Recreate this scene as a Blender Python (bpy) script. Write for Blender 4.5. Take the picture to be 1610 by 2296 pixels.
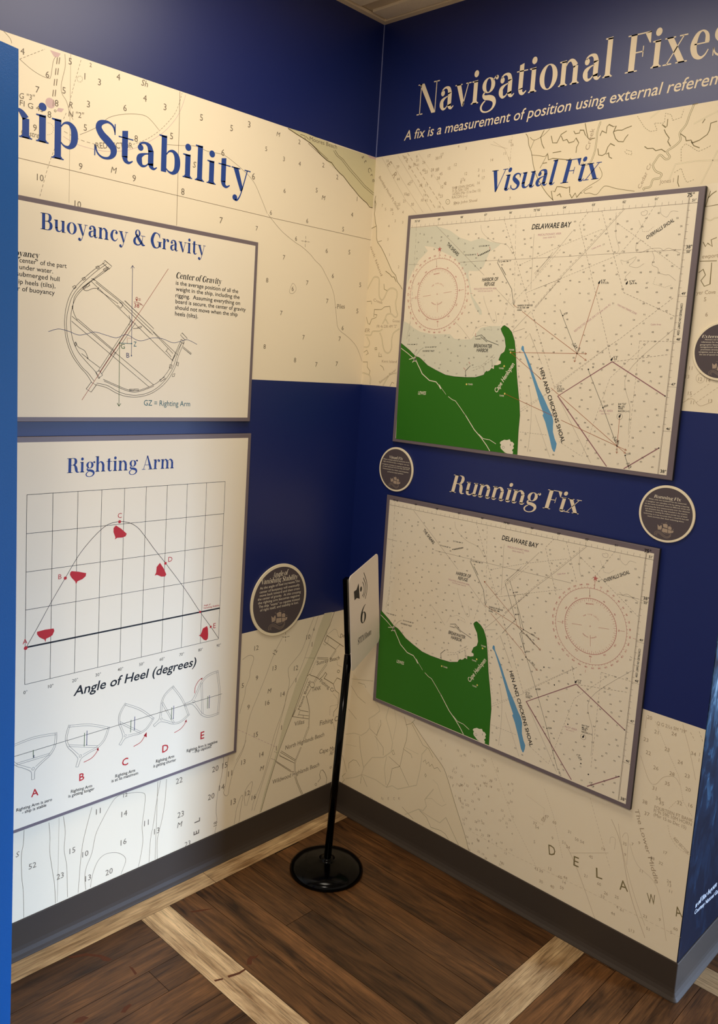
import bpy, bmesh, math, random
from mathutils import Vector, Matrix
scene=bpy.context.scene
for o in list(bpy.data.objects): bpy.data.objects.remove(o)
# ------------------------------------------------------------------ camera
cam=bpy.data.cameras.new('camera'); camo=bpy.data.objects.new('camera',cam); scene.collection.objects.link(camo)
W,H=1610,2296
FPX,CX,CY=1871.513,803.878,1077.738
Y,P,R=2.3203756,-0.1332970,0.0646537
f=Vector((math.cos(P)*math.cos(Y),math.cos(P)*math.sin(Y),math.sin(P)))
r=Vector((math.sin(Y),-math.cos(Y),0)); u=r.cross(f)
r2=r*math.cos(R)+u*math.sin(R); u2=-r*math.sin(R)+u*math.cos(R)
m=Matrix((r2,u2,-f)).transposed().to_4x4(); m.translation=Vector((1.91508,-2.04150,1.55260)); camo.matrix_world=m
cam.sensor_fit='VERTICAL'; cam.sensor_height=24; cam.lens=FPX/H*24
cam.shift_x=(W/2-CX)/H; cam.shift_y=(CY-H/2)/H
cam.clip_start=.02; scene.camera=camo
# ------------------------------------------------------------------ light
WARM=(1,.905,.765); COOL=(.45,.65,1)
def area(name,loc,target,size,power,col,sy=None,shape='DISK',spread=180):
    l=bpy.data.lights.new(name,'AREA'); l.energy=power; l.color=col; l.size=size
    if sy: l.shape='RECTANGLE'; l.size_y=sy
    else: l.shape=shape
    l.spread=math.radians(spread)
    o=bpy.data.objects.new(name,l); scene.collection.objects.link(o); o.location=loc
    o.rotation_euler=(Vector(target)-Vector(loc)).to_track_quat('-Z','Y').to_euler(); return o
area('ceiling_lamp',(.72,-.87,2.61),(.72,-.87,0),.6,11.5,WARM,.6)
area('ceiling_lamp_far',(2.4,-2.8,2.60),(2.4,-2.8,0),.6,42,WARM,.6)
area('window_light',(5.2,1.9,.95),(0,-.9,-.1),.6,13,COOL,1.2,spread=32)
area('end_wall_fill',(3.2,2.5,1.1),(1.2345,.4,.2),.8,24,COOL,1.2)  # unseen cool fill, added to brighten the end wall and its baseboard
w=bpy.data.worlds.new('room_glow'); scene.world=w; w.use_nodes=True
w.node_tree.nodes['Background'].inputs[0].default_value=(1,.88,.73,1)
w.node_tree.nodes['Background'].inputs[1].default_value=.42
vs=scene.view_settings; vs.view_transform='Standard'; vs.look='None'; vs.gamma=1; vs.use_curve_mapping=False; vs.exposure=.36
# ------------------------------------------------------------------ materials
def lin(c): return tuple(((v/255)/12.92 if v/255<=.04045 else ((v/255+.055)/1.055)**2.4) for v in c)+(1,)
MATS={}
def mat(name,c,rough=.5,spec=.5,bump=0,bscale=200,metal=0,mott=0):
    m=bpy.data.materials.new(name); m.use_nodes=True; nt=m.node_tree; b=nt.nodes['Principled BSDF']
    b.inputs['Base Color'].default_value=lin(c); b.inputs['Roughness'].default_value=rough
    b.inputs['Specular IOR Level'].default_value=spec; b.inputs['Metallic'].default_value=metal
    if bump or mott:
        tc=nt.nodes.new('ShaderNodeTexCoord'); n=nt.nodes.new('ShaderNodeTexNoise'); n.inputs['Scale'].default_value=bscale; n.inputs['Detail'].default_value=3
        nt.links.new(tc.outputs['Object'],n.inputs['Vector'])
        if bump:
            bp=nt.nodes.new('ShaderNodeBump'); bp.inputs['Strength'].default_value=bump; bp.inputs['Distance'].default_value=.002
            nt.links.new(n.outputs['Fac'],bp.inputs['Height']); nt.links.new(bp.outputs['Normal'],b.inputs['Normal'])
        if mott:
            mx=nt.nodes.new('ShaderNodeMix'); mx.data_type='RGBA'; a=lin(c)
            mx.inputs[6].default_value=tuple(v*(1-mott) for v in a[:3])+(1,); mx.inputs[7].default_value=tuple(min(1,v*(1+mott)) for v in a[:3])+(1,)
            nt.links.new(n.outputs['Fac'],mx.inputs[0]); nt.links.new(mx.outputs[2],b.inputs['Base Color'])
    MATS[name]=m; return m
PR=dict(rough=.55,spec=.3)
for n,c in dict({'ink_wall':(140,124,102),'ink_coast':(92,76,46),'ink_num':(120,107,90),'ink_mauve':(206,176,172),'shore_olive':(213,203,162),'navy_print':(36,66,138),'cream_vinyl':(232,214,184),
'ink_black':(14,13,16),'ink_grey':(62,56,50),'ink_blue':(60,66,110),'ink_red':(150,52,44),'ink_green':(70,100,60),'ink_teal':(40,100,112),'print_red':(184,28,34),'ink_pale':(112,110,108),
'tint_water':(214,211,190),'beach_tan':(216,206,174),'ink_chart':(128,112,98),'ink_purple':(150,104,108),'land_green':(44,110,18),'print_cream':(232,222,200),'shoal_blue':(96,152,190),'ink_brown':(164,82,34),'rose_red':(188,104,98),'tower_yellow':(228,206,110),'ink_sound':(74,64,54),'ink_pink':(190,144,150),
'land_tan':(234,218,186),'ink_faint':(190,170,140),'ink_faint2':(172,152,124),'ink_olive':(128,114,76),'paper_light':(238,224,190),'cream_print':(236,224,200),'emblem_tan':(172,152,132),'white_print':(226,230,236)}).items(): mat(n,c,**PR)
mat('paper_cream',(238,224,196),.5,.3,bump=.02,bscale=900)
mat('vinyl_blue',(0,24,92),.45,.66,bump=.03,bscale=700)
mat('panel_sheet',(236,224,200),.45,.3)
mat('panel_edge',(112,100,104),.4,.4)
mat('panel_core',(40,38,42),.6,.3)
mat('badge_rim',(240,226,194),.4,.4); mat('badge_face',(84,74,76),.45,.35)
mat('partition_blue',(4,78,146),.45,.35,bump=.15,bscale=500,mott=.12)
mat('cove_rubber',(62,53,45),.55,.22,bump=.08,bscale=600,mott=.08)
mat('ceiling_tile',(246,228,196),.85,.1,bump=.2,bscale=160,mott=.06); mat('ceiling_grid',(244,222,186),.6,.2)
mat('ceiling_recess',(214,194,160),.9,.1)
mat('stand_black',(1,1,2),.14,.14); mat('sign_plate',(228,216,204),.35,.45); mat('sign_back',(120,114,110),.5,.3)
mat('corner_bead',(120,126,170),.4,.4)
mat('floor_gap',(14,9,5),.9,.1); mat('floor_stain',(84,42,16),.6,.3)
def wood(name,axis,dark,lite,speck):
    m=bpy.data.materials.new(name); m.use_nodes=True; nt=m.node_tree; b=nt.nodes['Principled BSDF']; N=nt.nodes.new; K=nt.links.new
    b.inputs['Roughness'].default_value=.42; b.inputs['Specular IOR Level'].default_value=.3
    tc=N('ShaderNodeTexCoord'); at=N('ShaderNodeAttribute'); at.attribute_name='plank'; 
    off=N('ShaderNodeVectorMath'); off.operation='MULTIPLY_ADD'; K(at.outputs['Color'],off.inputs[0]); off.inputs[1].default_value=(31,17,9); K(tc.outputs['Object'],off.inputs[2])
    def noise(sc,vec,det=6,dist=0,ro=.6):
        mp=N('ShaderNodeMapping'); mp.inputs['Scale'].default_value=vec; K(off.outputs[0],mp.inputs['Vector'])
        n=N('ShaderNodeTexNoise'); n.inputs['Scale'].default_value=sc; n.inputs['Detail'].default_value=det; n.inputs['Distortion'].default_value=dist; n.inputs['Roughness'].default_value=ro
        K(mp.outputs[0],n.inputs['Vector']); return n
    a=(.09,1,1) if axis=='x' else (1,.09,1); a2=(.25,1,1) if axis=='x' else (1,.25,1); a3=(.03,1,1) if axis=='x' else (1,.03,1)
    g=noise(45,a,8,1.2); l=noise(9,a2,3,1.8); fine=noise(330,a3,4,0,.7)
    cr=N('ShaderNodeValToRGB'); cr.color_ramp.elements[0].position=.35; cr.color_ramp.elements[0].color=lin(dark); cr.color_ramp.elements[1].position=.68; cr.color_ramp.elements[1].color=lin(lite)
    mx=N('ShaderNodeMath'); mx.operation='MULTIPLY_ADD'; K(g.outputs['Fac'],mx.inputs[0]); mx.inputs[1].default_value=.55
    m2=N('ShaderNodeMath'); m2.operation='MULTIPLY'; K(l.outputs['Fac'],m2.inputs[0]); m2.inputs[1].default_value=.45; K(m2.outputs[0],mx.inputs[2]); K(mx.outputs[0],cr.inputs[0])
    # fine pores
    pr=N('ShaderNodeValToRGB'); pr.color_ramp.elements[0].position=.34; pr.color_ramp.elements[0].color=(speck,speck,speck,1); pr.color_ramp.elements[1].position=.52; K(fine.outputs['Fac'],pr.inputs[0])
    mm=N('ShaderNodeMix'); mm.data_type='RGBA'; mm.blend_type='MULTIPLY'; mm.inputs[0].default_value=1; K(cr.outputs[0],mm.inputs[6]); K(pr.outputs[0],mm.inputs[7])
    # board to board tone
    sp=N('ShaderNodeSeparateColor'); K(at.outputs['Color'],sp.inputs[0]); mr=N('ShaderNodeMapRange'); K(sp.outputs[2],mr.inputs[0]); mr.inputs[3].default_value=.72; mr.inputs[4].default_value=1.3
    # knots
    kn=N('ShaderNodeTexVoronoi'); kn.inputs['Scale'].default_value=3.2; mpk=N('ShaderNodeMapping'); mpk.inputs['Scale'].default_value=(.6,1,1) if axis=='x' else (1,.6,1); K(off.outputs[0],mpk.inputs['Vector']); K(mpk.outputs[0],kn.inputs['Vector'])
    kr=N('ShaderNodeValToRGB'); kr.color_ramp.elements[0].position=.015; kr.color_ramp.elements[0].color=(.25,.2,.16,1); kr.color_ramp.elements[1].position=.075; K(kn.outputs['Distance'],kr.inputs[0])
    m3=N('ShaderNodeMix'); m3.data_type='RGBA'; m3.blend_type='MULTIPLY'; m3.inputs[0].default_value=1; K(mm.outputs[2],m3.inputs[6]); K(kr.outputs[0],m3.inputs[7])
    sc=N('ShaderNodeVectorMath'); sc.operation='SCALE'; K(m3.outputs[2],sc.inputs[0]); K(mr.outputs[0],sc.inputs['Scale']); K(sc.outputs[0],b.inputs['Base Color'])
    bp=N('ShaderNodeBump'); bp.inputs['Strength'].default_value=.25; bp.inputs['Distance'].default_value=.001; K(fine.outputs['Fac'],bp.inputs['Height']); K(bp.outputs[0],b.inputs['Normal'])
    MATS[name]=m
for ax in 'xy':
    wood('oak_dark_'+ax,ax,(38,22,10),(120,80,44),.55); wood('oak_pale_'+ax,ax,(138,104,68),(230,196,146),.45)
def sea():
    m=bpy.data.materials.new('sea_print'); m.use_nodes=True; nt=m.node_tree; b=nt.nodes['Principled BSDF']; N=nt.nodes.new; K=nt.links.new
    b.inputs['Roughness'].default_value=.45; b.inputs['Specular IOR Level'].default_value=.2
    tc=N('ShaderNodeTexCoord'); mp=N('ShaderNodeMapping'); mp.inputs['Scale'].default_value=(1,2.2,1.1); mp.inputs['Rotation'].default_value=(.5,0,0); K(tc.outputs['Object'],mp.inputs[0])
    n=N('ShaderNodeTexNoise'); n.inputs['Scale'].default_value=9; n.inputs['Detail'].default_value=9; n.inputs['Roughness'].default_value=.66; n.inputs['Distortion'].default_value=.8; K(mp.outputs[0],n.inputs['Vector'])
    # foam lives on the crests in the upper part of the print
    sp=N('ShaderNodeSeparateXYZ'); K(tc.outputs['Object'],sp.inputs[0])
    mr=N('ShaderNodeMapRange'); K(sp.outputs[2],mr.inputs[0]); mr.inputs[1].default_value=.15; mr.inputs[2].default_value=.85; mr.inputs[3].default_value=-.2; mr.inputs[4].default_value=.06
    ad=N('ShaderNodeMath'); ad.operation='ADD'; K(n.outputs['Fac'],ad.inputs[0]); K(mr.outputs[0],ad.inputs[1])
    cr=N('ShaderNodeValToRGB'); e=cr.color_ramp.elements; e[0].position=.33; e[0].color=lin((3,9,30)); e[1].position=.74; e[1].color=lin((190,206,218))
    for p,c in ((.48,(12,28,50)),(.58,(46,76,100)),(.66,(98,130,150))):
        q=e.new(p); q.color=lin(c)
    K(ad.outputs[0],cr.inputs[0]); K(cr.outputs[0],b.inputs['Base Color']); MATS['sea_print']=m
sea()
# ------------------------------------------------------------------ object helpers
COL=scene.collection
def tag(o,label=None,cat=None,group=None,kind=None):
    for k,v in (('label',label),('category',cat),('group',group),('kind',kind)):
        if v: o[k]=v
    return o
def empty(name,loc,label,cat,group=None):
    o=bpy.data.objects.new(name,None); COL.objects.link(o); o.location=loc; o.empty_display_size=.05
    return tag(o,label,cat,group)
def org(p):
    v=Vector((0,0,0))
    while p is not None: v+=p.location; p=p.parent
    return v
def obj(name,verts,faces,mats,parent=None,loc=None,smooth=False,fm=None,kind=None,label=None):
    me=bpy.data.meshes.new(name); base=org(parent) if parent else Vector((0,0,0)); lo=Vector(loc) if loc else (base.copy() if parent else Vector((0,0,0)))
    me.from_pydata([tuple(Vector(v)-lo) for v in verts],[],faces)
    for mt in (mats if isinstance(mats,(list,tuple)) else [mats]): me.materials.append(MATS[mt])
    if fm: me.polygons.foreach_set('material_index',fm)
    if smooth: me.polygons.foreach_set('use_smooth',[True]*len(me.polygons))
    me.update()
    o=bpy.data.objects.new(name,me); COL.objects.link(o)
    if parent: o.parent=parent; o.location=lo-base
    else: o.location=lo
    return tag(o,label,None,None,kind)
class MB:
    def __init__(s): s.v=[];s.f=[];s.m=[]
    def add(s,v,f,m=0):
        n=len(s.v); s.v+=[tuple(p) for p in v]; s.f+=[tuple(i+n for i in q) for q in f]; s.m+=[m]*len(f); return s
    def box(s,a,b,m=0):
        x0,y0,z0=a;x1,y1,z1=b
        return s.add([(x0,y0,z0),(x1,y0,z0),(x1,y1,z0),(x0,y1,z0),(x0,y0,z1),(x1,y0,z1),(x1,y1,z1),(x0,y1,z1)],[(0,3,2,1),(4,5,6,7),(0,1,5,4),(1,2,6,5),(2,3,7,6),(3,0,4,7)],m)
    def lathe(s,prof,c,n=64,m=0,ax=None):
        # profile (radius, height) around vertical axis through c; ax tilts the top
        v=[];f=[]
        for rr,h in prof:
            for i in range(n):
                a=2*math.pi*i/n; v.append((c[0]+rr*math.cos(a)+(ax[0]*h if ax else 0),c[1]+rr*math.sin(a)+(ax[1]*h if ax else 0),c[2]+h))
        for k in range(len(prof)-1):
            for i in range(n):
                j=(i+1)%n; f.append((k*n+i,k*n+j,(k+1)*n+j,(k+1)*n+i))
        f.append(tuple(range(n))[::-1]); f.append(tuple(range((len(prof)-1)*n,len(prof)*n))); return s.add(v,f,m)
    def build(s,name,mats,parent=None,**k):
        o=obj(name,s.v,s.f,mats,parent,fm=s.m,**k); b=bmesh.new(); b.from_mesh(o.data)
        bmesh.ops.remove_doubles(b,verts=b.verts,dist=1e-6); bmesh.ops.recalc_face_normals(b,faces=b.faces); b.to_mesh(o.data); b.free(); return o
# frames of the printed surfaces: (a, b, offset) -> world
def FL(a,b,o): return (o,a,b)
def FR(a,b,o): return (a,-o,b)
# ------------------------------------------------------------------ lettering
def cat(P,closed=False,n=6):
    out=[];N=len(P)
    rng=range(N if closed else N-1)
    for i in rng:
        p0=P[(i-1)%N] if (closed or i>0) else P[i]; p1=P[i]; p2=P[(i+1)%N]; p3=P[(i+2)%N] if (closed or i+2<N) else p2
        for k in range(n):
            t=k/n; out.append(tuple(.5*((2*b)+(-a+c)*t+(2*a-5*b+4*c-d)*t*t+(-a+3*b-3*c+d)*t**3) for a,b,c,d in zip(p0,p1,p2,p3)))
    if not closed: out.append(tuple(P[-1]))
    return out
def strip(P,closed=False):
    """(x,y,w) -> 2D verts, quads"""
    n=len(P); v=[];f=[]
    for i in range(n):
        a=P[(i-1)%n] if (closed or i>0) else P[i]; b=P[(i+1)%n] if (closed or i<n-1) else P[i]
        dx,dy=b[0]-a[0],b[1]-a[1]; L=math.hypot(dx,dy) or 1; nx,ny=-dy/L,dx/L
        # mitre
        if 0<i<n-1 or closed:
            d1=(P[i][0]-a[0],P[i][1]-a[1]); l1=math.hypot(*d1) or 1
            c=abs((-d1[1]/l1)*nx+(d1[0]/l1)*ny); k=min(1/max(c,.4),1.6)
        else: k=1
        h=P[i][2]/2*k; v+=[(P[i][0]+nx*h,P[i][1]+ny*h),(P[i][0]-nx*h,P[i][1]-ny*h)]
    for i in range(n if closed else n-1):
        j=(i+1)%n; f.append((2*i,2*i+1,2*j+1,2*j))
    return v,f
class G:
    def __init__(s,it): s.v=[];s.f=[];s.it=it
    def q(s,*p): n=len(s.v); s.v+=p; s.f.append(tuple(range(n,n+len(p)))); return s
    def r(s,x0,y0,x1,y1): return s.q((x0,y0),(x1,y0),(x1,y1),(x0,y1))
    def b(s,*P): v,f=strip(cat(P)); n=len(s.v); s.v+=v; s.f+=[tuple(i+n for i in q) for q in f]; return s
    def c(s,x,y,R,ry=None): return s.q(*[(x+R*math.cos(i*math.pi/9),y+(ry or R)*math.sin(i*math.pi/9)) for i in range(18)])
    def o(s,cx,cy,rx,ry,ix,iy,N=28):
        n=len(s.v)
        for i in range(N):
            a=2*math.pi*i/N; s.v+=[(cx+rx*math.cos(a),cy+ry*math.sin(a)),(cx+ix*math.cos(a),cy+iy*math.sin(a))]
        s.f+=[(n+2*i,n+2*((i+1)%N),n+2*((i+1)%N)+1,n+2*i+1) for i in range(N)]; return s
    def foot(s,x0,x1,sx0,sx1,y=0):
        if s.it: return s.b((sx0+65,y+70,125),((sx0+sx1)/2+10,y+25,80),(sx1+20,y+12,40),(sx1+75,y+70,20))
        s.r(x0,y,x1,y+24); s.q((sx0-34,y+24),(sx0,y+24),(sx0,y+64)); return s.q((sx1,y+24),(sx1+34,y+24),(sx1,y+64))
    def slab(s,x0,x1,y0): return s.r(x0,y0,x1,y0+24)
    def st(s,x,y0,y1,w=130,foot=True,flag=True):
        s.r(x,y0+(30 if (foot and s.it) else 0),x+w,y1-6)
        if flag: s.q((x-58,y1-22),(x,y1-34),(x+w,y1-34),(x+w,y1+12),(x+w-40,y1+6),(x-58,y1+2))
        if foot: s.foot(x-58,x+w+58,x,x+w,y0)
        return s
    def arch(s,x,x2):
        d=x2-x; return s.b((x,385,22),(x+.25*d,462,34),(x+.62*d,490,56),(x+.92*d+10,450,100),(x2+65,360,130))
def glyph(ch,it):
    g=G(it)
    if ch=='n': g.st(75,0,500).arch(200,405).st(405,0,370,flag=False); w=640
    elif ch=='m': g.st(75,0,500,foot=not it).arch(200,390).st(390,0,370,flag=False,foot=not it).arch(515,705).st(705,0,370,flag=False); w=940
    elif ch=='h': g.st(75,0,760).arch(200,405).st(405,0,370,flag=False); w=640
    elif ch=='i': g.st(85,0,502).c(150,655,76); w=315
    elif ch=='l': g.st(85,0,760); w=315
    elif ch=='r': g.st(75,0,500).b((200,340,22),(250,445,30),(320,492,44),(385,480,40)).c(375,432,66); w=470
    elif ch=='u': g.st(85,150,502,foot=False).b((150,190,130),(178,75,108),(255,22,60),(345,36,36),(425,115,24)).st(425,0,502,foot=it); (it or g.r(425,0,620,24)); w=650
    elif ch=='o': g.o(285,252,258,262,118,240); w=570
    elif ch in 'bp':
        if ch=='b': g.st(75,10,760,foot=False)
        else: g.st(75,-240,502)
        g.b((200,385,22),(270,465,36),(370,478,70),(455,395,124),(478,255,142),(455,115,124),(370,28,70),(270,35,36),(200,90,22)); w=590
    elif ch=='g': g.o(265,345,205,168,82,146).b((410,440,26),(470,495,30),(520,500,40)).c(520,480,48).b((165,215,28),(112,150,60),(170,92,96),(320,72,116),(450,20,116),(490,-75,96),(420,-180,48),(270,-228,30),(120,-200,40),(62,-115,60),(110,-30,44),(190,22,26)); w=560
    elif ch=='a':
        g.st(320,70,380,foot=False,flag=False).c(140,385,66).b((112,440,44),(175,488,40),(260,500,52),(345,455,104),(385,350,130)).b((335,300,22),(230,272,42),(130,205,106),(118,115,128),(175,28,66),(260,35,36),(335,100,22)).b((385,110,130),(405,48,96),(465,14,46),(535,60,22)); w=560
    elif ch in 'vy':
        g.q((45,505),(190,505),(345,60),(315,0),(268,0))
        if ch=='v': g.q((438,505),(466,505),(312,0),(286,25))
        else: g.b((452,500,27),(310,10,27),(250,-140,30),(185,-222,40),(125,-222,44)).c(122,-172,68)
        g.slab(0,245,481).slab(370,545,481); w=550
    elif ch=='x': g.q((40,505),(190,505),(515,0),(365,0)).b((440,490,25),(90,15,25)).slab(0,250,481).slab(340,530,481).slab(0,205,0).slab(300,565,0); w=570
    elif ch=='t': g.r(95,110,225,620).q((95,620),(225,620),(225,650)).r(15,481,350,505).b((160,130,130),(182,50,100),(255,14,52),(345,65,22)); w=380
    elif ch=='f': g.st(95,0,610,flag=False).r(25,481,335,505).b((160,580,130),(190,685,84),(265,742,48),(345,735,40)).c(350,692,60); w=365
    elif ch=='s': g.b((372,385,22),(335,468,40),(235,500,48),(130,452,92),(125,355,120),(235,268,136),(350,182,122),(368,90,98),(300,14,48),(190,6,40),(105,55,30),(62,150,22)).r(362,360,384,500).r(50,8,72,150); w=450
    elif ch=='e': g.r(130,262,455,285).b((412,285,104),(400,400,84),(345,472,48),(268,497,30),(172,430,92),(112,258,142),(165,90,112),(285,16,56),(385,52,34),(455,145,22)); w=510
    elif ch=='c': g.c(385,392,66).b((425,430,40),(355,486,38),(268,497,30),(170,430,96),(112,255,142),(165,90,112),(285,16,56),(385,52,34),(455,145,22)); w=500
    elif ch=='N': g.r(108,0,134,708).q((60,708),(228,708),(694,-8),(560,-8)).r(668,0,694,708).slab(12,150,684).slab(15,230,0).slab(575,785,684); w=795
    elif ch in 'FE':
        g.r(105,0,255,708).slab(30,330,0).slab(30,600,684).q((455,684),(600,708),(606,490),(584,490)).r(255,345,440,369).r(424,255,446,460); w=635
        if ch=='E': g.slab(30,615,0).q((470,24),(615,0),(625,225),(603,225)); w=665
    elif ch=='S': g.b((488,540,22),(445,660,40),(325,712,48),(175,660,104),(132,560,130),(205,440,152),(345,335,164),(455,225,150),(455,108,118),(365,14,58),(225,-4,42),(115,62,34),(58,205,22)).r(478,500,500,712).r(45,0,67,215); w=555
    elif ch in 'BR':
        g.r(105,0,255,708).slab(30,330,684).slab(30,330,0).b((255,696,24),(380,697,30),(478,645,104),(506,540,146),(470,432,104),(370,378,30),(255,372,24))
        if ch=='B': g.b((255,372,24),(400,372,32),(520,300,120),(550,190,152),(515,78,112),(400,14,32),(255,12,24)); w=670
        else: g.b((370,374,34),(470,330,100),(520,220,146),(550,90,130),(610,18,60),(715,30,22)); w=715
    elif ch in 'CG':
        g.b((594,510,22),(535,645,50),(400,711,42),(245,645,126),(128,354,172),(235,68,132),(400,-2,46),(530,52,52),(595,190,22)).r(582,490,606,708); w=665
        if ch=='G': g.r(530,60,675,290).slab(440,735,290); w=735
    elif ch=='A': g.q((305,722),(375,722),(655,0),(500,0)).b((338,700,28),(112,10,28)).r(195,228,480,252).slab(12,230,0).slab(410,720,0); w=715
    elif ch=='V': g.q((60,708),(220,708),(425,90),(395,-10),(345,-10)).q((588,708),(616,708),(392,-10),(364,-10)).slab(5,285,684).slab(490,700,684); w=680
    elif ch=='T': g.r(258,0,404,708).slab(180,482,0).slab(25,635,684).q((25,708),(180,684),(48,490),(25,490)).q((635,708),(480,684),(612,490),(635,490)); w=660
    elif ch=='M': g.r(108,0,134,708).q((70,708),(230,708),(465,60),(440,-8),(385,-8)).q((690,708),(720,708),(452,-8),(424,-8)).r(690,0,840,708).slab(15,230,0).slab(610,920,0).slab(15,150,684).slab(760,920,684); w=930
    elif ch=='&': g.o(300,545,160,168,66,146).b((225,480,110),(370,290,150),(560,80,140),(640,20,90),(740,30,30)).b((600,440,24),(560,200,34),(450,50,50),(300,-5,56),(155,60,120),(110,180,140),(165,310,96),(250,390,40)).slab(480,740,436); w=770
    elif ch=='6': g.o(285,222,238,228,100,204).b((120,230,140),(130,400,130),(220,560,84),(330,660,46),(430,712,26)); w=570
    else: w=260
    if it: g.v=[(x+.23*y,y) for x,y in g.v]
    return g.v,g.f,w
GC={}
TC={}
def glyph_string(s,st):
    """mesh of a string at cap height 1: verts, faces, and pen positions"""
    key=(s,st)
    if key in TC: return TC[key]
    if st[0]=='P':
        v=[];f=[];x=0
        for ch in s:
            k=(ch,st)
            if k not in GC: GC[k]=glyph(ch,'I' in st)
            gv,gf,w=GC[k]; n=len(v); v+=[((p[0]+x)/708,p[1]/708) for p in gv]; f+=[tuple(i+n for i in q) for q in gf]; x+=w-(30 if 'I' in st else 0)
        out=(v,f)
    else:
        cu=bpy.data.curves.new('t','FONT'); cu.body=s; cu.size=1; cu.resolution_u=3 if len(s)>3 else 2
        if 'b' in st: cu.offset=.014
        if 'm' in st: cu.offset=.006
        o=bpy.data.objects.new('t',cu); me=o.to_mesh()
        v=[(p.co.x,p.co.y) for p in me.vertices]; f=[tuple(p.vertices) for p in me.polygons]
        o.to_mesh_clear(); bpy.data.objects.remove(o); bpy.data.curves.remove(cu)
        sh=.2 if 'i' in st[1:] else 0
        v=[((x+sh*y)/CAPH,y/CAPH) for x,y in v]; out=(v,f)
    TC[key]=out; return out
CAPH=.70
def ext(v): xs=[p[0] for p in v]; return (min(xs),max(xs)) if xs else (0,0)
def layer2d(L,F,T):
    v=[];f=[]
    def put(V,Q):
        n=len(v); v.extend(V); f.extend(tuple(i+n for i in q) for q in Q)
    for w,dash,sm,cl,p in L:
        w/=1e4; P=[(p[i]/1e4,p[i+1]/1e4) for i in range(0,len(p),2)]
        if sm and len(P)>2: P=cat(P,cl,5)
        if dash:
            on=dash/1e4; off=on*.62; q=[];acc=0;draw=True;cur=[P[0]]
            for i in range(len(P)-1):
                a=P[i];b=P[i+1];Ls=math.hypot(b[0]-a[0],b[1]-a[1]);pos=0
                while Ls-pos>1e-9:
                    need=(on if draw else off)-acc
                    stp=min(need,Ls-pos);pos+=stp;acc+=stp;pt=(a[0]+(b[0]-a[0])*pos/Ls,a[1]+(b[1]-a[1])*pos/Ls)
                    if draw: cur.append(pt)
                    if acc>=(on if draw else off)-1e-9:
                        if draw and len(cur)>1: q.append(cur)
                        draw=not draw;acc=0;cur=[pt]
            if draw and len(cur)>1: q.append(cur)
            for c in q: put(*strip([(x,y,w) for x,y in c]))
        else: put(*strip([(x,y,w) for x,y in P],cl))
    for sm,p in F:
        P=[(p[i]/1e4,p[i+1]/1e4) for i in range(0,len(p),2)]
        from mathutils.geometry import tessellate_polygon
        tri=tessellate_polygon([[Vector((x,y,0)) for x,y in P]]); put(P,[tuple(t) for t in tri])
    for st,pre,s,post,x0,y0,x1,y1,h in T:
        x0/=1e4;y0/=1e4;h/=1e4
        if x1 is None:
            V,Q=glyph_string(s,st); a,b=ext(V); c,sn=math.cos(math.radians(y1)),math.sin(math.radians(y1)); mx=(a+b)/2
            put([(x0+h*((x-mx)*c-(y-.5)*sn),y0+h*((x-mx)*sn+(y-.5)*c)) for x,y in V],Q); continue
        x1/=1e4;y1/=1e4
        full=pre+s+post; V,Q=glyph_string(full,st)
        if not V: continue
        a,b=ext(V)
        if pre: a=ext(glyph_string(pre+s[0],st)[0])[1]-(lambda e:e[1]-e[0])(ext(glyph_string(s[0],st)[0]))
        if post: b=ext(glyph_string(pre+s,st)[0])[1]
        D=math.hypot(x1-x0,y1-y0); k=D/(b-a); ux,uy=(x1-x0)/D,(y1-y0)/D
        put([(x0+(x-a)*k*ux-y*h*uy,y0+(x-a)*k*uy+y*h*ux) for x,y in V],Q)
    return v,f
SIGN=[[0.29474, -0.27538, 0.65239], [-0.38674, 0.91581, 0.10823], [-0.00567, -0.11972, 0.99279], [0.92339, 0.38385, 0.0], [0.25, 0.29878, 0.0]]
STAINS=[[(0.0828, -1.0567), (0.0926, -1.035), (0.1005, -1.0175), (0.1169, -1.0046), (0.1319, -0.991), (0.1511, -0.9825), (0.1649, -0.9777), (0.1666, -0.9886), (0.1543, -0.9981), (0.137, -0.9982), (0.1116, -1.0181), (0.1004, -1.0392), (0.0929, -1.054)], [(0.2152, -0.9596), (0.2265, -0.9553), (0.2515, -0.9583), (0.253, -0.9648), (0.2336, -0.9619)], [(0.3988, -0.8289), (0.409, -0.8075), (0.4133, -0.8108), (0.4057, -0.8293)], [(0.4097, -0.7945), (0.419, -0.7656), (0.4197, -0.744), (0.4246, -0.7448), (0.4261, -0.7681), (0.4177, -0.7957)], [(0.4122, -0.7334), (0.3968, -0.7184), (0.3932, -0.7049), (0.4031, -0.696), (0.4015, -0.6801), (0.4083, -0.699), (0.4049, -0.7093), (0.4197, -0.7228)], [(0.3376, -1.0559), (0.3272, -1.0403), (0.3283, -1.0262), (0.3342, -1.0235), (0.3397, -1.0374), (0.3447, -1.0482)], [(0.291, -1.1546), (0.2855, -1.1381), (0.2891, -1.1253), (0.3018, -1.1184), (0.3023, -1.1275), (0.3042, -1.1384)], [(0.1398, -0.7178), (0.1544, -0.6883), (0.1737, -0.6585), (0.1617, -0.6903), (0.1476, -0.7166)]]
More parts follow.
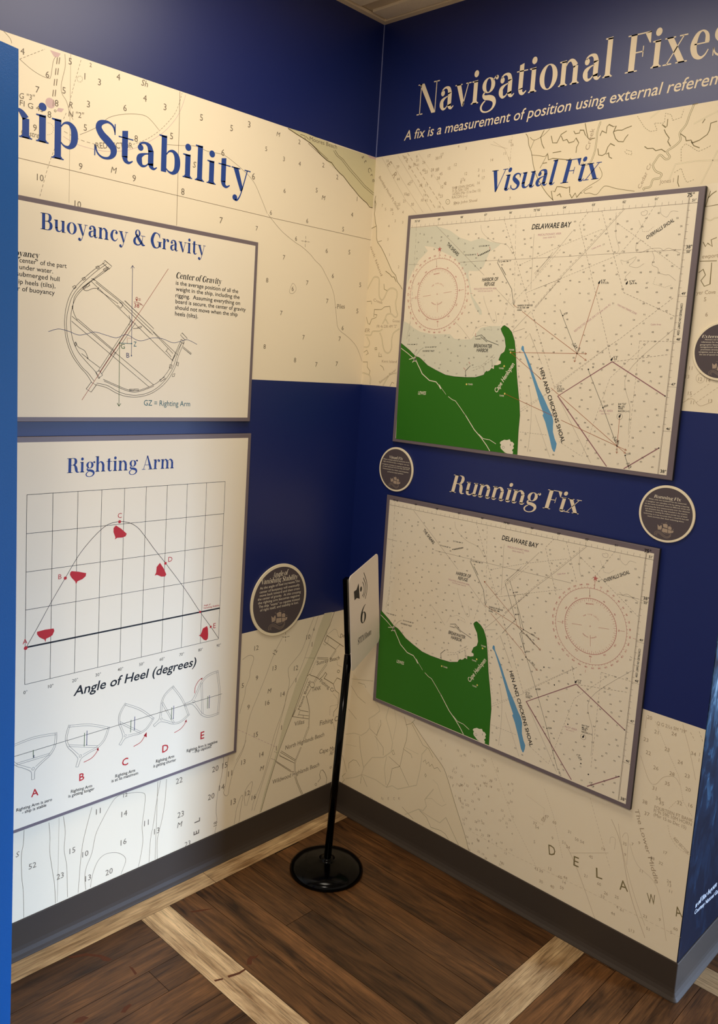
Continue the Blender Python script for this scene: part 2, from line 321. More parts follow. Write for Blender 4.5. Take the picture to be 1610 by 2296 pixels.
# printed lines, areas and lettering: surface, lift, owner, name, material, label, lines, fills, texts (tenths of a millimetre on the surface)
PRINT=[
["L",3,"wall_left","shore_print","shore_olive",None,[],[[0,[-3788,22272,-3077,22287,-1907,22239,-660,22253,13,22269,8,21480,17,20709,-27,20701,-304,20804,-701,20965,-1095,21191,-1427,21405,-1800,21570,-2161,21698,-2417,21812,-2671,21957,-3062,22099,-3440,22174]]],[],[]],
["L",3,"wall_left","beach_print","beach_tan",None,[],[[0,[-716,7301,-1094,7320,-1336,6821,-1618,6037,-2222,5110,-2638,4029,-2929,2955,-3365,1710,-3540,1055,-3473,1054,-3250,1768,-2810,2983,-2310,4036,-1731,5285,-1429,5819,-908,6675,-812,6854]]],[],[]],
["L",6,"wall_left","contour_print","ink_wall",None,[[13,0,0,0,[-11730,19707,-4390,19671,15,19694]],[13,0,0,0,[-7494,22262,-7459,18990,-7462,18926]],[6,0,0,0,[-10489,22286,-10467,18955]],[10,0,1,0,[-10631,22226,-10618,21958,-10700,21573,-10688,21358,-10571,21207,-10485,20972,-10399,20845]],[10,0,1,0,[-12048,22277,-11901,22169,-11864,22078]],[10,0,1,0,[-11683,21805,-11447,21682,-11216,21607,-11020,21591,-10961,21644,-10907,21982,-10849,22106]],[10,60,0,0,[-11683,21805,-11107,22188]],[10,60,1,0,[-10232,22217,-10413,21542,-10482,21267]],[10,60,0,0,[-10575,20949,-10645,20784]],[10,70,1,0,[-10837,20113,-10991,19674,-11180,18973]],[10,0,1,0,[-10226,20552,-10017,20677,-9762,20852,-9505,21106,-9196,21261,-8833,21372,-8506,21416,-8312,21345,-8088,21180]],[10,90,1,0,[-10620,20532,-10224,20440,-9817,20428]],[10,60,1,0,[-8810,20659,-8439,20864,-8063,21166,-7683,21603,-7520,21930,-7432,22238]],[10,0,1,0,[-7829,20876,-7403,20954,-6938,21039,-6561,20997,-6066,21022,-5721,20923,-5244,20714,-4934,20508,-4668,20150,-4408,19760]],[22,150,0,0,[-10809,22100,-10911,21208]],[22,150,0,0,[-10754,22117,-10855,21222]],[13,0,0,0,[-10886,21160,-10899,21011]],[10,0,1,0,[-4359,19747,-4302,19685,-3881,19394,-3598,19255,-3263,19121,-2973,19028,-2622,18855,-2414,18710,-2155,18569,-1934,18333,-1708,18074,-1528,17771,-1435,17418,-1369,17133,-1302,16846,-1172,16691,-893,16564,-608,16416,-371,16243,-180,15989,-47,15767]],[8,0,1,1,[-3294,17926,-3171,17854,-3153,17736,-3273,17627,-3391,17641,-3389,17744]],[13,0,0,0,[-3034,19207,-2939,19211]],[13,0,0,0,[-2785,19217,-2699,19220]],[13,0,0,0,[-2869,19369,-2863,19291]],[13,0,0,0,[-2871,19139,-2864,19051]],[13,0,0,0,[-2914,19208,-2805,19218]],[13,0,0,0,[-2865,19250,-2864,19174]],[11,0,1,0,[-11380,3446,-11396,3080,-11444,2768,-11426,2177,-11381,1738,-11361,1009]],[11,0,1,0,[-10723,3405,-10687,2969,-10690,2588,-10610,2041,-10539,1579,-10509,1044]],[11,0,1,0,[-10327,3428,-10267,2977,-10288,2469,-10206,1958,-10167,1065]],[11,0,1,0,[-9513,3390,-9657,2874,-9758,2431,-9813,1926,-9861,1060]],[11,0,1,0,[-8524,3441,-8760,3433,-8942,3274,-9207,2882,-9381,2548,-9482,2055,-9631,1717,-9678,1425,-9638,1051]],[11,0,1,0,[-8524,3431,-8185,3360,-7937,3260,-7859,3141,-7872,2800,-7928,2265,-7887,1783,-7946,1339,-8011,1038]],[11,0,1,0,[-9503,1059,-9444,1414,-9315,1719,-9135,1847,-8902,1830,-8663,1724,-8466,1529,-8437,1355,-8572,1042]],[11,0,1,0,[-7366,3436,-7472,2843,-7550,2216,-7634,1731,-7660,1033]],[11,0,1,0,[-7160,3414,-7186,2742,-7268,2205,-7401,1640,-7378,1012]],[11,0,1,0,[-5138,3537,-5099,3352,-5158,2824,-5277,2316,-5307,1777,-5262,1459,-5315,1026]],[11,0,1,0,[-4925,3397,-4955,2857,-4993,2469,-5041,2260,-4945,2126,-4859,2172,-4815,2459,-4664,2964,-4387,3381,-4256,3746]],[11,0,1,0,[-4557,1043,-4494,1533,-4332,1912,-4267,1838,-4313,1571,-4373,1025]],[11,0,1,0,[-4155,1515,-4196,1994,-3920,2261,-3933,1955,-4092,1492]],[11,0,0,0,[-7453,3442,-7456,1044]],[6,0,0,0,[-10445,3429,-10454,1063]],[10,0,1,0,[-1567,7297,-1768,6871,-1944,6426,-2092,6169,-2365,5941,-2596,5739,-2577,5481,-2522,5278,-2562,4969,-2707,4431,-2915,3945,-3086,3515,-3246,2924,-3475,2197,-3786,1568,-3862,1243]],[10,0,1,0,[-1373,7279,-1552,6830,-1763,6261,-2086,5528,-2390,5151,-2617,4887,-2672,4518,-2868,3836,-3065,3188,-3333,2439,-3599,1695,-3764,1208]],[10,0,1,0,[-2952,6816,-3273,6325,-3579,5652,-3850,5101,-4119,4556,-4236,4003,-4289,3649,-4424,3411,-4596,3187]],[10,0,1,0,[-4544,6447,-4311,6531,-4141,6480,-4096,6349,-4208,6042,-4231,5805,-4361,5503,-4384,5266,-4478,4987,-4554,4703]]],[[0,[-10177,21808,-10177,21812,-10180,21815,-10184,21817,-10188,21817,-10191,21815,-10194,21812,-10195,21808,-10194,21804,-10191,21801,-10188,21799,-10184,21799,-10180,21801,-10177,21804]],[0,[-11001,20624,-11001,20628,-11004,20631,-11007,20632,-11010,20632,-11014,20631,-11016,20628,-11017,20624,-11016,20621,-11014,20618,-11010,20617,-11007,20617,-11004,20618,-11001,20621]],[0,[-10188,21766,-10189,21770,-10192,21773,-10195,21774,-10199,21774,-10203,21773,-10206,21770,-10206,21766,-10206,21762,-10203,21759,-10199,21757,-10195,21757,-10192,21759,-10189,21762]],[0,[-10956,20628,-10956,20632,-10959,20635,-10962,20636,-10965,20636,-10969,20635,-10971,20632,-10972,20628,-10971,20625,-10969,20622,-10965,20621,-10962,20621,-10959,20622,-10956,20625]],[0,[-10221,21732,-10222,21736,-10225,21739,-10228,21741,-10232,21741,-10236,21739,-10238,21736,-10239,21732,-10238,21728,-10236,21725,-10232,21724,-10228,21724,-10225,21725,-10222,21728]],[0,[-10916,20615,-10916,20619,-10919,20622,-10922,20623,-10925,20623,-10929,20622,-10931,20619,-10932,20615,-10931,20612,-10929,20609,-10925,20608,-10922,20608,-10919,20609,-10916,20612]],[0,[-10262,21721,-10263,21725,-10266,21728,-10269,21730,-10273,21730,-10277,21728,-10279,21725,-10280,21721,-10279,21717,-10277,21714,-10273,21712,-10269,21712,-10266,21714,-10263,21717]],[0,[-10886,20587,-10886,20590,-10889,20593,-10892,20595,-10895,20595,-10899,20593,-10901,20590,-10902,20587,-10901,20583,-10899,20580,-10895,20579,-10892,20579,-10889,20580,-10886,20583]],[0,[-10296,21736,-10297,21739,-10299,21743,-10303,21744,-10307,21744,-10310,21743,-10313,21739,-10314,21736,-10313,21732,-10310,21728,-10307,21727,-10303,21727,-10299,21728,-10297,21732]],[0,[-10870,20546,-10870,20550,-10873,20552,-10876,20554,-10879,20554,-10883,20552,-10885,20550,-10886,20546,-10885,20543,-10883,20540,-10879,20538,-10876,20538,-10873,20540,-10870,20543]],[0,[-10309,21771,-10310,21774,-10313,21778,-10316,21779,-10320,21779,-10324,21778,-10326,21774,-10327,21771,-10326,21767,-10324,21764,-10320,21762,-10316,21762,-10313,21764,-10310,21767]],[0,[-10870,20499,-10871,20503,-10873,20505,-10876,20507,-10880,20507,-10883,20505,-10885,20503,-10886,20499,-10885,20496,-10883,20493,-10880,20491,-10876,20491,-10873,20493,-10871,20496]],[0,[-10298,21813,-10298,21817,-10301,21820,-10305,21822,-10309,21822,-10312,21820,-10315,21817,-10316,21813,-10315,21809,-10312,21806,-10309,21804,-10305,21804,-10301,21806,-10298,21809]],[0,[-10886,20451,-10887,20455,-10889,20458,-10892,20459,-10896,20459,-10899,20458,-10901,20455,-10902,20451,-10901,20448,-10899,20445,-10896,20444,-10892,20444,-10889,20445,-10887,20448]],[0,[-10265,21846,-10266,21850,-10268,21853,-10272,21855,-10276,21855,-10280,21853,-10282,21850,-10283,21846,-10282,21842,-10280,21839,-10276,21837,-10272,21837,-10268,21839,-10266,21842]],[0,[-10916,20409,-10917,20413,-10919,20416,-10923,20417,-10926,20417,-10929,20416,-10932,20413,-10932,20409,-10932,20406,-10929,20403,-10926,20402,-10923,20402,-10919,20403,-10917,20406]],[0,[-10224,21858,-10225,21862,-10227,21865,-10231,21867,-10235,21867,-10239,21865,-10241,21862,-10242,21858,-10241,21854,-10239,21851,-10235,21849,-10231,21849,-10227,21851,-10225,21854]],[0,[-10957,20378,-10957,20382,-10960,20385,-10963,20386,-10966,20386,-10970,20385,-10972,20382,-10973,20378,-10972,20375,-10970,20372,-10966,20371,-10963,20371,-10960,20372,-10957,20375]],[0,[-10190,21843,-10191,21847,-10194,21850,-10197,21852,-10201,21852,-10205,21850,-10207,21847,-10208,21843,-10207,21839,-10205,21836,-10201,21835,-10197,21835,-10194,21836,-10191,21839]],[0,[-11002,20363,-11003,20366,-11005,20369,-11008,20370,-11012,20370,-11015,20369,-11017,20366,-11018,20363,-11017,20359,-11015,20356,-11012,20355,-11008,20355,-11005,20356,-11003,20359]],[0,[-1398,17395,-1399,17401,-1403,17406,-1409,17409,-1415,17409,-1421,17406,-1425,17401,-1426,17395,-1425,17389,-1421,17384,-1415,17381,-1409,17381,-1403,17384,-1399,17389]],[0,[-1166,7179,-1166,7181,-1167,7183,-1169,7184,-1172,7184,-1174,7183,-1175,7181,-1176,7179,-1175,7177,-1174,7175,-1172,7174,-1169,7174,-1167,7175,-1166,7177]],[0,[-1194,7086,-1194,7089,-1196,7090,-1198,7091,-1200,7091,-1202,7090,-1203,7089,-1204,7086,-1203,7084,-1202,7082,-1200,7081,-1198,7081,-1196,7082,-1194,7084]],[0,[-1222,6994,-1223,6996,-1224,6998,-1226,6999,-1228,6999,-1230,6998,-1232,6996,-1232,6994,-1232,6992,-1230,6990,-1228,6989,-1226,6989,-1224,6990,-1223,6992]],[0,[-1250,6902,-1251,6904,-1252,6906,-1254,6907,-1257,6907,-1259,6906,-1260,6904,-1260,6902,-1260,6900,-1259,6898,-1257,6897,-1254,6897,-1252,6898,-1251,6900]],[0,[-1279,6809,-1279,6812,-1281,6813,-1283,6814,-1285,6814,-1287,6813,-1288,6812,-1289,6809,-1288,6807,-1287,6806,-1285,6805,-1283,6805,-1281,6806,-1279,6807]],[0,[-1312,6718,-1312,6720,-1314,6722,-1316,6723,-1318,6723,-1320,6722,-1321,6720,-1322,6718,-1321,6716,-1320,6714,-1318,6713,-1316,6713,-1314,6714,-1312,6716]],[0,[-1345,6627,-1345,6629,-1346,6631,-1348,6632,-1351,6632,-1353,6631,-1354,6629,-1355,6627,-1354,6625,-1353,6623,-1351,6622,-1348,6622,-1346,6623,-1345,6625]],[0,[-1377,6536,-1378,6538,-1379,6540,-1381,6541,-1384,6541,-1386,6540,-1387,6538,-1387,6536,-1387,6534,-1386,6532,-1384,6531,-1381,6531,-1379,6532,-1378,6534]],[0,[-1410,6445,-1411,6447,-1412,6449,-1414,6450,-1416,6450,-1418,6449,-1420,6447,-1420,6445,-1420,6443,-1418,6441,-1416,6440,-1414,6440,-1412,6441,-1411,6443]],[0,[-1443,6354,-1443,6356,-1445,6358,-1447,6359,-1449,6359,-1451,6358,-1452,6356,-1453,6354,-1452,6352,-1451,6350,-1449,6349,-1447,6349,-1445,6350,-1443,6352]],[0,[-1476,6263,-1476,6265,-1478,6267,-1480,6268,-1482,6268,-1484,6267,-1485,6265,-1486,6263,-1485,6261,-1484,6259,-1482,6258,-1480,6258,-1478,6259,-1476,6261]],[0,[-1508,6172,-1509,6174,-1510,6176,-1512,6177,-1515,6177,-1517,6176,-1518,6174,-1518,6172,-1518,6170,-1517,6168,-1515,6167,-1512,6167,-1510,6168,-1509,6170]],[0,[-1541,6081,-1542,6083,-1543,6085,-1545,6086,-1547,6086,-1549,6085,-1551,6083,-1551,6081,-1551,6079,-1549,6077,-1547,6076,-1545,6076,-1543,6077,-1542,6079]],[0,[-1582,5992,-1583,5994,-1584,5996,-1586,5997,-1588,5997,-1590,5996,-1592,5994,-1592,5992,-1592,5990,-1590,5988,-1588,5987,-1586,5987,-1584,5988,-1583,5990]],[0,[-1636,5906,-1637,5908,-1638,5910,-1640,5911,-1642,5911,-1644,5910,-1646,5908,-1646,5906,-1646,5904,-1644,5902,-1642,5901,-1640,5901,-1638,5902,-1637,5904]],[0,[-1690,5820,-1690,5823,-1692,5824,-1694,5825,-1696,5825,-1698,5824,-1699,5823,-1700,5820,-1699,5818,-1698,5817,-1696,5816,-1694,5816,-1692,5817,-1690,5818]],[0,[-1743,5735,-1744,5737,-1745,5739,-1747,5740,-1750,5740,-1752,5739,-1753,5737,-1753,5735,-1753,5733,-1752,5731,-1750,5730,-1747,5730,-1745,5731,-1744,5733]],[0,[-1797,5649,-1797,5651,-1799,5653,-1801,5654,-1803,5654,-1805,5653,-1806,5651,-1807,5649,-1806,5647,-1805,5645,-1803,5644,-1801,5644,-1799,5645,-1797,5647]],[0,[-1850,5564,-1851,5566,-1852,5568,-1854,5569,-1856,5569,-1858,5568,-1860,5566,-1860,5564,-1860,5562,-1858,5560,-1856,5559,-1854,5559,-1852,5560,-1851,5562]],[0,[-1904,5479,-1904,5481,-1906,5483,-1908,5484,-1910,5484,-1912,5483,-1913,5481,-1914,5479,-1913,5476,-1912,5475,-1910,5474,-1908,5474,-1906,5475,-1904,5476]],[0,[-1957,5394,-1957,5396,-1959,5398,-1961,5399,-1963,5399,-1965,5398,-1966,5396,-1967,5394,-1966,5391,-1965,5390,-1963,5389,-1961,5389,-1959,5390,-1957,5391]],[0,[-2010,5309,-2010,5311,-2012,5313,-2014,5314,-2016,5314,-2018,5313,-2019,5311,-2020,5309,-2019,5307,-2018,5305,-2016,5304,-2014,5304,-2012,5305,-2010,5307]],[0,[-2063,5224,-2063,5226,-2065,5228,-2067,5229,-2069,5229,-2071,5228,-2072,5226,-2073,5224,-2072,5222,-2071,5220,-2069,5219,-2067,5219,-2065,5220,-2063,5222]],[0,[-2116,5140,-2116,5142,-2118,5144,-2120,5144,-2122,5144,-2124,5144,-2125,5142,-2126,5140,-2125,5137,-2124,5136,-2122,5135,-2120,5135,-2118,5136,-2116,5137]],[0,[-2161,5053,-2162,5056,-2163,5057,-2165,5058,-2167,5058,-2169,5057,-2171,5056,-2171,5053,-2171,5051,-2169,5050,-2167,5049,-2165,5049,-2163,5050,-2162,5051]],[0,[-2197,4965,-2198,4967,-2199,4969,-2201,4970,-2203,4970,-2205,4969,-2207,4967,-2207,4965,-2207,4963,-2205,4961,-2203,4960,-2201,4960,-2199,4961,-2198,4963]],[0,[-2233,4877,-2233,4879,-2235,4881,-2237,4882,-2239,4882,-2241,4881,-2242,4879,-2243,4877,-2242,4875,-2241,4873,-2239,4872,-2237,4872,-2235,4873,-2233,4875]],[0,[-2269,4789,-2269,4791,-2271,4793,-2273,4794,-2275,4794,-2277,4793,-2278,4791,-2279,4789,-2278,4787,-2277,4785,-2275,4784,-2273,4784,-2271,4785,-2269,4787]],[0,[-2304,4701,-2305,4703,-2306,4705,-2308,4706,-2311,4706,-2313,4705,-2314,4703,-2314,4701,-2314,4699,-2313,4697,-2311,4696,-2308,4696,-2306,4697,-2305,4699]],[0,[-2340,4613,-2341,4615,-2342,4617,-2344,4618,-2346,4618,-2348,4617,-2350,4615,-2350,4613,-2350,4611,-2348,4609,-2346,4608,-2344,4608,-2342,4609,-2341,4611]],[0,[-2376,4525,-2376,4527,-2378,4529,-2380,4530,-2382,4530,-2384,4529,-2385,4527,-2386,4525,-2385,4523,-2384,4521,-2382,4520,-2380,4520,-2378,4521,-2376,4523]],[0,[-2412,4437,-2412,4439,-2413,4441,-2415,4442,-2418,4442,-2420,4441,-2421,4439,-2422,4437,-2421,4435,-2420,4433,-2418,4432,-2415,4432,-2413,4433,-2412,4435]],[0,[-2447,4350,-2448,4352,-2449,4353,-2451,4354,-2453,4354,-2455,4353,-2457,4352,-2457,4350,-2457,4347,-2455,4346,-2453,4345,-2451,4345,-2449,4346,-2448,4347]],[0,[-2483,4262,-2483,4264,-2485,4266,-2487,4267,-2489,4267,-2491,4266,-2492,4264,-2493,4262,-2492,4260,-2491,4258,-2489,4257,-2487,4257,-2485,4258,-2483,4260]],[0,[-2518,4175,-2519,4177,-2520,4178,-2522,4179,-2524,4179,-2526,4178,-2528,4177,-2528,4175,-2528,4172,-2526,4171,-2524,4170,-2522,4170,-2520,4171,-2519,4172]],[0,[-2554,4087,-2554,4089,-2556,4091,-2558,4092,-2560,4092,-2562,4091,-2563,4089,-2564,4087,-2563,4085,-2562,4083,-2560,4082,-2558,4082,-2556,4083,-2554,4085]],[0,[-2587,3999,-2587,4001,-2589,4003,-2591,4004,-2593,4004,-2595,4003,-2596,4001,-2597,3999,-2596,3997,-2595,3995,-2593,3994,-2591,3994,-2589,3995,-2587,3997]],[0,[-2608,3908,-2608,3910,-2610,3912,-2612,3913,-2614,3913,-2616,3912,-2617,3910,-2618,3908,-2617,3906,-2616,3904,-2614,3903,-2612,3903,-2610,3904,-2608,3906]],[0,[-2629,3817,-2629,3819,-2631,3821,-2633,3822,-2635,3822,-2637,3821,-2638,3819,-2639,3817,-2638,3815,-2637,3813,-2635,3812,-2633,3812,-2631,3813,-2629,3815]],[0,[-2650,3726,-2650,3728,-2652,3729,-2654,3730,-2656,3730,-2658,3729,-2659,3728,-2660,3726,-2659,3723,-2658,3722,-2656,3721,-2654,3721,-2652,3722,-2650,3723]],[0,[-2671,3634,-2671,3637,-2673,3638,-2675,3639,-2677,3639,-2679,3638,-2680,3637,-2681,3634,-2680,3632,-2679,3630,-2677,3630,-2675,3630,-2673,3630,-2671,3632]],[0,[-2692,3543,-2692,3545,-2693,3547,-2695,3548,-2698,3548,-2700,3547,-2701,3545,-2702,3543,-2701,3541,-2700,3539,-2698,3538,-2695,3538,-2693,3539,-2692,3541]],[0,[-2713,3452,-2713,3454,-2714,3456,-2716,3457,-2719,3457,-2721,3456,-2722,3454,-2723,3452,-2722,3450,-2721,3448,-2719,3447,-2716,3447,-2714,3448,-2713,3450]],[0,[-2733,3361,-2734,3363,-2735,3365,-2737,3366,-2740,3366,-2742,3365,-2743,3363,-2743,3361,-2743,3359,-2742,3357,-2740,3356,-2737,3356,-2735,3357,-2734,3359]],[0,[-2754,3270,-2755,3272,-2756,3274,-2758,3275,-2760,3275,-2762,3274,-2764,3272,-2764,3270,-2764,3268,-2762,3266,-2760,3265,-2758,3265,-2756,3266,-2755,3268]],[0,[-2775,3179,-2776,3181,-2777,3183,-2779,3184,-2781,3184,-2783,3183,-2785,3181,-2785,3179,-2785,3177,-2783,3175,-2781,3174,-2779,3174,-2777,3175,-2776,3177]],[0,[-2796,3088,-2797,3090,-2798,3092,-2800,3093,-2802,3093,-2804,3092,-2806,3090,-2806,3088,-2806,3086,-2804,3084,-2802,3083,-2800,3083,-2798,3084,-2797,3086]],[0,[-2817,2997,-2818,2999,-2819,3001,-2821,3002,-2823,3002,-2825,3001,-2827,2999,-2827,2997,-2827,2995,-2825,2993,-2823,2992,-2821,2992,-2819,2993,-2818,2995]],[0,[-2841,2907,-2842,2909,-2843,2911,-2845,2912,-2847,2912,-2849,2911,-2851,2909,-2851,2907,-2851,2905,-2849,2903,-2847,2902,-2845,2902,-2843,2903,-2842,2905]],[0,[-2875,2820,-2876,2822,-2877,2824,-2879,2825,-2882,2825,-2884,2824,-2885,2822,-2885,2820,-2885,2818,-2884,2816,-2882,2815,-2879,2815,-2877,2816,-2876,2818]],[0,[-2910,2733,-2910,2735,-2912,2737,-2914,2738,-2916,2738,-2918,2737,-2919,2735,-2920,2733,-2919,2731,-2918,2729,-2916,2728,-2914,2728,-2912,2729,-2910,2731]],[0,[-2944,2647,-2944,2649,-2946,2651,-2948,2652,-2950,2652,-2952,2651,-2953,2649,-2954,2647,-2953,2644,-2952,2643,-2950,2642,-2948,2642,-2946,2643,-2944,2644]],[0,[-2978,2560,-2979,2562,-2980,2564,-2982,2565,-2984,2565,-2986,2564,-2988,2562,-2988,2560,-2988,2558,-2986,2556,-2984,2555,-2982,2555,-2980,2556,-2979,2558]],[0,[-3012,2474,-3013,2476,-3014,2478,-3016,2478,-3019,2478,-3021,2478,-3022,2476,-3022,2474,-3022,2471,-3021,2470,-3019,2469,-3016,2469,-3014,2470,-3013,2471]],[0,[-3047,2387,-3047,2389,-3048,2391,-3050,2392,-3053,2392,-3055,2391,-3056,2389,-3057,2387,-3056,2385,-3055,2383,-3053,2382,-3050,2382,-3048,2383,-3047,2385]],[0,[-3081,2301,-3081,2303,-3083,2305,-3085,2306,-3087,2306,-3089,2305,-3090,2303,-3091,2301,-3090,2299,-3089,2297,-3087,2296,-3085,2296,-3083,2297,-3081,2299]],[0,[-3115,2215,-3115,2217,-3117,2219,-3119,2220,-3121,2220,-3123,2219,-3124,2217,-3125,2215,-3124,2213,-3123,2211,-3121,2210,-3119,2210,-3117,2211,-3115,2213]],[0,[-3149,2129,-3149,2131,-3151,2132,-3153,2133,-3155,2133,-3157,2132,-3158,2131,-3159,2129,-3158,2126,-3157,2125,-3155,2124,-3153,2124,-3151,2125,-3149,2126]],[0,[-3183,2043,-3183,2045,-3185,2046,-3187,2047,-3189,2047,-3191,2046,-3192,2045,-3193,2043,-3192,2040,-3191,2039,-3189,2038,-3187,2038,-3185,2039,-3183,2040]],[0,[-3217,1957,-3217,1959,-3219,1960,-3221,1961,-3223,1961,-3225,1960,-3226,1959,-3227,1957,-3226,1954,-3225,1953,-3223,1952,-3221,1952,-3219,1953,-3217,1954]],[0,[-3251,1871,-3251,1873,-3253,1875,-3255,1876,-3257,1876,-3259,1875,-3260,1873,-3261,1871,-3260,1868,-3259,1867,-3257,1866,-3255,1866,-3253,1867,-3251,1868]],[0,[-3285,1785,-3285,1787,-3287,1789,-3289,1790,-3291,1790,-3293,1789,-3294,1787,-3295,1785,-3294,1783,-3293,1781,-3291,1780,-3289,1780,-3287,1781,-3285,1783]],[0,[-3319,1699,-3319,1701,-3320,1703,-3322,1704,-3325,1704,-3327,1703,-3328,1701,-3329,1699,-3328,1697,-3327,1695,-3325,1694,-3322,1694,-3320,1695,-3319,1697]],[0,[-3345,1611,-3345,1613,-3347,1615,-3349,1616,-3351,1616,-3353,1615,-3354,1613,-3355,1611,-3354,1609,-3353,1607,-3351,1606,-3349,1606,-3347,1607,-3345,1609]],[0,[-3371,1523,-3372,1525,-3373,1527,-3375,1527,-3377,1527,-3379,1527,-3381,1525,-3381,1523,-3381,1520,-3379,1519,-3377,1518,-3375,1518,-3373,1519,-3372,1520]],[0,[-3397,1434,-3398,1437,-3399,1438,-3401,1439,-3403,1439,-3405,1438,-3407,1437,-3407,1434,-3407,1432,-3405,1430,-3403,1430,-3401,1430,-3399,1430,-3398,1432]],[0,[-3423,1346,-3424,1348,-3425,1350,-3427,1351,-3429,1351,-3431,1350,-3433,1348,-3433,1346,-3433,1344,-3431,1342,-3429,1341,-3427,1341,-3425,1342,-3424,1344]],[0,[-3449,1258,-3450,1260,-3451,1262,-3453,1263,-3455,1263,-3457,1262,-3459,1260,-3459,1258,-3459,1256,-3457,1254,-3455,1253,-3453,1253,-3451,1254,-3450,1256]],[0,[-3475,1170,-3476,1172,-3477,1174,-3479,1175,-3481,1175,-3483,1174,-3485,1172,-3485,1170,-3485,1168,-3483,1166,-3481,1165,-3479,1165,-3477,1166,-3476,1168]],[0,[-3501,1082,-3502,1084,-3503,1086,-3505,1087,-3507,1087,-3509,1086,-3511,1084,-3511,1082,-3511,1080,-3509,1078,-3507,1077,-3505,1077,-3503,1078,-3502,1080]]],[],[]],
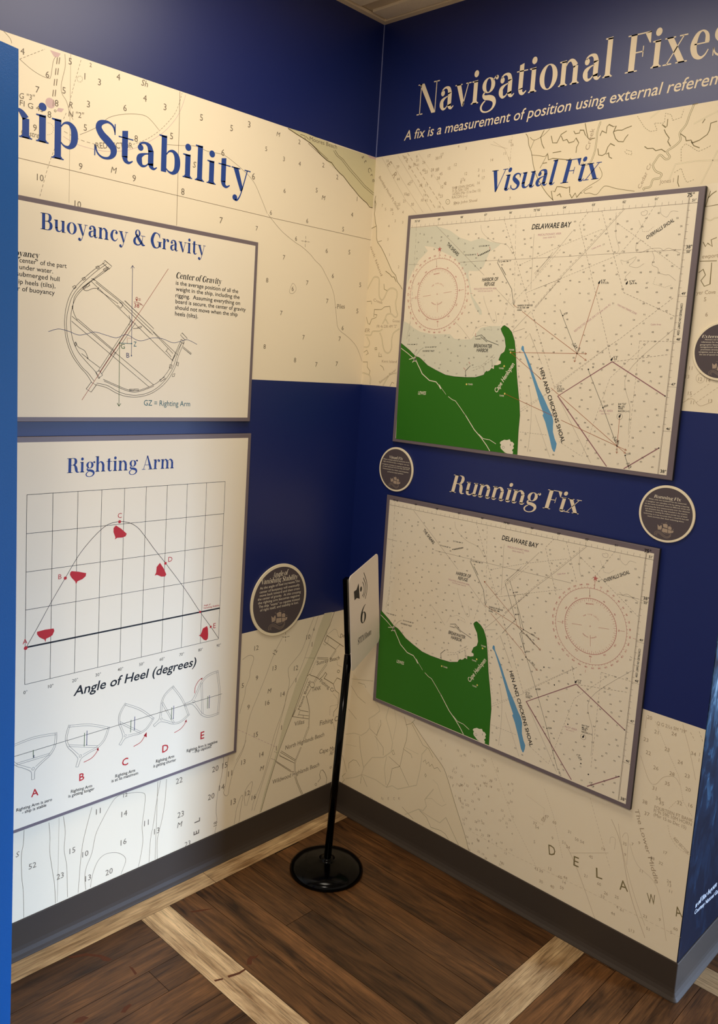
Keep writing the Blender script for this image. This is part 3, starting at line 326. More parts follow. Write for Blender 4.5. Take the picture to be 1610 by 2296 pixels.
["L",6,"wall_left","coastline_print","ink_coast",None,[[24,0,0,0,[-3787,22253,-3440,22174,-3062,22099,-2869,22045,-2671,21957,-2417,21812,-2163,21715,-1961,21690,-1800,21570,-1587,21459,-1427,21405,-1095,21191,-900,21087,-701,20965,-474,20863,-304,20804,-156,20704,-16,20703]],[14,0,0,0,[-2919,22073,-2116,21749]],[14,0,0,0,[-2972,22028,-2172,21710]],[14,0,0,0,[-1917,22059,-1771,21938,-1545,21866,-1216,21658,-827,21456,-486,21275,-11,21106]],[14,0,0,0,[-1854,22090,-1702,21970,-1486,21900,-1156,21699,-766,21497,-424,21315,5,21167]],[14,0,0,0,[-3303,22200,-3127,22209,-3086,22094]],[14,0,0,0,[-3089,22208,-2962,22139]],[17,0,0,0,[-605,7308,-719,7066,-811,6837,-911,6708,-1046,6473,-1429,5819,-1731,5285,-2310,4036,-2810,2983,-3250,1768,-3473,1054]],[11,0,0,0,[-906,6649,-1012,6319]],[14,0,0,0,[-1681,5192,-2084,4365,-2286,3997]],[13,0,0,0,[-2955,6863,-2854,6834]],[13,0,0,0,[-2733,6820,-2632,6822]],[13,0,0,0,[-2812,6981,-2807,6912]],[13,0,0,0,[-2796,6754,-2799,6677]],[13,0,0,0,[-2834,6830,-2753,6817]],[13,0,0,0,[-2799,6848,-2799,6792]],[17,0,0,0,[-1729,5268,-1626,5309,-1557,5251,-1446,5202,-1333,5143,-1195,5062,-1147,5001,-978,5093,-876,5202,-802,5119,-926,4998,-761,4893,-450,4685,-282,4864,-65,4745]],[15,0,0,0,[-450,4685,-336,4421,-139,4270,-118,4026,-165,3764,-338,3640,-347,3471]],[17,0,0,0,[-1718,4565,-1584,4202,-1521,3955,-1523,3691,-1521,3392]],[11,0,0,0,[-1546,3432,-1732,3054]],[11,0,0,0,[-1499,3386,-1680,3039]],[11,0,0,0,[-1842,2805,-2058,2408,-2092,2286,-2072,2014]],[11,0,0,0,[-1806,2784,-2023,2380,-2047,2255,-2027,1983]],[11,0,0,0,[-878,5501,-1255,5158,-1407,4980]],[11,0,0,0,[-822,5466,-1200,5122,-1352,4951]],[15,0,0,0,[-1501,4806,-1717,4548]],[11,0,0,0,[-441,5916,-712,5647]],[11,0,0,0,[-406,5882,-664,5617]],[17,0,0,0,[-918,6520,-54,5943]],[15,0,0,0,[-1012,6319,-442,5922,-249,6066]],[14,0,0,0,[-894,6502,-1012,6319]],[13,0,0,0,[-1322,5825,-782,5689]],[13,0,0,0,[-1318,5778,-778,5638]],[13,0,0,0,[-2308,4003,-2197,4200]],[14,0,0,0,[-2308,4003,-1546,3714]],[14,0,0,0,[-1962,4131,-1565,3967]],[13,0,0,0,[-1962,4131,-2053,3950]],[13,0,0,0,[-2014,3989,-1555,3825]],[13,0,0,0,[-1797,3914,-1810,3802]],[13,0,0,0,[-2725,2931,-2045,2404]],[13,0,0,0,[-2763,2898,-2064,2366]],[13,0,0,0,[-2780,2844,-2775,2778,-2080,2299]],[13,0,0,0,[-2949,2654,-2232,2083]],[13,0,0,0,[-2913,2594,-2251,2056,-2079,1993]],[13,0,0,0,[-2045,1816,-1941,1554,-1666,1030]],[13,0,0,0,[-1989,1804,-1889,1544,-1610,1031]],[15,0,0,0,[-925,1231,-798,1326,-857,1500,-808,1622,-717,1620,-591,1465,-481,1239,-495,1017]],[13,0,0,0,[-259,1611,-375,1614,-356,1563,-240,1550]],[13,0,0,1,[-1364,4878,-1381,4824,-1436,4801,-1506,4819,-1566,4869,-1593,4933,-1576,4986,-1522,5009,-1451,4992,-1391,4942]],[15,0,0,1,[-172,5075,-192,5040,-242,5042,-286,5080,-290,5124,-250,5142,-198,5120]],[10,0,0,1,[-969,1167,-982,1136,-1016,1139,-1046,1174,-1049,1213,-1023,1228,-987,1207]],[10,40,0,0,[-1865,5929,-1429,5819]],[10,40,0,0,[-3159,2800,-2929,2664]],[10,40,0,0,[-3032,3002,-2885,2909]],[10,40,0,0,[-895,6509,-819,6396,-850,6237,-978,6181,-1073,6266]],[10,40,0,0,[-854,6550,-574,6678,-456,6622,-344,6368,-248,6316]],[10,40,0,0,[-1584,5316,-1376,5693,-1292,5724]],[10,40,0,0,[-339,5516,-301,5340,-58,5201]],[10,40,0,0,[-419,4323,-192,4079,-150,3863,-543,3897,-537,3557]],[10,40,0,0,[-353,3268,-208,2918]]],[[0,[-2021,21607,-2022,21611,-2024,21614,-2028,21615,-2031,21615,-2034,21614,-2037,21611,-2037,21607,-2037,21604,-2034,21601,-2031,21600,-2028,21600,-2024,21601,-2022,21604]],[0,[-1965,21595,-1966,21599,-1968,21602,-1972,21603,-1975,21603,-1978,21602,-1981,21599,-1981,21595,-1981,21592,-1978,21589,-1975,21588,-1972,21588,-1968,21589,-1966,21592]],[0,[-1909,21583,-1910,21587,-1912,21590,-1915,21591,-1919,21591,-1922,21590,-1924,21587,-1925,21583,-1924,21580,-1922,21577,-1919,21575,-1915,21575,-1912,21577,-1910,21580]],[0,[-1853,21571,-1853,21575,-1856,21577,-1859,21579,-1862,21579,-1866,21577,-1868,21575,-1869,21571,-1868,21568,-1866,21565,-1862,21563,-1859,21563,-1856,21565,-1853,21568]],[0,[-1796,21559,-1797,21562,-1799,21565,-1802,21567,-1806,21567,-1809,21565,-1811,21562,-1812,21559,-1811,21556,-1809,21553,-1806,21551,-1802,21551,-1799,21553,-1797,21556]],[0,[-1739,21547,-1740,21550,-1742,21553,-1745,21555,-1749,21555,-1752,21553,-1754,21550,-1755,21547,-1754,21543,-1752,21541,-1749,21539,-1745,21539,-1742,21541,-1740,21543]]],[],[]],
["L",9,"wall_left","sounding_lettering","ink_num",None,[],[],[["si","","N \"2\"","",-10516,20890,-10116,20946,125],["si","R ","G \"3\"","",-11675,20979,-11316,21028,119],["s","","Fl G 4s","",-11673,20838,-11134,20824,119],["si","Obst","re","",-11334,20235,-11213,20238,122],["s","","RED SECTOR","",-9793,20338,-8807,20561,137],["s","","Piles","",-1346,17361,-1010,17401,145],["s","","Moores Beach","",-2923,22122,-1777,22135,117],["s","","Sunray Beach","",-1322,5557,-224,5522,140],["s","","TANK","",-1477,4662,-1051,4630,141],["s","","Villas","",-2198,3638,-1744,3613,153],["s","","North Highlands Beach","",-2540,2911,-752,2869,153],["s","","Wildwood Highlands Beach","",-3037,1867,-904,1818,153],["s","","Fishing C","",-998,3322,-130,3258,179],["s","","Cape Ma","y",-937,2278,-192,2188,161],["s","","Air","",-421,2057,-216,2039,163],["s","","Miami Beach","",-1984,4150,-1550,5047,113],["s","","Fishing Cr","",-1126,4913,-422,4357,122],["s","","De","",-260,6302,-46,6277,143]],[["s",0,138,[4,7],[-11621,21990,-2703,18012]],["s",0,144,[5,8],[-10498,22109,-10980,20817]],["s",0,142,[6,7,6,7],[-11040,21668,-11269,21279,-1629,18352,-1809,17555]],["s",0,147,[1,5,6,7],[-10128,21887,-362,18222,-1052,16785,-1160,16430]],["s",0,149,[3,3,5],[-9752,21863,-10022,21292,-10091,20746]],["s",0,151,[4,9],[-9257,22119,-10190,19844]],["s",0,145,[5,8,7],[-10637,21434,-10813,21107,-2126,15568]],["s",0,156,[4],[-8510,21829]],["s",0,154,[6],[-9056,21459]],["s",0,159,[3,9,16,15],[-7924,21772,-8752,19862,-3433,4778,-3847,3823]],["s",0,165,[5,3,14],[-6803,21800,-5207,22016,-8516,2850]],["s",0,143,[9,5],[-11317,20444,-955,19171]],["s",0,162,[5,5,13,12,10],[-7704,21118,-5806,21774,-9578,1374,-2263,5670,-1783,6634]],["s",0,157,[8,23],[-8726,20817,-10386,1773]],["s",0,171,[6],[-6063,21078]],["s",0,178,[6],[-4974,20680]],["s",0,146,[10],[-11177,19386]],["s",0,167,[8,16],[-7303,19819,-8514,2003]],["s",0,152,[10,52],[-10244,18965,-11149,2387]],["s",0,88,[2],[-9987,22179]],["s",0,87,["o"],[-10842,20946]],["si",0,148,["M"],[-9317,19939]],["si",0,147,["Sh"],[-8532,22175]],["si",0,159,["S"],[-6969,20569]],["si",0,139,["R"],[-10468,21160]],["s",0,125,[5],[-4560,21513]],["s",0,128,[3,7],[-3883,21385,-4768,19290]],["s",0,130,[4],[-3266,21384]],["s",0,129,[2,6,6],[-3320,21990,-3796,20513,-4275,19814]],["s",0,133,[2,7],[-2307,21548,-3692,18632]],["s",0,136,[2,6,7],[-1688,21328,-3283,17773,-3686,17017]],["s",0,134,[5,6,6],[-2524,20774,-2841,19823,-3253,19241]],["s",0,141,[1,4,7,8],[-754,20847,-937,20332,-2734,16367,-3035,15659]],["s",0,140,[5],[-1299,19826]],["s",0,139,[6],[-1959,19071]],["s",0,132,[8],[-4292,17903]],["s",0,148,[5,7],[-421,17378,-1224,15633]],["s",0,135,[8],[-4267,15991]],["s",0,166,[7,20],[-6030,19302,-8943,1283]],["si",0,126,["M"],[-4139,22008]],["si",0,135,["M"],[-2221,20610]],["s",-62,153,["s"],[-587,22163]],["s",-60,154,["t"],[-468,22057]],["s",-58,155,["C"],[-260,21830]],["s",-55,156,["r","e"],[-131,21698,-34,21562]],["s",0,160,[11,10,23],[-9320,3211,-9675,2116,-6328,1082]],["s",0,173,[22,13],[-6718,3229,-7432,1922]],["s",0,180,[20],[-5407,3173]],["s",0,182,[15,20],[-5042,3170,-5518,2311]],["s",0,184,[11],[-4824,2830]],["s",0,183,[14],[-5123,2478]],["s",0,187,[13],[-4643,1832]],["s",0,176,[23],[-6618,2132]],["s",0,170,[11],[-7790,2301]],["s",0,158,[15,13,13],[-10054,2366,-3205,5882,-4310,3045]],["si",0,167,["M"],[-6637,1816]],["si",0,141,["S"],[-11543,2858]],["s",90,133,[18],[-5314,1338]],["s",0,118,[12],[-8499,3396]],["sb",90,201,["E"],[-6024,1323]],["sb",90,200,["L"],[-6009,1712]],["s",0,153,[12,5],[-4006,6714,-4485,5605]],["s",0,155,[9,9],[-3926,5718,-4210,4832]],["s",0,161,[14,14,12],[-2792,4905,-3569,3071,-4075,1923]],["s",0,163,[16,1],[-3805,1693,-2240,5249]],["s",0,164,[1,1,1],[-1590,6338,-2761,3751,-2946,3089]],["si",0,146,["M"],[-3372,5159]],["si",0,150,["M"],[-3519,2585]],["s",55,144,[12],[-3221,6416]],["s",0,111,[6],[-1545,6854]]]],
["L",4,"wall_left","buoy_marking","ink_mauve",None,[[11,0,1,0,[-10639,20417,-10263,20318,-9705,20312,-9262,20392,-8807,20553,-8342,20839,-7916,21181,-7582,21588,-7418,21915,-7314,22229]],[13,100,0,0,[-4572,4185,-2982,3148]]],[[0,[-10849,21067,-10860,21117,-10892,21157,-10938,21179,-10990,21179,-11036,21157,-11068,21117,-11079,21067,-11068,21017,-11036,20977,-10990,20955,-10938,20955,-10892,20977,-10860,21017]],[0,[-10990,22206,-10731,22206,-10789,22106,-10889,22094]],[0,[-10771,21015,-10629,21027,-10689,20938,-10810,20933]],[0,[-418,22271,14,22266,3,22202,-136,22208,-273,22196]]],[],[]],
["L",12,"wall_left","heading_lettering","navy_print","navy blue heading lettering reading Ship Stability",[],[],[["P","Sh","ip Stability","",-11290,20166,-5083,20195,834]],[]],
["LP",9,"A","title_lettering","navy_print",None,[],[],[["P","","Buoyancy & Gravity","",-11216,18229,-6598,18263,369]],[]],
["LP",9,"A","caption_heading_text","ink_black",None,[],[],[["PI","Center of Buo","yancy","",-11718,17556,-11219,17565,132]],[]],
["LP",9,"A","caption_text","ink_black",None,[],[],[["s","is the \"","center\" of the part","",-11701,17418,-10564,17432,106],["s","of the hull that is ","under water.","",-11700,17268,-10900,17268,107],["s","The shape of the s","ubmerged hull","",-11698,17113,-10737,17104,107],["s","changes when the shi","p heels (tilts),","",-11681,16941,-10837,16939,107],["s","so the center ","of buoyancy","",-11633,16783,-10851,16777,108]],[]],
["LP",9,"A","caption_heading_text","ink_black",None,[],[],[["PI","","Center of Gravity","",-7498,17571,-6005,17576,153]],[]],
["LP",9,"A","caption_text","ink_black",None,[],[],[["sm","","is the average position of all the","",-7506,17403,-5433,17403,107],["sm","","weight in the ship, including the","",-7500,17245,-5376,17249,107],["sm","","rigging.  Assuming everything on","",-7503,17081,-5349,17085,107],["sm","","board is secure, the center of gravity","",-7497,16922,-5136,16925,107],["sm","","should not move when the ship","",-7501,16767,-5420,16765,108],["sm","","heels (tilts).","",-7499,16607,-6764,16593,108]],[]],
["LP",6,"A","hull_drawing_print","ink_grey",None,[[11,0,1,0,[-9573,17695,-9879,17466,-10261,17105,-10447,16851,-10548,16568,-10592,16252,-10579,15980,-10523,15709,-10389,15401,-10176,15132,-9997,14958,-9850,14759]],[11,0,1,0,[-9528,17662,-9833,17424,-10209,17064,-10404,16797,-10496,16515,-10545,16217,-10528,15945,-10468,15693,-10334,15404,-10124,15134,-9953,14988,-9793,14802]],[11,0,1,0,[-9426,17583,-9699,17369,-9959,17172,-10172,16959,-10318,16767,-10411,16503,-10440,16226,-10417,15953,-10353,15720,-10227,15489,-10004,15261,-9754,15028,-9637,14869]],[11,0,1,0,[-9458,17607,-9874,17261,-10207,16975,-10357,16763,-10389,16486]],[11,0,1,0,[-9746,14713,-9448,14648,-9166,14517,-8879,14439,-8540,14433,-8195,14513,-7898,14678,-7649,14905,-7453,15212,-7336,15570,-7176,15924]],[11,0,1,0,[-9724,14751,-9427,14702,-9144,14568,-8857,14490,-8541,14480,-8197,14565,-7925,14721,-7702,14938,-7506,15231,-7394,15567,-7240,15937]],[11,0,1,0,[-9545,14852,-9172,14718,-8836,14610,-8545,14600,-8103,14750,-7831,14933,-7609,15205,-7516,15472,-7294,15947]],[11,0,1,0,[-9521,14811,-9171,14685,-8835,14576,-8544,14566,-8077,14725]],[11,0,1,0,[-9960,17188,-10130,17022,-10042,16965,-9868,17040,-9714,17049]],[11,0,1,0,[-10412,16562,-10353,16391,-10265,16241]],[11,0,1,0,[-10319,15723,-10230,15609,-10054,15520,-9962,15344]],[11,0,1,0,[-8870,16484,-8828,16364,-8863,16236]],[11,0,1,0,[-8622,16193,-8502,16244,-8525,16200,-8741,16163]],[11,0,0,0,[-9938,17214,-7502,15403]],[11,0,0,0,[-9883,17276,-9068,16795]],[11,0,0,0,[-9806,17190,-9067,16754]],[11,0,0,0,[-9068,16795,-7362,15569]],[11,0,0,0,[-9758,17036,-9183,16742]],[11,0,0,0,[-9715,17089,-9757,17024]],[11,0,0,0,[-10414,16209,-8227,14703]],[11,0,0,0,[-10408,16327,-8078,14751]],[11,0,0,0,[-10265,16281,-9266,15587]],[11,0,0,0,[-8795,16366,-9695,15039]],[11,0,0,0,[-8674,16314,-9585,14986]],[11,0,0,0,[-8747,16346,-9641,15025]],[11,0,0,0,[-8153,16123,-7521,15604]],[11,0,0,0,[-7270,15882,-7540,15427]],[11,0,0,0,[-7214,15807,-6927,15637,-6948,15614,-7223,15775]],[11,0,0,0,[-9205,16708,-9110,16635]],[11,0,0,0,[-9110,16635,-9042,16723]],[11,0,0,0,[-9042,16723,-9147,16787]],[11,0,0,0,[-9918,17271,-9829,17235]],[11,0,0,0,[-9335,15562,-9355,15458]],[11,0,0,0,[-9218,15548,-9286,15462]],[11,0,0,0,[-7755,15634,-7681,15725]],[11,0,0,0,[-7539,15405,-7441,15564]],[11,0,0,0,[-8252,16116,-8150,16047]],[11,0,0,0,[-10140,15455,-9962,15344]],[11,0,0,0,[-7730,15657,-7569,15513]],[11,0,0,0,[-10006,15361,-9643,15135]],[11,0,0,1,[-9575,17743,-9382,17629,-9452,17552,-9635,17671]],[11,0,0,1,[-7255,16165,-7079,16028,-7158,15987,-7306,16108]],[11,0,0,1,[-8999,16834,-8131,16210,-8227,16097,-9075,16728]],[11,0,0,1,[-9753,15020,-9651,15061,-9566,14954,-9673,14868]],[11,0,0,1,[-9868,14771,-9732,14701,-9863,14526,-9998,14600]],[11,0,0,1,[-9614,17519,-9526,17582,-9489,17547,-9577,17480]],[11,0,0,1,[-9815,17553,-9749,17593,-9713,17558,-9769,17511]],[11,0,0,1,[-10169,17241,-10101,17281,-10070,17245,-10134,17198]],[11,0,0,1,[-10404,17019,-10345,17057,-10311,17022,-10365,16969]],[11,0,0,1,[-10045,17111,-9981,17146,-9958,17109,-10035,17045]],[11,0,0,1,[-10152,17032,-10079,17087,-10053,17051,-10121,16984]],[11,0,0,1,[-7381,15391,-7328,15372,-7340,15283,-7393,15303]],[11,0,0,1,[-7499,15055,-7437,15080,-7454,15000,-7517,14989]],[11,0,0,1,[-8798,14623,-8668,14627,-8667,14588,-8797,14585]],[11,0,0,1,[-8668,14627,-8527,14635,-8525,14596,-8667,14588]],[11,0,0,1,[-7906,14887,-7755,14980,-7728,14937,-7878,14844]],[11,0,0,1,[-7603,15315,-7535,15296,-7557,15207,-7620,15226]],[11,0,0,1,[-10297,15724,-10266,15666,-10295,15625,-10331,15682]],[11,0,0,1,[-7285,15991,-7177,15955,-7206,15887,-7303,15924]]],[],[],[]],
["LP",7,"A","waterline_print","ink_blue",None,[[11,0,1,0,[-10993,15917,-10747,15998,-10494,15967,-10236,15895,-10019,15935,-9799,15999,-9482,15942,-9205,15900,-8926,15999,-8636,15886,-8441,15882,-8148,15975,-7845,15966,-7532,15887,-7273,15948,-7062,15993,-6759,15893]],[13,0,0,0,[-8805,17724,-8768,15491]],[13,0,0,0,[-8850,17645,-8805,17724,-8751,17666]]],[[0,[-8749,15478,-8751,15486,-8756,15492,-8763,15496,-8771,15496,-8779,15492,-8783,15486,-8785,15478,-8783,15470,-8779,15464,-8771,15460,-8763,15460,-8756,15464,-8751,15470]]],[["s","","B","",-8909,15420,-8823,15425,125]],[]],
["LP",7,"A","heel_angle_marking","ink_red",None,[[11,0,0,0,[-7752,17778,-10107,14325]],[11,0,1,0,[-8748,16827,-8618,16831,-8471,16763]],[11,25,0,0,[-8896,15784,-8900,15917,-8781,15913]]],[],[["s","","θ=","",-8691,16849,-8547,16851,107],["s","","38°","",-8729,16696,-8517,16700,107]],[]],
["LP",8,"A","gravity_arrow_print","ink_green",None,[[13,0,0,0,[-9113,15783,-9086,14194]],[15,0,0,0,[-9140,14265,-9086,14190,-9031,14258]]],[[0,[-9088,15783,-9090,15791,-9096,15798,-9104,15802,-9113,15802,-9121,15798,-9126,15791,-9128,15783,-9126,15774,-9121,15767,-9113,15763,-9104,15763,-9096,15767,-9090,15774]]],[["s","","G","",-9071,15636,-8963,15638,124]],[]],
["LP",8,"A","righting_arm_marking","ink_teal",None,[[13,0,0,0,[-9089,15776,-8786,15783]]],[[0,[-8754,15784,-8756,15792,-8761,15798,-8768,15802,-8776,15802,-8783,15798,-8788,15792,-8790,15784,-8788,15776,-8783,15770,-8776,15767,-8768,15767,-8761,15770,-8756,15776]]],[["s","","Z","",-8712,15717,-8630,15718,126],["s","","GZ = Righting Arm","",-8360,14216,-6912,14207,143]],[]],
["LP",9,"B","title_lettering","navy_print",None,[],[],[["P","","Righting Arm","",-10464,12533,-7369,12520,362]],[]],
["LP",6,"B","graph_grid_print","ink_black",None,[[11,0,0,0,[-11466,12059,-11466,7352]],[11,0,0,0,[-10814,12059,-10814,7352]],[11,0,0,0,[-10162,12059,-10162,7352]],[11,0,0,0,[-9510,12059,-9510,7352]],[11,0,0,0,[-8858,12059,-8858,7352]],[11,0,0,0,[-8207,12059,-8207,7352]],[11,0,0,0,[-7555,12059,-7555,7352]],[11,0,0,0,[-6903,12059,-6903,7352]],[11,0,0,0,[-6251,12059,-6251,7352]],[11,0,0,0,[-5599,12059,-5599,7352]],[11,0,0,0,[-11466,12059,-5599,12059]],[11,0,0,0,[-11466,11118,-5599,11118]],[11,0,0,0,[-11466,10176,-5599,10176]],[11,0,0,0,[-11466,9235,-5599,9235]],[11,0,0,0,[-11466,7352,-5599,7352]],[42,0,0,0,[-11466,8293,-5599,8293]]],[],[],[]],
["LP",6,"B","righting_curve","ink_black",None,[[13,0,1,0,[-11447,8281,-11140,8777,-10848,9275,-10467,9875,-10121,10406,-9811,10756,-9494,11035,-9262,11156,-8975,11187,-8680,11125,-8425,10967,-8188,10695,-7891,10319,-7531,9895,-6868,9075,-6303,8300,-5895,7777,-5591,7364]]],[],[],[]],
["LP",6,"B","axis_lettering","ink_black",None,[],[],[],[["s",0,85,["2.0","1.5","1.0","0.5","0.0","-0.5","0°","10°","20°","30°","40°","50°","60°","70°","80°","90°"],[-11796,12059,-11796,11118,-11796,10176,-11796,9235,-11796,8293,-11796,7352,-11446,7152,-10794,7152,-10142,7152,-9490,7152,-8838,7152,-8187,7152,-7535,7152,-6883,7152,-6231,7152,-5579,7152]]]],
["LP",6,"B","axis_title_lettering","ink_black",None,[],[],[["sbi","","Angle of Heel (degrees)","",-10182,6734,-6363,6707,251]],[]],
["LP",6,"B","sketch_caption_text","ink_black",None,[],[],[["sb","","Righting Arm is zero","",-11645,4094,-10713,4059,80],["sb","","- ship is stable","",-11496,3977,-10863,3958,80]],[]],
["LP",6,"B","sketch_caption_text","ink_black",None,[],[],[["sb","","Righting Arm","",-10199,4086,-9593,4051,84],["sb","","is getting longer","",-10266,3980,-9523,3947,84]],[]],
["LP",6,"B","sketch_caption_text","ink_black",None,[],[],[["sb","","Righting Arm","",-8909,4088,-8292,4065,87],["sb","","is at its maximum","",-9017,3985,-8194,3955,87]],[]],
["LP",6,"B","sketch_caption_text","ink_black",None,[],[],[["sb","","Righting Arm","",-7625,4108,-7012,4082,91],["sb","","is getting shorter","",-7703,3993,-6945,3954,91]],[]],
["LP",6,"B","sketch_caption_text","ink_black",None,[],[],[["sb","","Righting Arm is negative","",-6583,4103,-5470,4076,94],["sb","","- ship capsizes!","",-6368,4006,-5682,3986,94]],[]],
["LP",8,"B","graph_point","print_red",None,[],[[0,[-11403,8277,-11408,8298,-11422,8315,-11441,8324,-11462,8324,-11481,8315,-11495,8298,-11499,8277,-11495,8257,-11481,8240,-11462,8231,-11441,8231,-11422,8240,-11408,8257]]],[],[]],
["LP",8,"B","graph_point","print_red",None,[],[[0,[-10416,9886,-10421,9904,-10432,9919,-10449,9927,-10468,9927,-10485,9919,-10496,9904,-10500,9886,-10496,9868,-10485,9853,-10468,9845,-10449,9845,-10432,9853,-10421,9868]]],[],[]],
["LP",8,"B","graph_point","print_red",None,[],[[0,[-8937,11183,-8942,11202,-8953,11216,-8970,11224,-8989,11224,-9006,11216,-9017,11202,-9021,11183,-9017,11165,-9006,11150,-8989,11142,-8970,11142,-8953,11150,-8942,11165]]],[],[]],
["LP",8,"B","graph_point","print_red",None,[],[[0,[-7491,9890,-7495,9907,-7506,9921,-7522,9929,-7540,9929,-7556,9921,-7567,9907,-7571,9890,-7567,9872,-7556,9859,-7540,9851,-7522,9851,-7506,9859,-7495,9872]]],[],[]],
["LP",8,"B","graph_point","print_red",None,[],[[0,[-6267,8300,-6271,8315,-6281,8328,-6295,8335,-6311,8335,-6325,8328,-6335,8315,-6339,8300,-6335,8284,-6325,8272,-6311,8265,-6295,8265,-6281,8272,-6271,8284]]],[],[]],
["LP",8,"B","graph_point","print_red",None,[],[[0,[-5865,7779,-5868,7794,-5878,7807,-5893,7814,-5909,7814,-5923,7807,-5933,7794,-5937,7779,-5933,7763,-5923,7750,-5909,7743,-5893,7743,-5878,7750,-5868,7763]]],[],[]],
["LP",8,"B","hull_marker","print_red",None,[],[[0,[-11171,8635,-10968,8651,-10743,8639,-10725,8571,-10771,8472,-10857,8433,-10934,8414,-10954,8329,-10977,8397,-11050,8442,-11114,8488,-11171,8571]]],[],[]],
["LP",8,"B","hull_marker","print_red",None,[],[[0,[-10328,10013,-10293,10043,-10113,10005,-9894,9937,-9906,9860,-9995,9795,-10130,9758,-10165,9681,-10189,9762,-10290,9871,-10336,9954]]],[],[]],
["LP",8,"B","hull_marker","print_red",None,[],[[0,[-9083,11096,-8920,10988,-8760,10843,-8792,10780,-8889,10755,-9045,10762,-9106,10724,-9089,10780,-9150,10927,-9149,11036]]],[],[]],
["LP",8,"B","hull_marker","print_red",None,[],[[0,[-7708,9926,-7579,9746,-7492,9570,-7533,9519,-7651,9531,-7796,9603,-7864,9589,-7820,9671,-7810,9823]]],[],[]],
["LP",8,"B","hull_marker","print_red",None,[],[[0,[-6034,7828,-6000,7747,-5980,7567,-5986,7442,-6042,7393,-6133,7431,-6245,7558,-6316,7592,-6247,7614,-6179,7781]]],[],[]],
["LP",8,"B","arrow_tip","print_red",None,[],[[0,[-9436,5116,-9419,5017,-9488,5066]]],[],[]],
["LP",8,"B","arrow_tip","print_red",None,[],[[0,[-7958,5126,-7953,4968,-8051,5046]]],[],[]],
["LP",8,"B","arrow_tip","print_red",None,[],[[0,[-6634,5134,-6612,5036,-6683,5081]]],[],[]],
["LP",8,"B","arrow_tip","print_red",None,[],[[0,[-6113,6276,-6146,6213,-6189,6264]]],[],[]],
["LP",8,"B","point_letter","print_red",None,[],[],[],[["s",0,126,["A"],[-11470,8449]]]],
["LP",8,"B","point_letter","print_red",None,[],[],[],[["s",0,127,["B"],[-10600,9944]]]],
["LP",8,"B","point_letter","print_red",None,[],[],[],[["s",0,132,["C"],[-8980,11350]]]],
["LP",8,"B","point_letter","print_red",None,[],[],[],[["s",0,142,["D"],[-7379,9988]]]],
["LP",8,"B","point_letter","print_red",None,[],[],[],[["s",0,153,["E"],[-5764,7793]]]],
["LP",8,"B","graph_note_text","print_red",None,[],[],[["sm","","Angle of","",-6181,8442,-5946,8443,50]],[]],
["LP",8,"B","graph_note_text","print_red",None,[],[],[["sm","","Vanishing Stability","",-6189,8365,-5612,8362,50]],[]],
["LP",8,"B","point_letter","print_red",None,[],[],[],[["sb",0,192,["A"],[-11172,4440]]]],
["LP",8,"B","point_letter","print_red",None,[],[],[],[["sb",0,201,["B"],[-9898,4442]]]],
["LP",8,"B","point_letter","print_red",None,[],[],[],[["sb",0,209,["C"],[-8615,4455]]]],
["LP",8,"B","point_letter","print_red",None,[],[],[],[["sb",0,218,["D"],[-7325,4460]]]],
["LP",8,"B","point_letter","print_red",None,[],[],[],[["sb",0,226,["E"],[-6039,4479]]]],
["LP",8,"B","heel_arrow","print_red",None,[[17,0,1,0,[-9850,4830,-9627,4876,-9486,4996,-9449,5083]]],[],[],[]],
["LP",8,"B","heel_arrow","print_red",None,[[18,0,1,0,[-8364,4822,-8146,4879,-8029,5015,-7978,5088]]],[],[],[]],
["LP",8,"B","heel_arrow","print_red",None,[[17,0,1,0,[-7038,4843,-6830,4895,-6692,5008,-6650,5103]]],[],[],[]],
["LP",8,"B","heel_arrow","print_red",None,[[17,0,1,0,[-6382,5864,-6362,6062,-6252,6212,-6142,6268]]],[],[],[]],
["LP",7,"B","hull_sketch","ink_pale",None,[[10,0,1,0,[-10616,5882,-10616,5657,-10659,5475,-10786,5305,-10969,5189,-11133,5067,-11182,4988,-11188,4806]],[8,0,1,0,[-10659,5870,-10665,5657,-10701,5493,-10823,5341,-11005,5226,-11163,5128]],[10,0,1,0,[-11832,5882,-11832,5657,-11790,5475,-11662,5305,-11480,5189,-11315,5067,-11267,4988,-11261,4806]],[8,0,1,0,[-11790,5870,-11784,5657,-11747,5493,-11625,5341,-11443,5226,-11285,5128]],[8,0,0,0,[-11261,4806,-11188,4806]],[8,0,1,0,[-11820,5821,-11224,5882,-10628,5821]],[8,0,1,0,[-11820,5870,-11224,5931,-10628,5870]],[8,0,0,0,[-11662,5371,-10786,5371]],[8,0,0,0,[-11662,5323,-10786,5323]],[8,0,0,1,[-11188,5092,-11198,5118,-11224,5128,-11250,5118,-11261,5092,-11250,5066,-11224,5055,-11198,5066]]],[],[],[]],
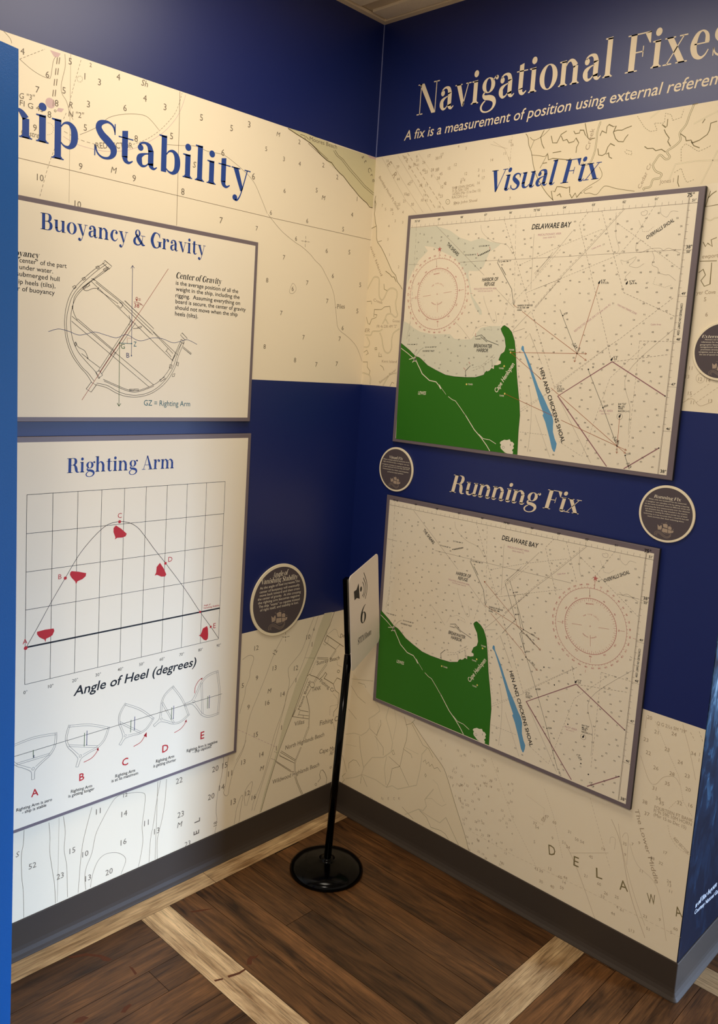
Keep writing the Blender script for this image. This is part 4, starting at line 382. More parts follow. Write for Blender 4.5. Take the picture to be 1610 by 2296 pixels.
["LP",7,"B","hull_sketch","ink_pale",None,[[10,0,1,0,[-9117,5607,-9188,5390,-9286,5228,-9462,5104,-9674,5050,-9870,4984,-9941,4923,-10004,4750]],[8,0,1,0,[-9162,5609,-9235,5406,-9321,5259,-9486,5151,-9697,5096,-9880,5052]],[10,0,1,0,[-10288,5988,-10359,5771,-10375,5582,-10305,5378,-10166,5210,-10045,5041,-10023,4950,-10075,4772]],[8,0,1,0,[-10251,5962,-10312,5756,-10328,5586,-10258,5402,-10119,5233,-9997,5090]],[8,0,0,0,[-10075,4772,-10004,4750]],[8,0,1,0,[-10296,5925,-9703,5797,-9148,5552]],[8,0,1,0,[-10280,5972,-9688,5844,-9133,5599]],[8,0,0,0,[-10284,5442,-9441,5169]],[8,0,0,0,[-10299,5396,-9456,5122]],[8,0,0,1,[-9915,5025,-9917,5053,-9939,5071,-9967,5069,-9985,5048,-9983,5019,-9962,5001,-9933,5003]]],[],[],[]],
["LP",7,"B","hull_sketch","ink_pale",None,[[10,0,1,0,[-7725,5482,-7850,5309,-7985,5193,-8178,5134,-8382,5147,-8576,5145,-8658,5111,-8764,4975]],[8,0,1,0,[-7764,5496,-7888,5336,-8007,5231,-8185,5182,-8390,5195,-8566,5208]],[10,0,1,0,[-8658,6160,-8784,5988,-8853,5824,-8850,5622,-8774,5432,-8716,5247,-8723,5159,-8820,5015]],[8,0,1,0,[-8633,6127,-8747,5961,-8810,5814,-8802,5630,-8726,5439,-8659,5276]],[8,0,0,0,[-8820,5015,-8764,4975]],[8,0,1,0,[-8683,6107,-8192,5821,-7768,5442]],[8,0,1,0,[-8656,6144,-8164,5859,-7741,5480]],[8,0,0,0,[-8813,5673,-8140,5185]],[8,0,0,0,[-8840,5636,-8168,5148]],[8,0,0,1,[-8605,5194,-8598,5220,-8612,5242,-8638,5249,-8661,5235,-8667,5209,-8653,5186,-8627,5180]]],[],[],[]],
["LP",7,"B","hull_sketch","ink_pale",None,[[10,0,1,0,[-6527,5252,-6717,5143,-6891,5090,-7097,5115,-7283,5212,-7466,5292,-7556,5294,-7713,5210]],[8,0,1,0,[-6558,5282,-6741,5184,-6897,5135,-7084,5163,-7270,5261,-7429,5347]],[10,0,1,0,[-7119,6278,-7309,6168,-7442,6044,-7524,5853,-7532,5643,-7555,5445,-7598,5366,-7749,5272]],[8,0,1,0,[-7109,6236,-7285,6127,-7406,6017,-7475,5840,-7484,5630,-7489,5449]],[8,0,0,0,[-7749,5272,-7713,5210]],[8,0,1,0,[-7165,6238,-6823,5765,-6584,5233]],[8,0,1,0,[-7124,6262,-6782,5789,-6543,5257]],[8,0,0,0,[-7467,5886,-7041,5147]],[8,0,0,0,[-7508,5862,-7082,5124]],[8,0,0,1,[-7472,5350,-7456,5371,-7459,5398,-7481,5415,-7508,5411,-7524,5390,-7521,5363,-7499,5346]]],[],[],[]],
["LP",7,"B","hull_sketch","ink_pale",None,[[10,0,1,0,[-5452,4988,-5707,4970,-5917,5004,-6120,5135,-6266,5333,-6417,5510,-6510,5559,-6718,5551]],[8,0,1,0,[-5469,5035,-5711,5025,-5900,5054,-6082,5180,-6228,5377,-6350,5549]],[10,0,1,0,[-5548,6368,-5803,6350,-6007,6287,-6190,6129,-6307,5913,-6431,5717,-6517,5655,-6724,5634]],[8,0,1,0,[-5559,6318,-5800,6295,-5983,6240,-6146,6090,-6262,5874,-6360,5687]],[8,0,0,0,[-6724,5634,-6718,5551]],[8,0,1,0,[-5616,6349,-5500,5678,-5522,4997]],[8,0,1,0,[-5561,6353,-5445,5682,-5466,5001]],[8,0,0,0,[-6114,6134,-6045,5141]],[8,0,0,0,[-6169,6130,-6100,5137]],[8,0,0,1,[-6394,5574,-6365,5588,-6355,5618,-6369,5646,-6399,5657,-6428,5642,-6438,5612,-6424,5584]]],[],[],[]],
["LP",8,"B","sketch_waterline_print","ink_black",None,[[11,0,0,0,[-11812,5565,-5376,5598]]],[],[],[]],
["LP",9,"B","gravity_arrow_print","ink_green",None,[[17,0,0,0,[-11225,5585,-11223,5395]],[17,0,0,0,[-9844,5643,-9845,5267]],[17,0,0,0,[-8467,5621,-8471,5263]],[17,0,0,0,[-7154,5635,-7157,5272]],[17,0,0,0,[-5898,5656,-5897,5269]]],[],[],[]],
["LP",9,"B","buoyancy_arrow_print","ink_blue",None,[[17,0,0,0,[-11206,5447,-11214,5392]],[17,0,0,0,[-9774,5683,-9775,5292]],[17,0,0,0,[-8350,5685,-8353,5312]],[17,0,0,0,[-7089,5667,-7090,5284]],[17,0,0,0,[-5838,5667,-5837,5279]]],[[0,[-11200,5392,-11201,5398,-11205,5403,-11211,5406,-11217,5406,-11223,5403,-11227,5398,-11228,5392,-11227,5386,-11223,5381,-11217,5379,-11211,5379,-11205,5381,-11201,5386]],[0,[-9761,5292,-9762,5298,-9766,5303,-9772,5306,-9778,5306,-9784,5303,-9788,5298,-9789,5292,-9788,5286,-9784,5281,-9778,5278,-9772,5278,-9766,5281,-9762,5286]],[0,[-8339,5312,-8341,5318,-8345,5323,-8350,5325,-8357,5325,-8362,5323,-8366,5318,-8367,5312,-8366,5306,-8362,5301,-8357,5298,-8350,5298,-8345,5301,-8341,5306]],[0,[-7076,5284,-7077,5290,-7081,5295,-7087,5297,-7093,5297,-7099,5295,-7102,5290,-7104,5284,-7102,5278,-7099,5273,-7093,5270,-7087,5270,-7081,5273,-7077,5278]],[0,[-5823,5279,-5825,5285,-5828,5290,-5834,5292,-5840,5292,-5846,5290,-5850,5285,-5851,5279,-5850,5273,-5846,5268,-5840,5265,-5834,5265,-5828,5268,-5825,5273]]],[],[]],
["RP",3,"C","shoal_water_print","tint_water",None,[],[[0,[1765,19936,2820,19926,3317,19765,3708,19534,4122,19406,4506,19479,4787,19364,5174,19282,5034,19182,4816,19084,4629,18656,4484,18551,4147,18561,4115,18483,4207,18162,4319,17842,4496,17650,4695,17427,4720,17301,4649,17300,4473,17491,4282,17811,4164,18195,4014,18486,3830,18715,3561,18966,3215,19110,2996,19201,2731,19312,2380,19363,2526,19207,2202,18939,1975,18613,1787,18212]],[0,[1756,17092,1958,17025,2174,16891,2452,16776,2896,16707,3617,16721,3796,16587,4043,16576,4405,16584,4727,16926,5032,16978,5393,16982,5427,16905,5576,16658,5639,16410,5494,16187,5435,16021,5299,15864,4961,15577,4675,15491,4316,15471,3906,15473,3569,15505,3173,15636,2858,15756,2575,15948,2346,16015,2105,16188,1718,16408]]],[],[]],
["RP",5,"C","chart_line_print","ink_chart",None,[[9,0,0,0,[1785,19947,10685,19947]],[9,0,0,0,[10451,20190,10451,13395]],[9,0,0,0,[10473,20190,10473,13395]],[6,0,0,0,[10476,19947,10476,20057]],[6,0,0,0,[10307,19947,10307,20027]],[6,0,0,0,[10138,19947,10138,20027]],[6,0,0,0,[9968,19947,9968,20027]],[6,0,0,0,[9799,19947,9799,20027]],[6,0,0,0,[9630,19947,9630,20057]],[6,0,0,0,[9460,19947,9460,20027]],[6,0,0,0,[9291,19947,9291,20027]],[6,0,0,0,[9122,19947,9122,20027]],[6,0,0,0,[8952,19947,8952,20027]],[6,0,0,0,[8783,19947,8783,20057]],[6,0,0,0,[8614,19947,8614,20027]],[6,0,0,0,[8444,19947,8444,20027]],[6,0,0,0,[8275,19947,8275,20027]],[6,0,0,0,[8106,19947,8106,20027]],[6,0,0,0,[7936,19947,7936,20057]],[6,0,0,0,[7767,19947,7767,20027]],[6,0,0,0,[7598,19947,7598,20027]],[6,0,0,0,[7428,19947,7428,20027]],[6,0,0,0,[7259,19947,7259,20027]],[6,0,0,0,[7090,19947,7090,20057]],[6,0,0,0,[6920,19947,6920,20027]],[6,0,0,0,[6751,19947,6751,20027]],[6,0,0,0,[6582,19947,6582,20027]],[6,0,0,0,[6412,19947,6412,20027]],[6,0,0,0,[6243,19947,6243,20057]],[6,0,0,0,[6074,19947,6074,20027]],[6,0,0,0,[5904,19947,5904,20027]],[6,0,0,0,[5735,19947,5735,20027]],[6,0,0,0,[5566,19947,5566,20027]],[6,0,0,0,[5396,19947,5396,20057]],[6,0,0,0,[5227,19947,5227,20027]],[6,0,0,0,[5058,19947,5058,20027]],[6,0,0,0,[4888,19947,4888,20027]],[6,0,0,0,[4719,19947,4719,20027]],[6,0,0,0,[4550,19947,4550,20057]],[6,0,0,0,[4380,19947,4380,20027]],[6,0,0,0,[4211,19947,4211,20027]],[6,0,0,0,[4041,19947,4041,20027]],[6,0,0,0,[3872,19947,3872,20027]],[6,0,0,0,[3703,19947,3703,20057]],[6,0,0,0,[3533,19947,3533,20027]],[6,0,0,0,[3364,19947,3364,20027]],[6,0,0,0,[3195,19947,3195,20027]],[6,0,0,0,[3025,19947,3025,20027]],[6,0,0,0,[2856,19947,2856,20057]],[6,0,0,0,[2687,19947,2687,20027]],[6,0,0,0,[2517,19947,2517,20027]],[6,0,0,0,[2348,19947,2348,20027]],[6,0,0,0,[2179,19947,2179,20027]],[6,0,0,0,[2009,19947,2009,20057]],[6,0,0,0,[1840,19947,1840,20027]],[6,0,0,0,[10476,20172,10476,20190]],[6,0,0,0,[9630,20172,9630,20190]],[6,0,0,0,[8783,20172,8783,20190]],[6,0,0,0,[7936,20172,7936,20190]],[6,0,0,0,[7090,20172,7090,20190]],[6,0,0,0,[6243,20172,6243,20190]],[6,0,0,0,[5396,20172,5396,20190]],[6,0,0,0,[4550,20172,4550,20190]],[6,0,0,0,[3703,20172,3703,20190]],[6,0,0,0,[2856,20172,2856,20190]],[6,0,0,0,[2009,20172,2009,20190]],[6,0,0,0,[10451,19947,10521,19947]],[6,0,0,0,[10451,19782,10521,19782]],[6,0,0,0,[10451,19616,10521,19616]],[6,0,0,0,[10451,19450,10521,19450]],[6,0,0,0,[10451,19284,10521,19284]],[6,0,0,0,[10451,19118,10521,19118]],[6,0,0,0,[10451,18953,10521,18953]],[6,0,0,0,[10451,18787,10521,18787]],[6,0,0,0,[10451,18621,10521,18621]],[6,0,0,0,[10451,18455,10521,18455]],[6,0,0,0,[10451,18290,10521,18290]],[6,0,0,0,[10451,18124,10521,18124]],[6,0,0,0,[10451,17958,10521,17958]],[6,0,0,0,[10451,17792,10521,17792]],[6,0,0,0,[10451,17627,10521,17627]],[6,0,0,0,[10451,17461,10521,17461]],[6,0,0,0,[10451,17295,10521,17295]],[6,0,0,0,[10451,17129,10521,17129]],[6,0,0,0,[10451,16964,10521,16964]],[6,0,0,0,[10451,16798,10521,16798]],[6,0,0,0,[10451,16632,10521,16632]],[6,0,0,0,[10451,16466,10521,16466]],[6,0,0,0,[10451,16301,10521,16301]],[6,0,0,0,[10451,16135,10521,16135]],[6,0,0,0,[10451,15969,10521,15969]],[6,0,0,0,[10451,15803,10521,15803]],[6,0,0,0,[10451,15638,10521,15638]],[6,0,0,0,[10451,15472,10521,15472]],[6,0,0,0,[10451,15306,10521,15306]],[6,0,0,0,[10451,15140,10521,15140]],[6,0,0,0,[10451,14974,10521,14974]],[6,0,0,0,[10451,14809,10521,14809]],[6,0,0,0,[10451,14643,10521,14643]],[6,0,0,0,[10451,14477,10521,14477]],[6,0,0,0,[10451,19947,10685,19947]],[6,0,0,0,[10451,18853,10685,18853]],[6,0,0,0,[10451,17759,10685,17759]],[6,0,0,0,[10451,16665,10685,16665]],[6,0,0,0,[10451,15571,10685,15571]],[6,0,0,0,[10451,14477,10685,14477]],[9,60,0,0,[5217,19943,6281,17593]],[9,60,0,0,[6394,17367,6531,17072,7321,15355]],[9,60,0,0,[8205,19951,9039,17870,10434,17279]],[9,60,0,0,[7825,19952,7587,19666,8702,16694,8884,16145]],[9,60,0,0,[8957,16119,10399,16358]],[7,0,0,0,[2790,19928,4692,18419]],[7,0,1,0,[3779,18823,6338,18833,8680,18853,10417,18866]],[7,0,0,0,[1802,18827,2204,18819]],[6,90,0,0,[5605,19921,5876,16631]],[6,0,0,0,[6239,19492,6291,18000]],[7,50,0,0,[5846,18659,6406,18870,7065,19110,8294,19490]],[7,50,0,0,[6427,17999,7207,18270,8808,18819]],[7,0,1,0,[8834,19949,7870,18953,7204,18300,6483,17476]],[6,70,0,0,[8808,19968,7836,18969,7168,18316,6452,17498]],[7,60,0,0,[9621,19962,9186,19253,8808,18819]],[7,50,0,0,[8656,19621,9379,19131,10458,18395]],[8,60,0,0,[7308,15354,8816,16529,9077,16714,10366,17742]],[6,40,0,0,[7358,15434,8756,16499]],[6,0,1,0,[10429,16959,9361,15842,9535,14987,9568,14293]],[6,60,0,0,[9841,16656,9356,16158,8909,15702,8329,13590]],[6,70,0,0,[9602,16664,9606,15568,9601,13946]],[8,60,0,0,[9602,16664,10434,16671]],[6,0,0,0,[7407,19489,7051,19081,6393,18322]],[5,0,1,0,[8612,19877,8666,19311,8792,18966,8727,18856]],[6,60,0,0,[7110,19035,6178,18062,5684,17581]],[7,50,0,0,[7195,18247,6158,17911]],[8,70,0,0,[7224,18290,6452,17487]],[6,0,0,0,[6881,18973,6391,18387]],[6,0,0,0,[6855,18901,6353,18418]],[6,0,0,0,[5804,17488,5112,18051]],[7,0,0,0,[6355,17397,5815,16858]],[6,80,0,0,[5677,18010,5410,16992]],[5,0,0,0,[6790,14583,6861,14431,7379,13446]],[6,0,1,0,[6499,15364,6639,14881,6685,14111,6658,13516]],[7,50,0,0,[6348,14047,7239,14049]],[7,50,0,0,[6307,14607,7182,15224,7529,15486]],[6,50,0,0,[6334,14702,7116,15190]],[6,60,0,0,[7610,13909,8329,13590]],[6,0,0,0,[7443,15132,8611,13442]],[6,70,0,0,[5983,16482,6149,15592,6286,14979]],[7,0,0,0,[6208,16931,5838,16818]],[6,0,0,0,[6256,16642,6383,16797,6860,15963]],[5,0,0,0,[2023,17053,1935,16541]],[6,110,0,0,[2004,19947,2024,19414,2035,16444]],[5,0,1,0,[4430,19850,4511,19628,4902,19358,5364,19241,5593,18987]],[5,0,1,0,[4731,17837,4812,17616,5113,17114,5247,17115,5180,17396]],[5,0,0,0,[3744,17109,4009,16916,4365,16583]],[5,40,0,0,[4434,16697,4533,16892,4796,17006,5071,16962,5121,16853,4924,16897]],[6,0,1,0,[9371,19846,9285,19825,9323,19754,9425,19760,9446,19840,9368,19874]],[6,30,0,0,[9247,19636,9384,19351,9531,19356,9664,19470]],[6,0,1,0,[9239,19056,9258,18888,9411,18853,9610,18926,9871,18927,9964,18868,10102,18916,10399,18781]],[6,0,0,0,[9239,19056,9348,19147,9441,19114]],[5,0,1,0,[8930,18566,8870,18681,9012,18647,9274,18748,9199,18612,9117,18531,9334,18481,9503,18573]],[6,0,1,0,[9675,18868,9753,18700,9713,18537,9869,18449,9911,18338,10090,18279,10176,18276,10362,18136]],[5,0,0,0,[9039,18139,9054,18280,9164,18389]],[5,30,0,0,[9836,18231,9796,18066,9916,18036,10096,17978,10262,18029]],[5,0,1,0,[9772,19909,9804,19758,9957,19666,10056,19793,10226,19780]],[9,70,0,0,[4557,15676,4918,15815,5294,16101]],[7,60,0,0,[4547,15766,4838,15827,5267,16179]],[9,0,0,0,[4974,15641,4938,15809]],[8,0,0,0,[5231,15781,5176,16017]],[8,0,0,0,[5267,15799,5214,16019]]],[],[],[]],
["RP",5,"D","chart_line_print","ink_chart",None,[[9,0,0,0,[1710,11222,10610,11222]],[9,0,0,0,[10376,11465,10376,4670]],[9,0,0,0,[10398,11465,10398,4670]],[6,0,0,0,[10401,11222,10401,11332]],[6,0,0,0,[10232,11222,10232,11302]],[6,0,0,0,[10063,11222,10063,11302]],[6,0,0,0,[9893,11222,9893,11302]],[6,0,0,0,[9724,11222,9724,11302]],[6,0,0,0,[9555,11222,9555,11332]],[6,0,0,0,[9385,11222,9385,11302]],[6,0,0,0,[9216,11222,9216,11302]],[6,0,0,0,[9047,11222,9047,11302]],[6,0,0,0,[8877,11222,8877,11302]],[6,0,0,0,[8708,11222,8708,11332]],[6,0,0,0,[8539,11222,8539,11302]],[6,0,0,0,[8369,11222,8369,11302]],[6,0,0,0,[8200,11222,8200,11302]],[6,0,0,0,[8031,11222,8031,11302]],[6,0,0,0,[7861,11222,7861,11332]],[6,0,0,0,[7692,11222,7692,11302]],[6,0,0,0,[7523,11222,7523,11302]],[6,0,0,0,[7353,11222,7353,11302]],[6,0,0,0,[7184,11222,7184,11302]],[6,0,0,0,[7015,11222,7015,11332]],[6,0,0,0,[6845,11222,6845,11302]],[6,0,0,0,[6676,11222,6676,11302]],[6,0,0,0,[6507,11222,6507,11302]],[6,0,0,0,[6337,11222,6337,11302]],[6,0,0,0,[6168,11222,6168,11332]],[6,0,0,0,[5999,11222,5999,11302]],[6,0,0,0,[5829,11222,5829,11302]],[6,0,0,0,[5660,11222,5660,11302]],[6,0,0,0,[5491,11222,5491,11302]],[6,0,0,0,[5321,11222,5321,11332]],[6,0,0,0,[5152,11222,5152,11302]],[6,0,0,0,[4983,11222,4983,11302]],[6,0,0,0,[4813,11222,4813,11302]],[6,0,0,0,[4644,11222,4644,11302]],[6,0,0,0,[4475,11222,4475,11332]],[6,0,0,0,[4305,11222,4305,11302]],[6,0,0,0,[4136,11222,4136,11302]],[6,0,0,0,[3966,11222,3966,11302]],[6,0,0,0,[3797,11222,3797,11302]],[6,0,0,0,[3628,11222,3628,11332]],[6,0,0,0,[3458,11222,3458,11302]],[6,0,0,0,[3289,11222,3289,11302]],[6,0,0,0,[3120,11222,3120,11302]],[6,0,0,0,[2950,11222,2950,11302]],[6,0,0,0,[2781,11222,2781,11332]],[6,0,0,0,[2612,11222,2612,11302]],[6,0,0,0,[2442,11222,2442,11302]],[6,0,0,0,[2273,11222,2273,11302]],[6,0,0,0,[2104,11222,2104,11302]],[6,0,0,0,[1934,11222,1934,11332]],[6,0,0,0,[1765,11222,1765,11302]],[6,0,0,0,[10401,11447,10401,11465]],[6,0,0,0,[9555,11447,9555,11465]],[6,0,0,0,[8708,11447,8708,11465]],[6,0,0,0,[7861,11447,7861,11465]],[6,0,0,0,[7015,11447,7015,11465]],[6,0,0,0,[6168,11447,6168,11465]],[6,0,0,0,[5321,11447,5321,11465]],[6,0,0,0,[4475,11447,4475,11465]],[6,0,0,0,[3628,11447,3628,11465]],[6,0,0,0,[2781,11447,2781,11465]],[6,0,0,0,[1934,11447,1934,11465]],[6,0,0,0,[10376,11222,10446,11222]],[6,0,0,0,[10376,11057,10446,11057]],[6,0,0,0,[10376,10891,10446,10891]],[6,0,0,0,[10376,10725,10446,10725]],[6,0,0,0,[10376,10559,10446,10559]],[6,0,0,0,[10376,10393,10446,10393]],[6,0,0,0,[10376,10228,10446,10228]],[6,0,0,0,[10376,10062,10446,10062]],[6,0,0,0,[10376,9896,10446,9896]],[6,0,0,0,[10376,9730,10446,9730]],[6,0,0,0,[10376,9565,10446,9565]],[6,0,0,0,[10376,9399,10446,9399]],[6,0,0,0,[10376,9233,10446,9233]],[6,0,0,0,[10376,9067,10446,9067]],[6,0,0,0,[10376,8902,10446,8902]],[6,0,0,0,[10376,8736,10446,8736]],[6,0,0,0,[10376,8570,10446,8570]],[6,0,0,0,[10376,8404,10446,8404]],[6,0,0,0,[10376,8239,10446,8239]],[6,0,0,0,[10376,8073,10446,8073]],[6,0,0,0,[10376,7907,10446,7907]],[6,0,0,0,[10376,7741,10446,7741]],[6,0,0,0,[10376,7576,10446,7576]],[6,0,0,0,[10376,7410,10446,7410]],[6,0,0,0,[10376,7244,10446,7244]],[6,0,0,0,[10376,7078,10446,7078]],[6,0,0,0,[10376,6913,10446,6913]],[6,0,0,0,[10376,6747,10446,6747]],[6,0,0,0,[10376,6581,10446,6581]],[6,0,0,0,[10376,6415,10446,6415]],[6,0,0,0,[10376,6249,10446,6249]],[6,0,0,0,[10376,6084,10446,6084]],[6,0,0,0,[10376,5918,10446,5918]],[6,0,0,0,[10376,5752,10446,5752]],[6,0,0,0,[10376,11222,10610,11222]],[6,0,0,0,[10376,10128,10610,10128]],[6,0,0,0,[10376,9034,10610,9034]],[6,0,0,0,[10376,7940,10610,7940]],[6,0,0,0,[10376,6846,10610,6846]],[6,0,0,0,[10376,5752,10610,5752]],[9,60,0,0,[5142,11218,6206,8868]],[9,60,0,0,[6319,8642,6456,8347,7246,6630]],[9,60,0,0,[8130,11226,8547,10186]],[9,60,0,0,[10266,8593,10359,8554]],[9,60,0,0,[7750,11227,7512,10941,7980,9695]],[9,60,0,0,[8663,7859,8809,7420]],[9,60,0,0,[8882,7394,10324,7633]],[7,0,0,0,[2715,11203,4617,9694]],[7,0,1,0,[3704,10098,6263,10108,8401,10126]],[7,0,1,0,[9729,10136,10342,10141]],[7,0,0,0,[1727,10102,2129,10094]],[6,90,0,0,[5530,11196,5801,7906]],[6,0,0,0,[6164,10767,6216,9275]],[7,50,0,0,[5771,9934,6331,10145,6990,10385,8219,10765]],[7,50,0,0,[6352,9274,7132,9545,8133,9888]],[7,0,1,0,[8759,11224,7795,10228,7129,9575,6408,8751]],[6,70,0,0,[8733,11243,7761,10244,7093,9591,6377,8773]],[7,60,0,0,[9546,11237,9111,10528,8960,10354]],[7,50,0,0,[8581,10896,9304,10406,10383,9670]],[8,60,0,0,[7233,6629,8741,7804,8828,7866]],[6,40,0,0,[7283,6709,8681,7774]],[6,0,1,0,[10354,8234,9286,7117,9460,6262,9493,5568]],[6,60,0,0,[9766,7931,9281,7433,8834,6977,8254,4865]],[6,70,0,0,[9527,7939,9531,6843,9526,5221]],[8,60,0,0,[9527,7939,10359,7946]],[6,0,0,0,[7332,10764,6976,10356,6318,9597]],[5,0,1,0,[8537,11152,8591,10586,8675,10356]],[6,60,0,0,[7035,10310,6103,9337,5609,8856]],[7,50,0,0,[7120,9522,6083,9186]],[8,70,0,0,[7149,9565,6377,8762]],[6,0,0,0,[6806,10248,6316,9662]],[6,0,0,0,[6780,10176,6278,9693]],[6,0,0,0,[5729,8763,5037,9326]],[7,0,0,0,[6280,8672,5740,8133]],[6,80,0,0,[5602,9285,5335,8267]],[5,0,0,0,[6715,5858,6786,5706,7304,4721]],[6,0,1,0,[6424,6639,6564,6156,6610,5386,6583,4791]],[7,50,0,0,[6273,5322,7164,5324]],[7,50,0,0,[6232,5882,7107,6499,7454,6761]],[6,50,0,0,[6259,5977,7041,6465]],[6,60,0,0,[7535,5184,8254,4865]],[6,0,0,0,[7368,6407,8536,4717]],[6,70,0,0,[5908,7757,6074,6867,6211,6254]],[7,0,0,0,[6133,8206,5763,8093]],[6,0,0,0,[6181,7917,6308,8072,6785,7238]],[5,0,0,0,[1948,8328,1860,7816]],[6,110,0,0,[1929,11222,1949,10689,1960,7719]],[5,0,1,0,[4355,11125,4436,10903,4827,10633,5289,10516,5518,10262]],[5,0,1,0,[4656,9112,4737,8891,5038,8389,5172,8390,5105,8671]],[5,0,0,0,[3669,8384,3934,8191,4290,7858]],[5,40,0,0,[4359,7972,4458,8167,4721,8281,4996,8237,5046,8128,4849,8172]],[6,0,1,0,[9296,11121,9210,11100,9248,11029,9350,11035,9371,11115,9293,11149]],[6,30,0,0,[9172,10911,9309,10626,9456,10631,9589,10745]],[6,0,1,0,[9796,10202,9889,10143,10027,10191,10324,10056]],[6,0,0,0,[9164,10331,9273,10422,9366,10389]],[5,0,1,0,[9697,11184,9729,11033,9882,10941,9981,11068,10151,11055]],[9,70,0,0,[4482,6951,4843,7090,5219,7376]],[7,60,0,0,[4472,7041,4763,7102,5192,7454]],[9,0,0,0,[4899,6916,4863,7084]],[8,0,0,0,[5156,7056,5101,7292]],[8,0,0,0,[5192,7074,5139,7294]]],[],[],[]],
["RP",7,"C","limit_line_marking","ink_purple",None,[[26,0,0,0,[8925,16120,7443,15132,9070,13409]],[26,0,0,0,[8925,16120,10417,15337]],[26,0,0,0,[9544,13410,10407,14042]]],[],[],[]],
["RP",7,"D","limit_line_marking","ink_purple",None,[[26,0,0,0,[8850,7395,7368,6407,8995,4684]],[26,0,0,0,[8850,7395,10342,6612]],[26,0,0,0,[9469,4685,10332,5317]]],[],[],[]],
["RP",6,"C","land_print","land_green",None,[],[[0,[1718,16408,2105,16188,2346,16015,2473,15995,2575,15948,2858,15756,3173,15636,3569,15505,3906,15473,4316,15471,4675,15491,4961,15577,4994,15642,5047,15693,5087,15679,5161,15714,5212,15780,5302,15759,5299,15864,5412,15875,5521,15921,5520,15999,5435,16021,5494,16187,5605,16269,5639,16410,5608,16534,5576,16658,5467,16812,5419,16905,5469,16974,5529,17006,5678,16933,5801,16817,5918,16573,5990,16235,6095,15589,6201,15098,6258,14837,6306,14513,6305,14105,6316,13824,6335,13396,1777,13376]]],[],[]],
["RP",6,"D","land_print","land_green",None,[],[[0,[1643,7683,2030,7463,2271,7290,2398,7270,2500,7223,2783,7031,3098,6911,3494,6780,3831,6748,4241,6746,4600,6766,4886,6852,4919,6917,4972,6968,5012,6954,5086,6989,5137,7055,5227,7034,5224,7139,5337,7150,5446,7196,5445,7274,5360,7296,5419,7462,5530,7544,5564,7685,5533,7809,5501,7933,5392,8087,5344,8180,5394,8249,5454,8281,5603,8208,5726,8092,5843,7848,5915,7510,6020,6864,6126,6373,6183,6112,6231,5788,6230,5380,6241,5099,6260,4671,1702,4651]]],[],[]],
["RP",8,"C","waterway_print","print_cream",None,[[20,0,0,0,[1734,16246,2022,16099,2262,15953,2399,15839]],[26,0,0,0,[2396,15873,2469,15756,2560,15641,2663,15492,2967,15304,3229,15275,3346,15174]],[46,0,0,0,[3345,15191,3441,15079]],[9,0,0,0,[3438,15113,3647,14918]],[16,0,0,0,[3737,14864,3891,14782,4019,14751,4246,14537,4427,14353]],[24,0,0,0,[4404,14384,4789,13959,5048,13756,5265,13551,5398,13397]],[16,0,0,0,[4960,13845,5129,13732,5365,13717,5587,13625]],[22,0,0,0,[2094,15912,2253,15953,2474,16081]],[26,0,0,0,[2238,15825,2333,15922,2367,16077]],[30,0,0,0,[2406,15856,2328,15973]]],[[0,[2380,15904,2375,15926,2361,15943,2341,15953,2319,15953,2299,15943,2285,15926,2280,15904,2285,15883,2299,15865,2319,15856,2341,15856,2361,15865,2375,15883]],[0,[5716,13664,5749,13716,5803,13744,5856,13775,5950,13772,6040,13807,6085,13736,6140,13742,6202,13685,6172,13618,6206,13575,6146,13505,6188,13462,6180,13397,6009,13393,5912,13414,5831,13469,5770,13510,5745,13571,5766,13622]]],[],[]],
["RP",8,"C","place_name_lettering","print_cream",None,[],[],[["sbi","","LEWES","",2556,14848,2874,14856,103]],[]],
["RP",8,"C","place_name_lettering","print_cream",None,[],[],[["sbi","","Cape Henlopen","",5471,15086,5990,15919,133]],[]],
["RP",8,"C","tower_lettering","print_cream",None,[],[],[["sb","","TOWER","",5751,16302,5928,16304,44],["sb","","TOWER","",5469,15770,5634,15772,44],["sb","","TOWER","",4427,15249,4599,15256,46],["sb","","TOWER","",5564,14994,5722,14996,44]],[]],
["RP",8,"D","waterway_print","print_cream",None,[[20,0,0,0,[1659,7521,1947,7374,2187,7228,2324,7114]],[26,0,0,0,[2321,7148,2394,7031,2485,6916,2588,6767,2892,6579,3154,6550,3271,6449]],[46,0,0,0,[3270,6466,3366,6354]],[9,0,0,0,[3363,6388,3572,6193]],[16,0,0,0,[3662,6139,3816,6057,3944,6026,4171,5812,4352,5628]],[24,0,0,0,[4329,5659,4714,5234,4973,5031,5190,4826,5323,4672]],[16,0,0,0,[4885,5120,5054,5007,5290,4992,5512,4900]],[22,0,0,0,[2019,7187,2178,7228,2399,7356]],[26,0,0,0,[2163,7100,2258,7197,2292,7352]],[30,0,0,0,[2331,7131,2253,7248]]],[[0,[2305,7179,2300,7201,2286,7218,2266,7228,2244,7228,2224,7218,2210,7201,2205,7179,2210,7158,2224,7140,2244,7131,2266,7131,2286,7140,2300,7158]],[0,[5641,4939,5674,4991,5728,5019,5781,5050,5875,5047,5965,5082,6010,5011,6065,5017,6127,4960,6097,4893,6131,4850,6071,4780,6113,4737,6105,4672,5934,4668,5837,4689,5756,4744,5695,4785,5670,4846,5691,4897]]],[],[]],
["RP",8,"D","place_name_lettering","print_cream",None,[],[],[["sbi","","LEWES","",2481,6123,2799,6131,103]],[]],
["RP",8,"D","place_name_lettering","print_cream",None,[],[],[["sbi","","Cape Henlopen","",5396,6361,5915,7194,133]],[]],
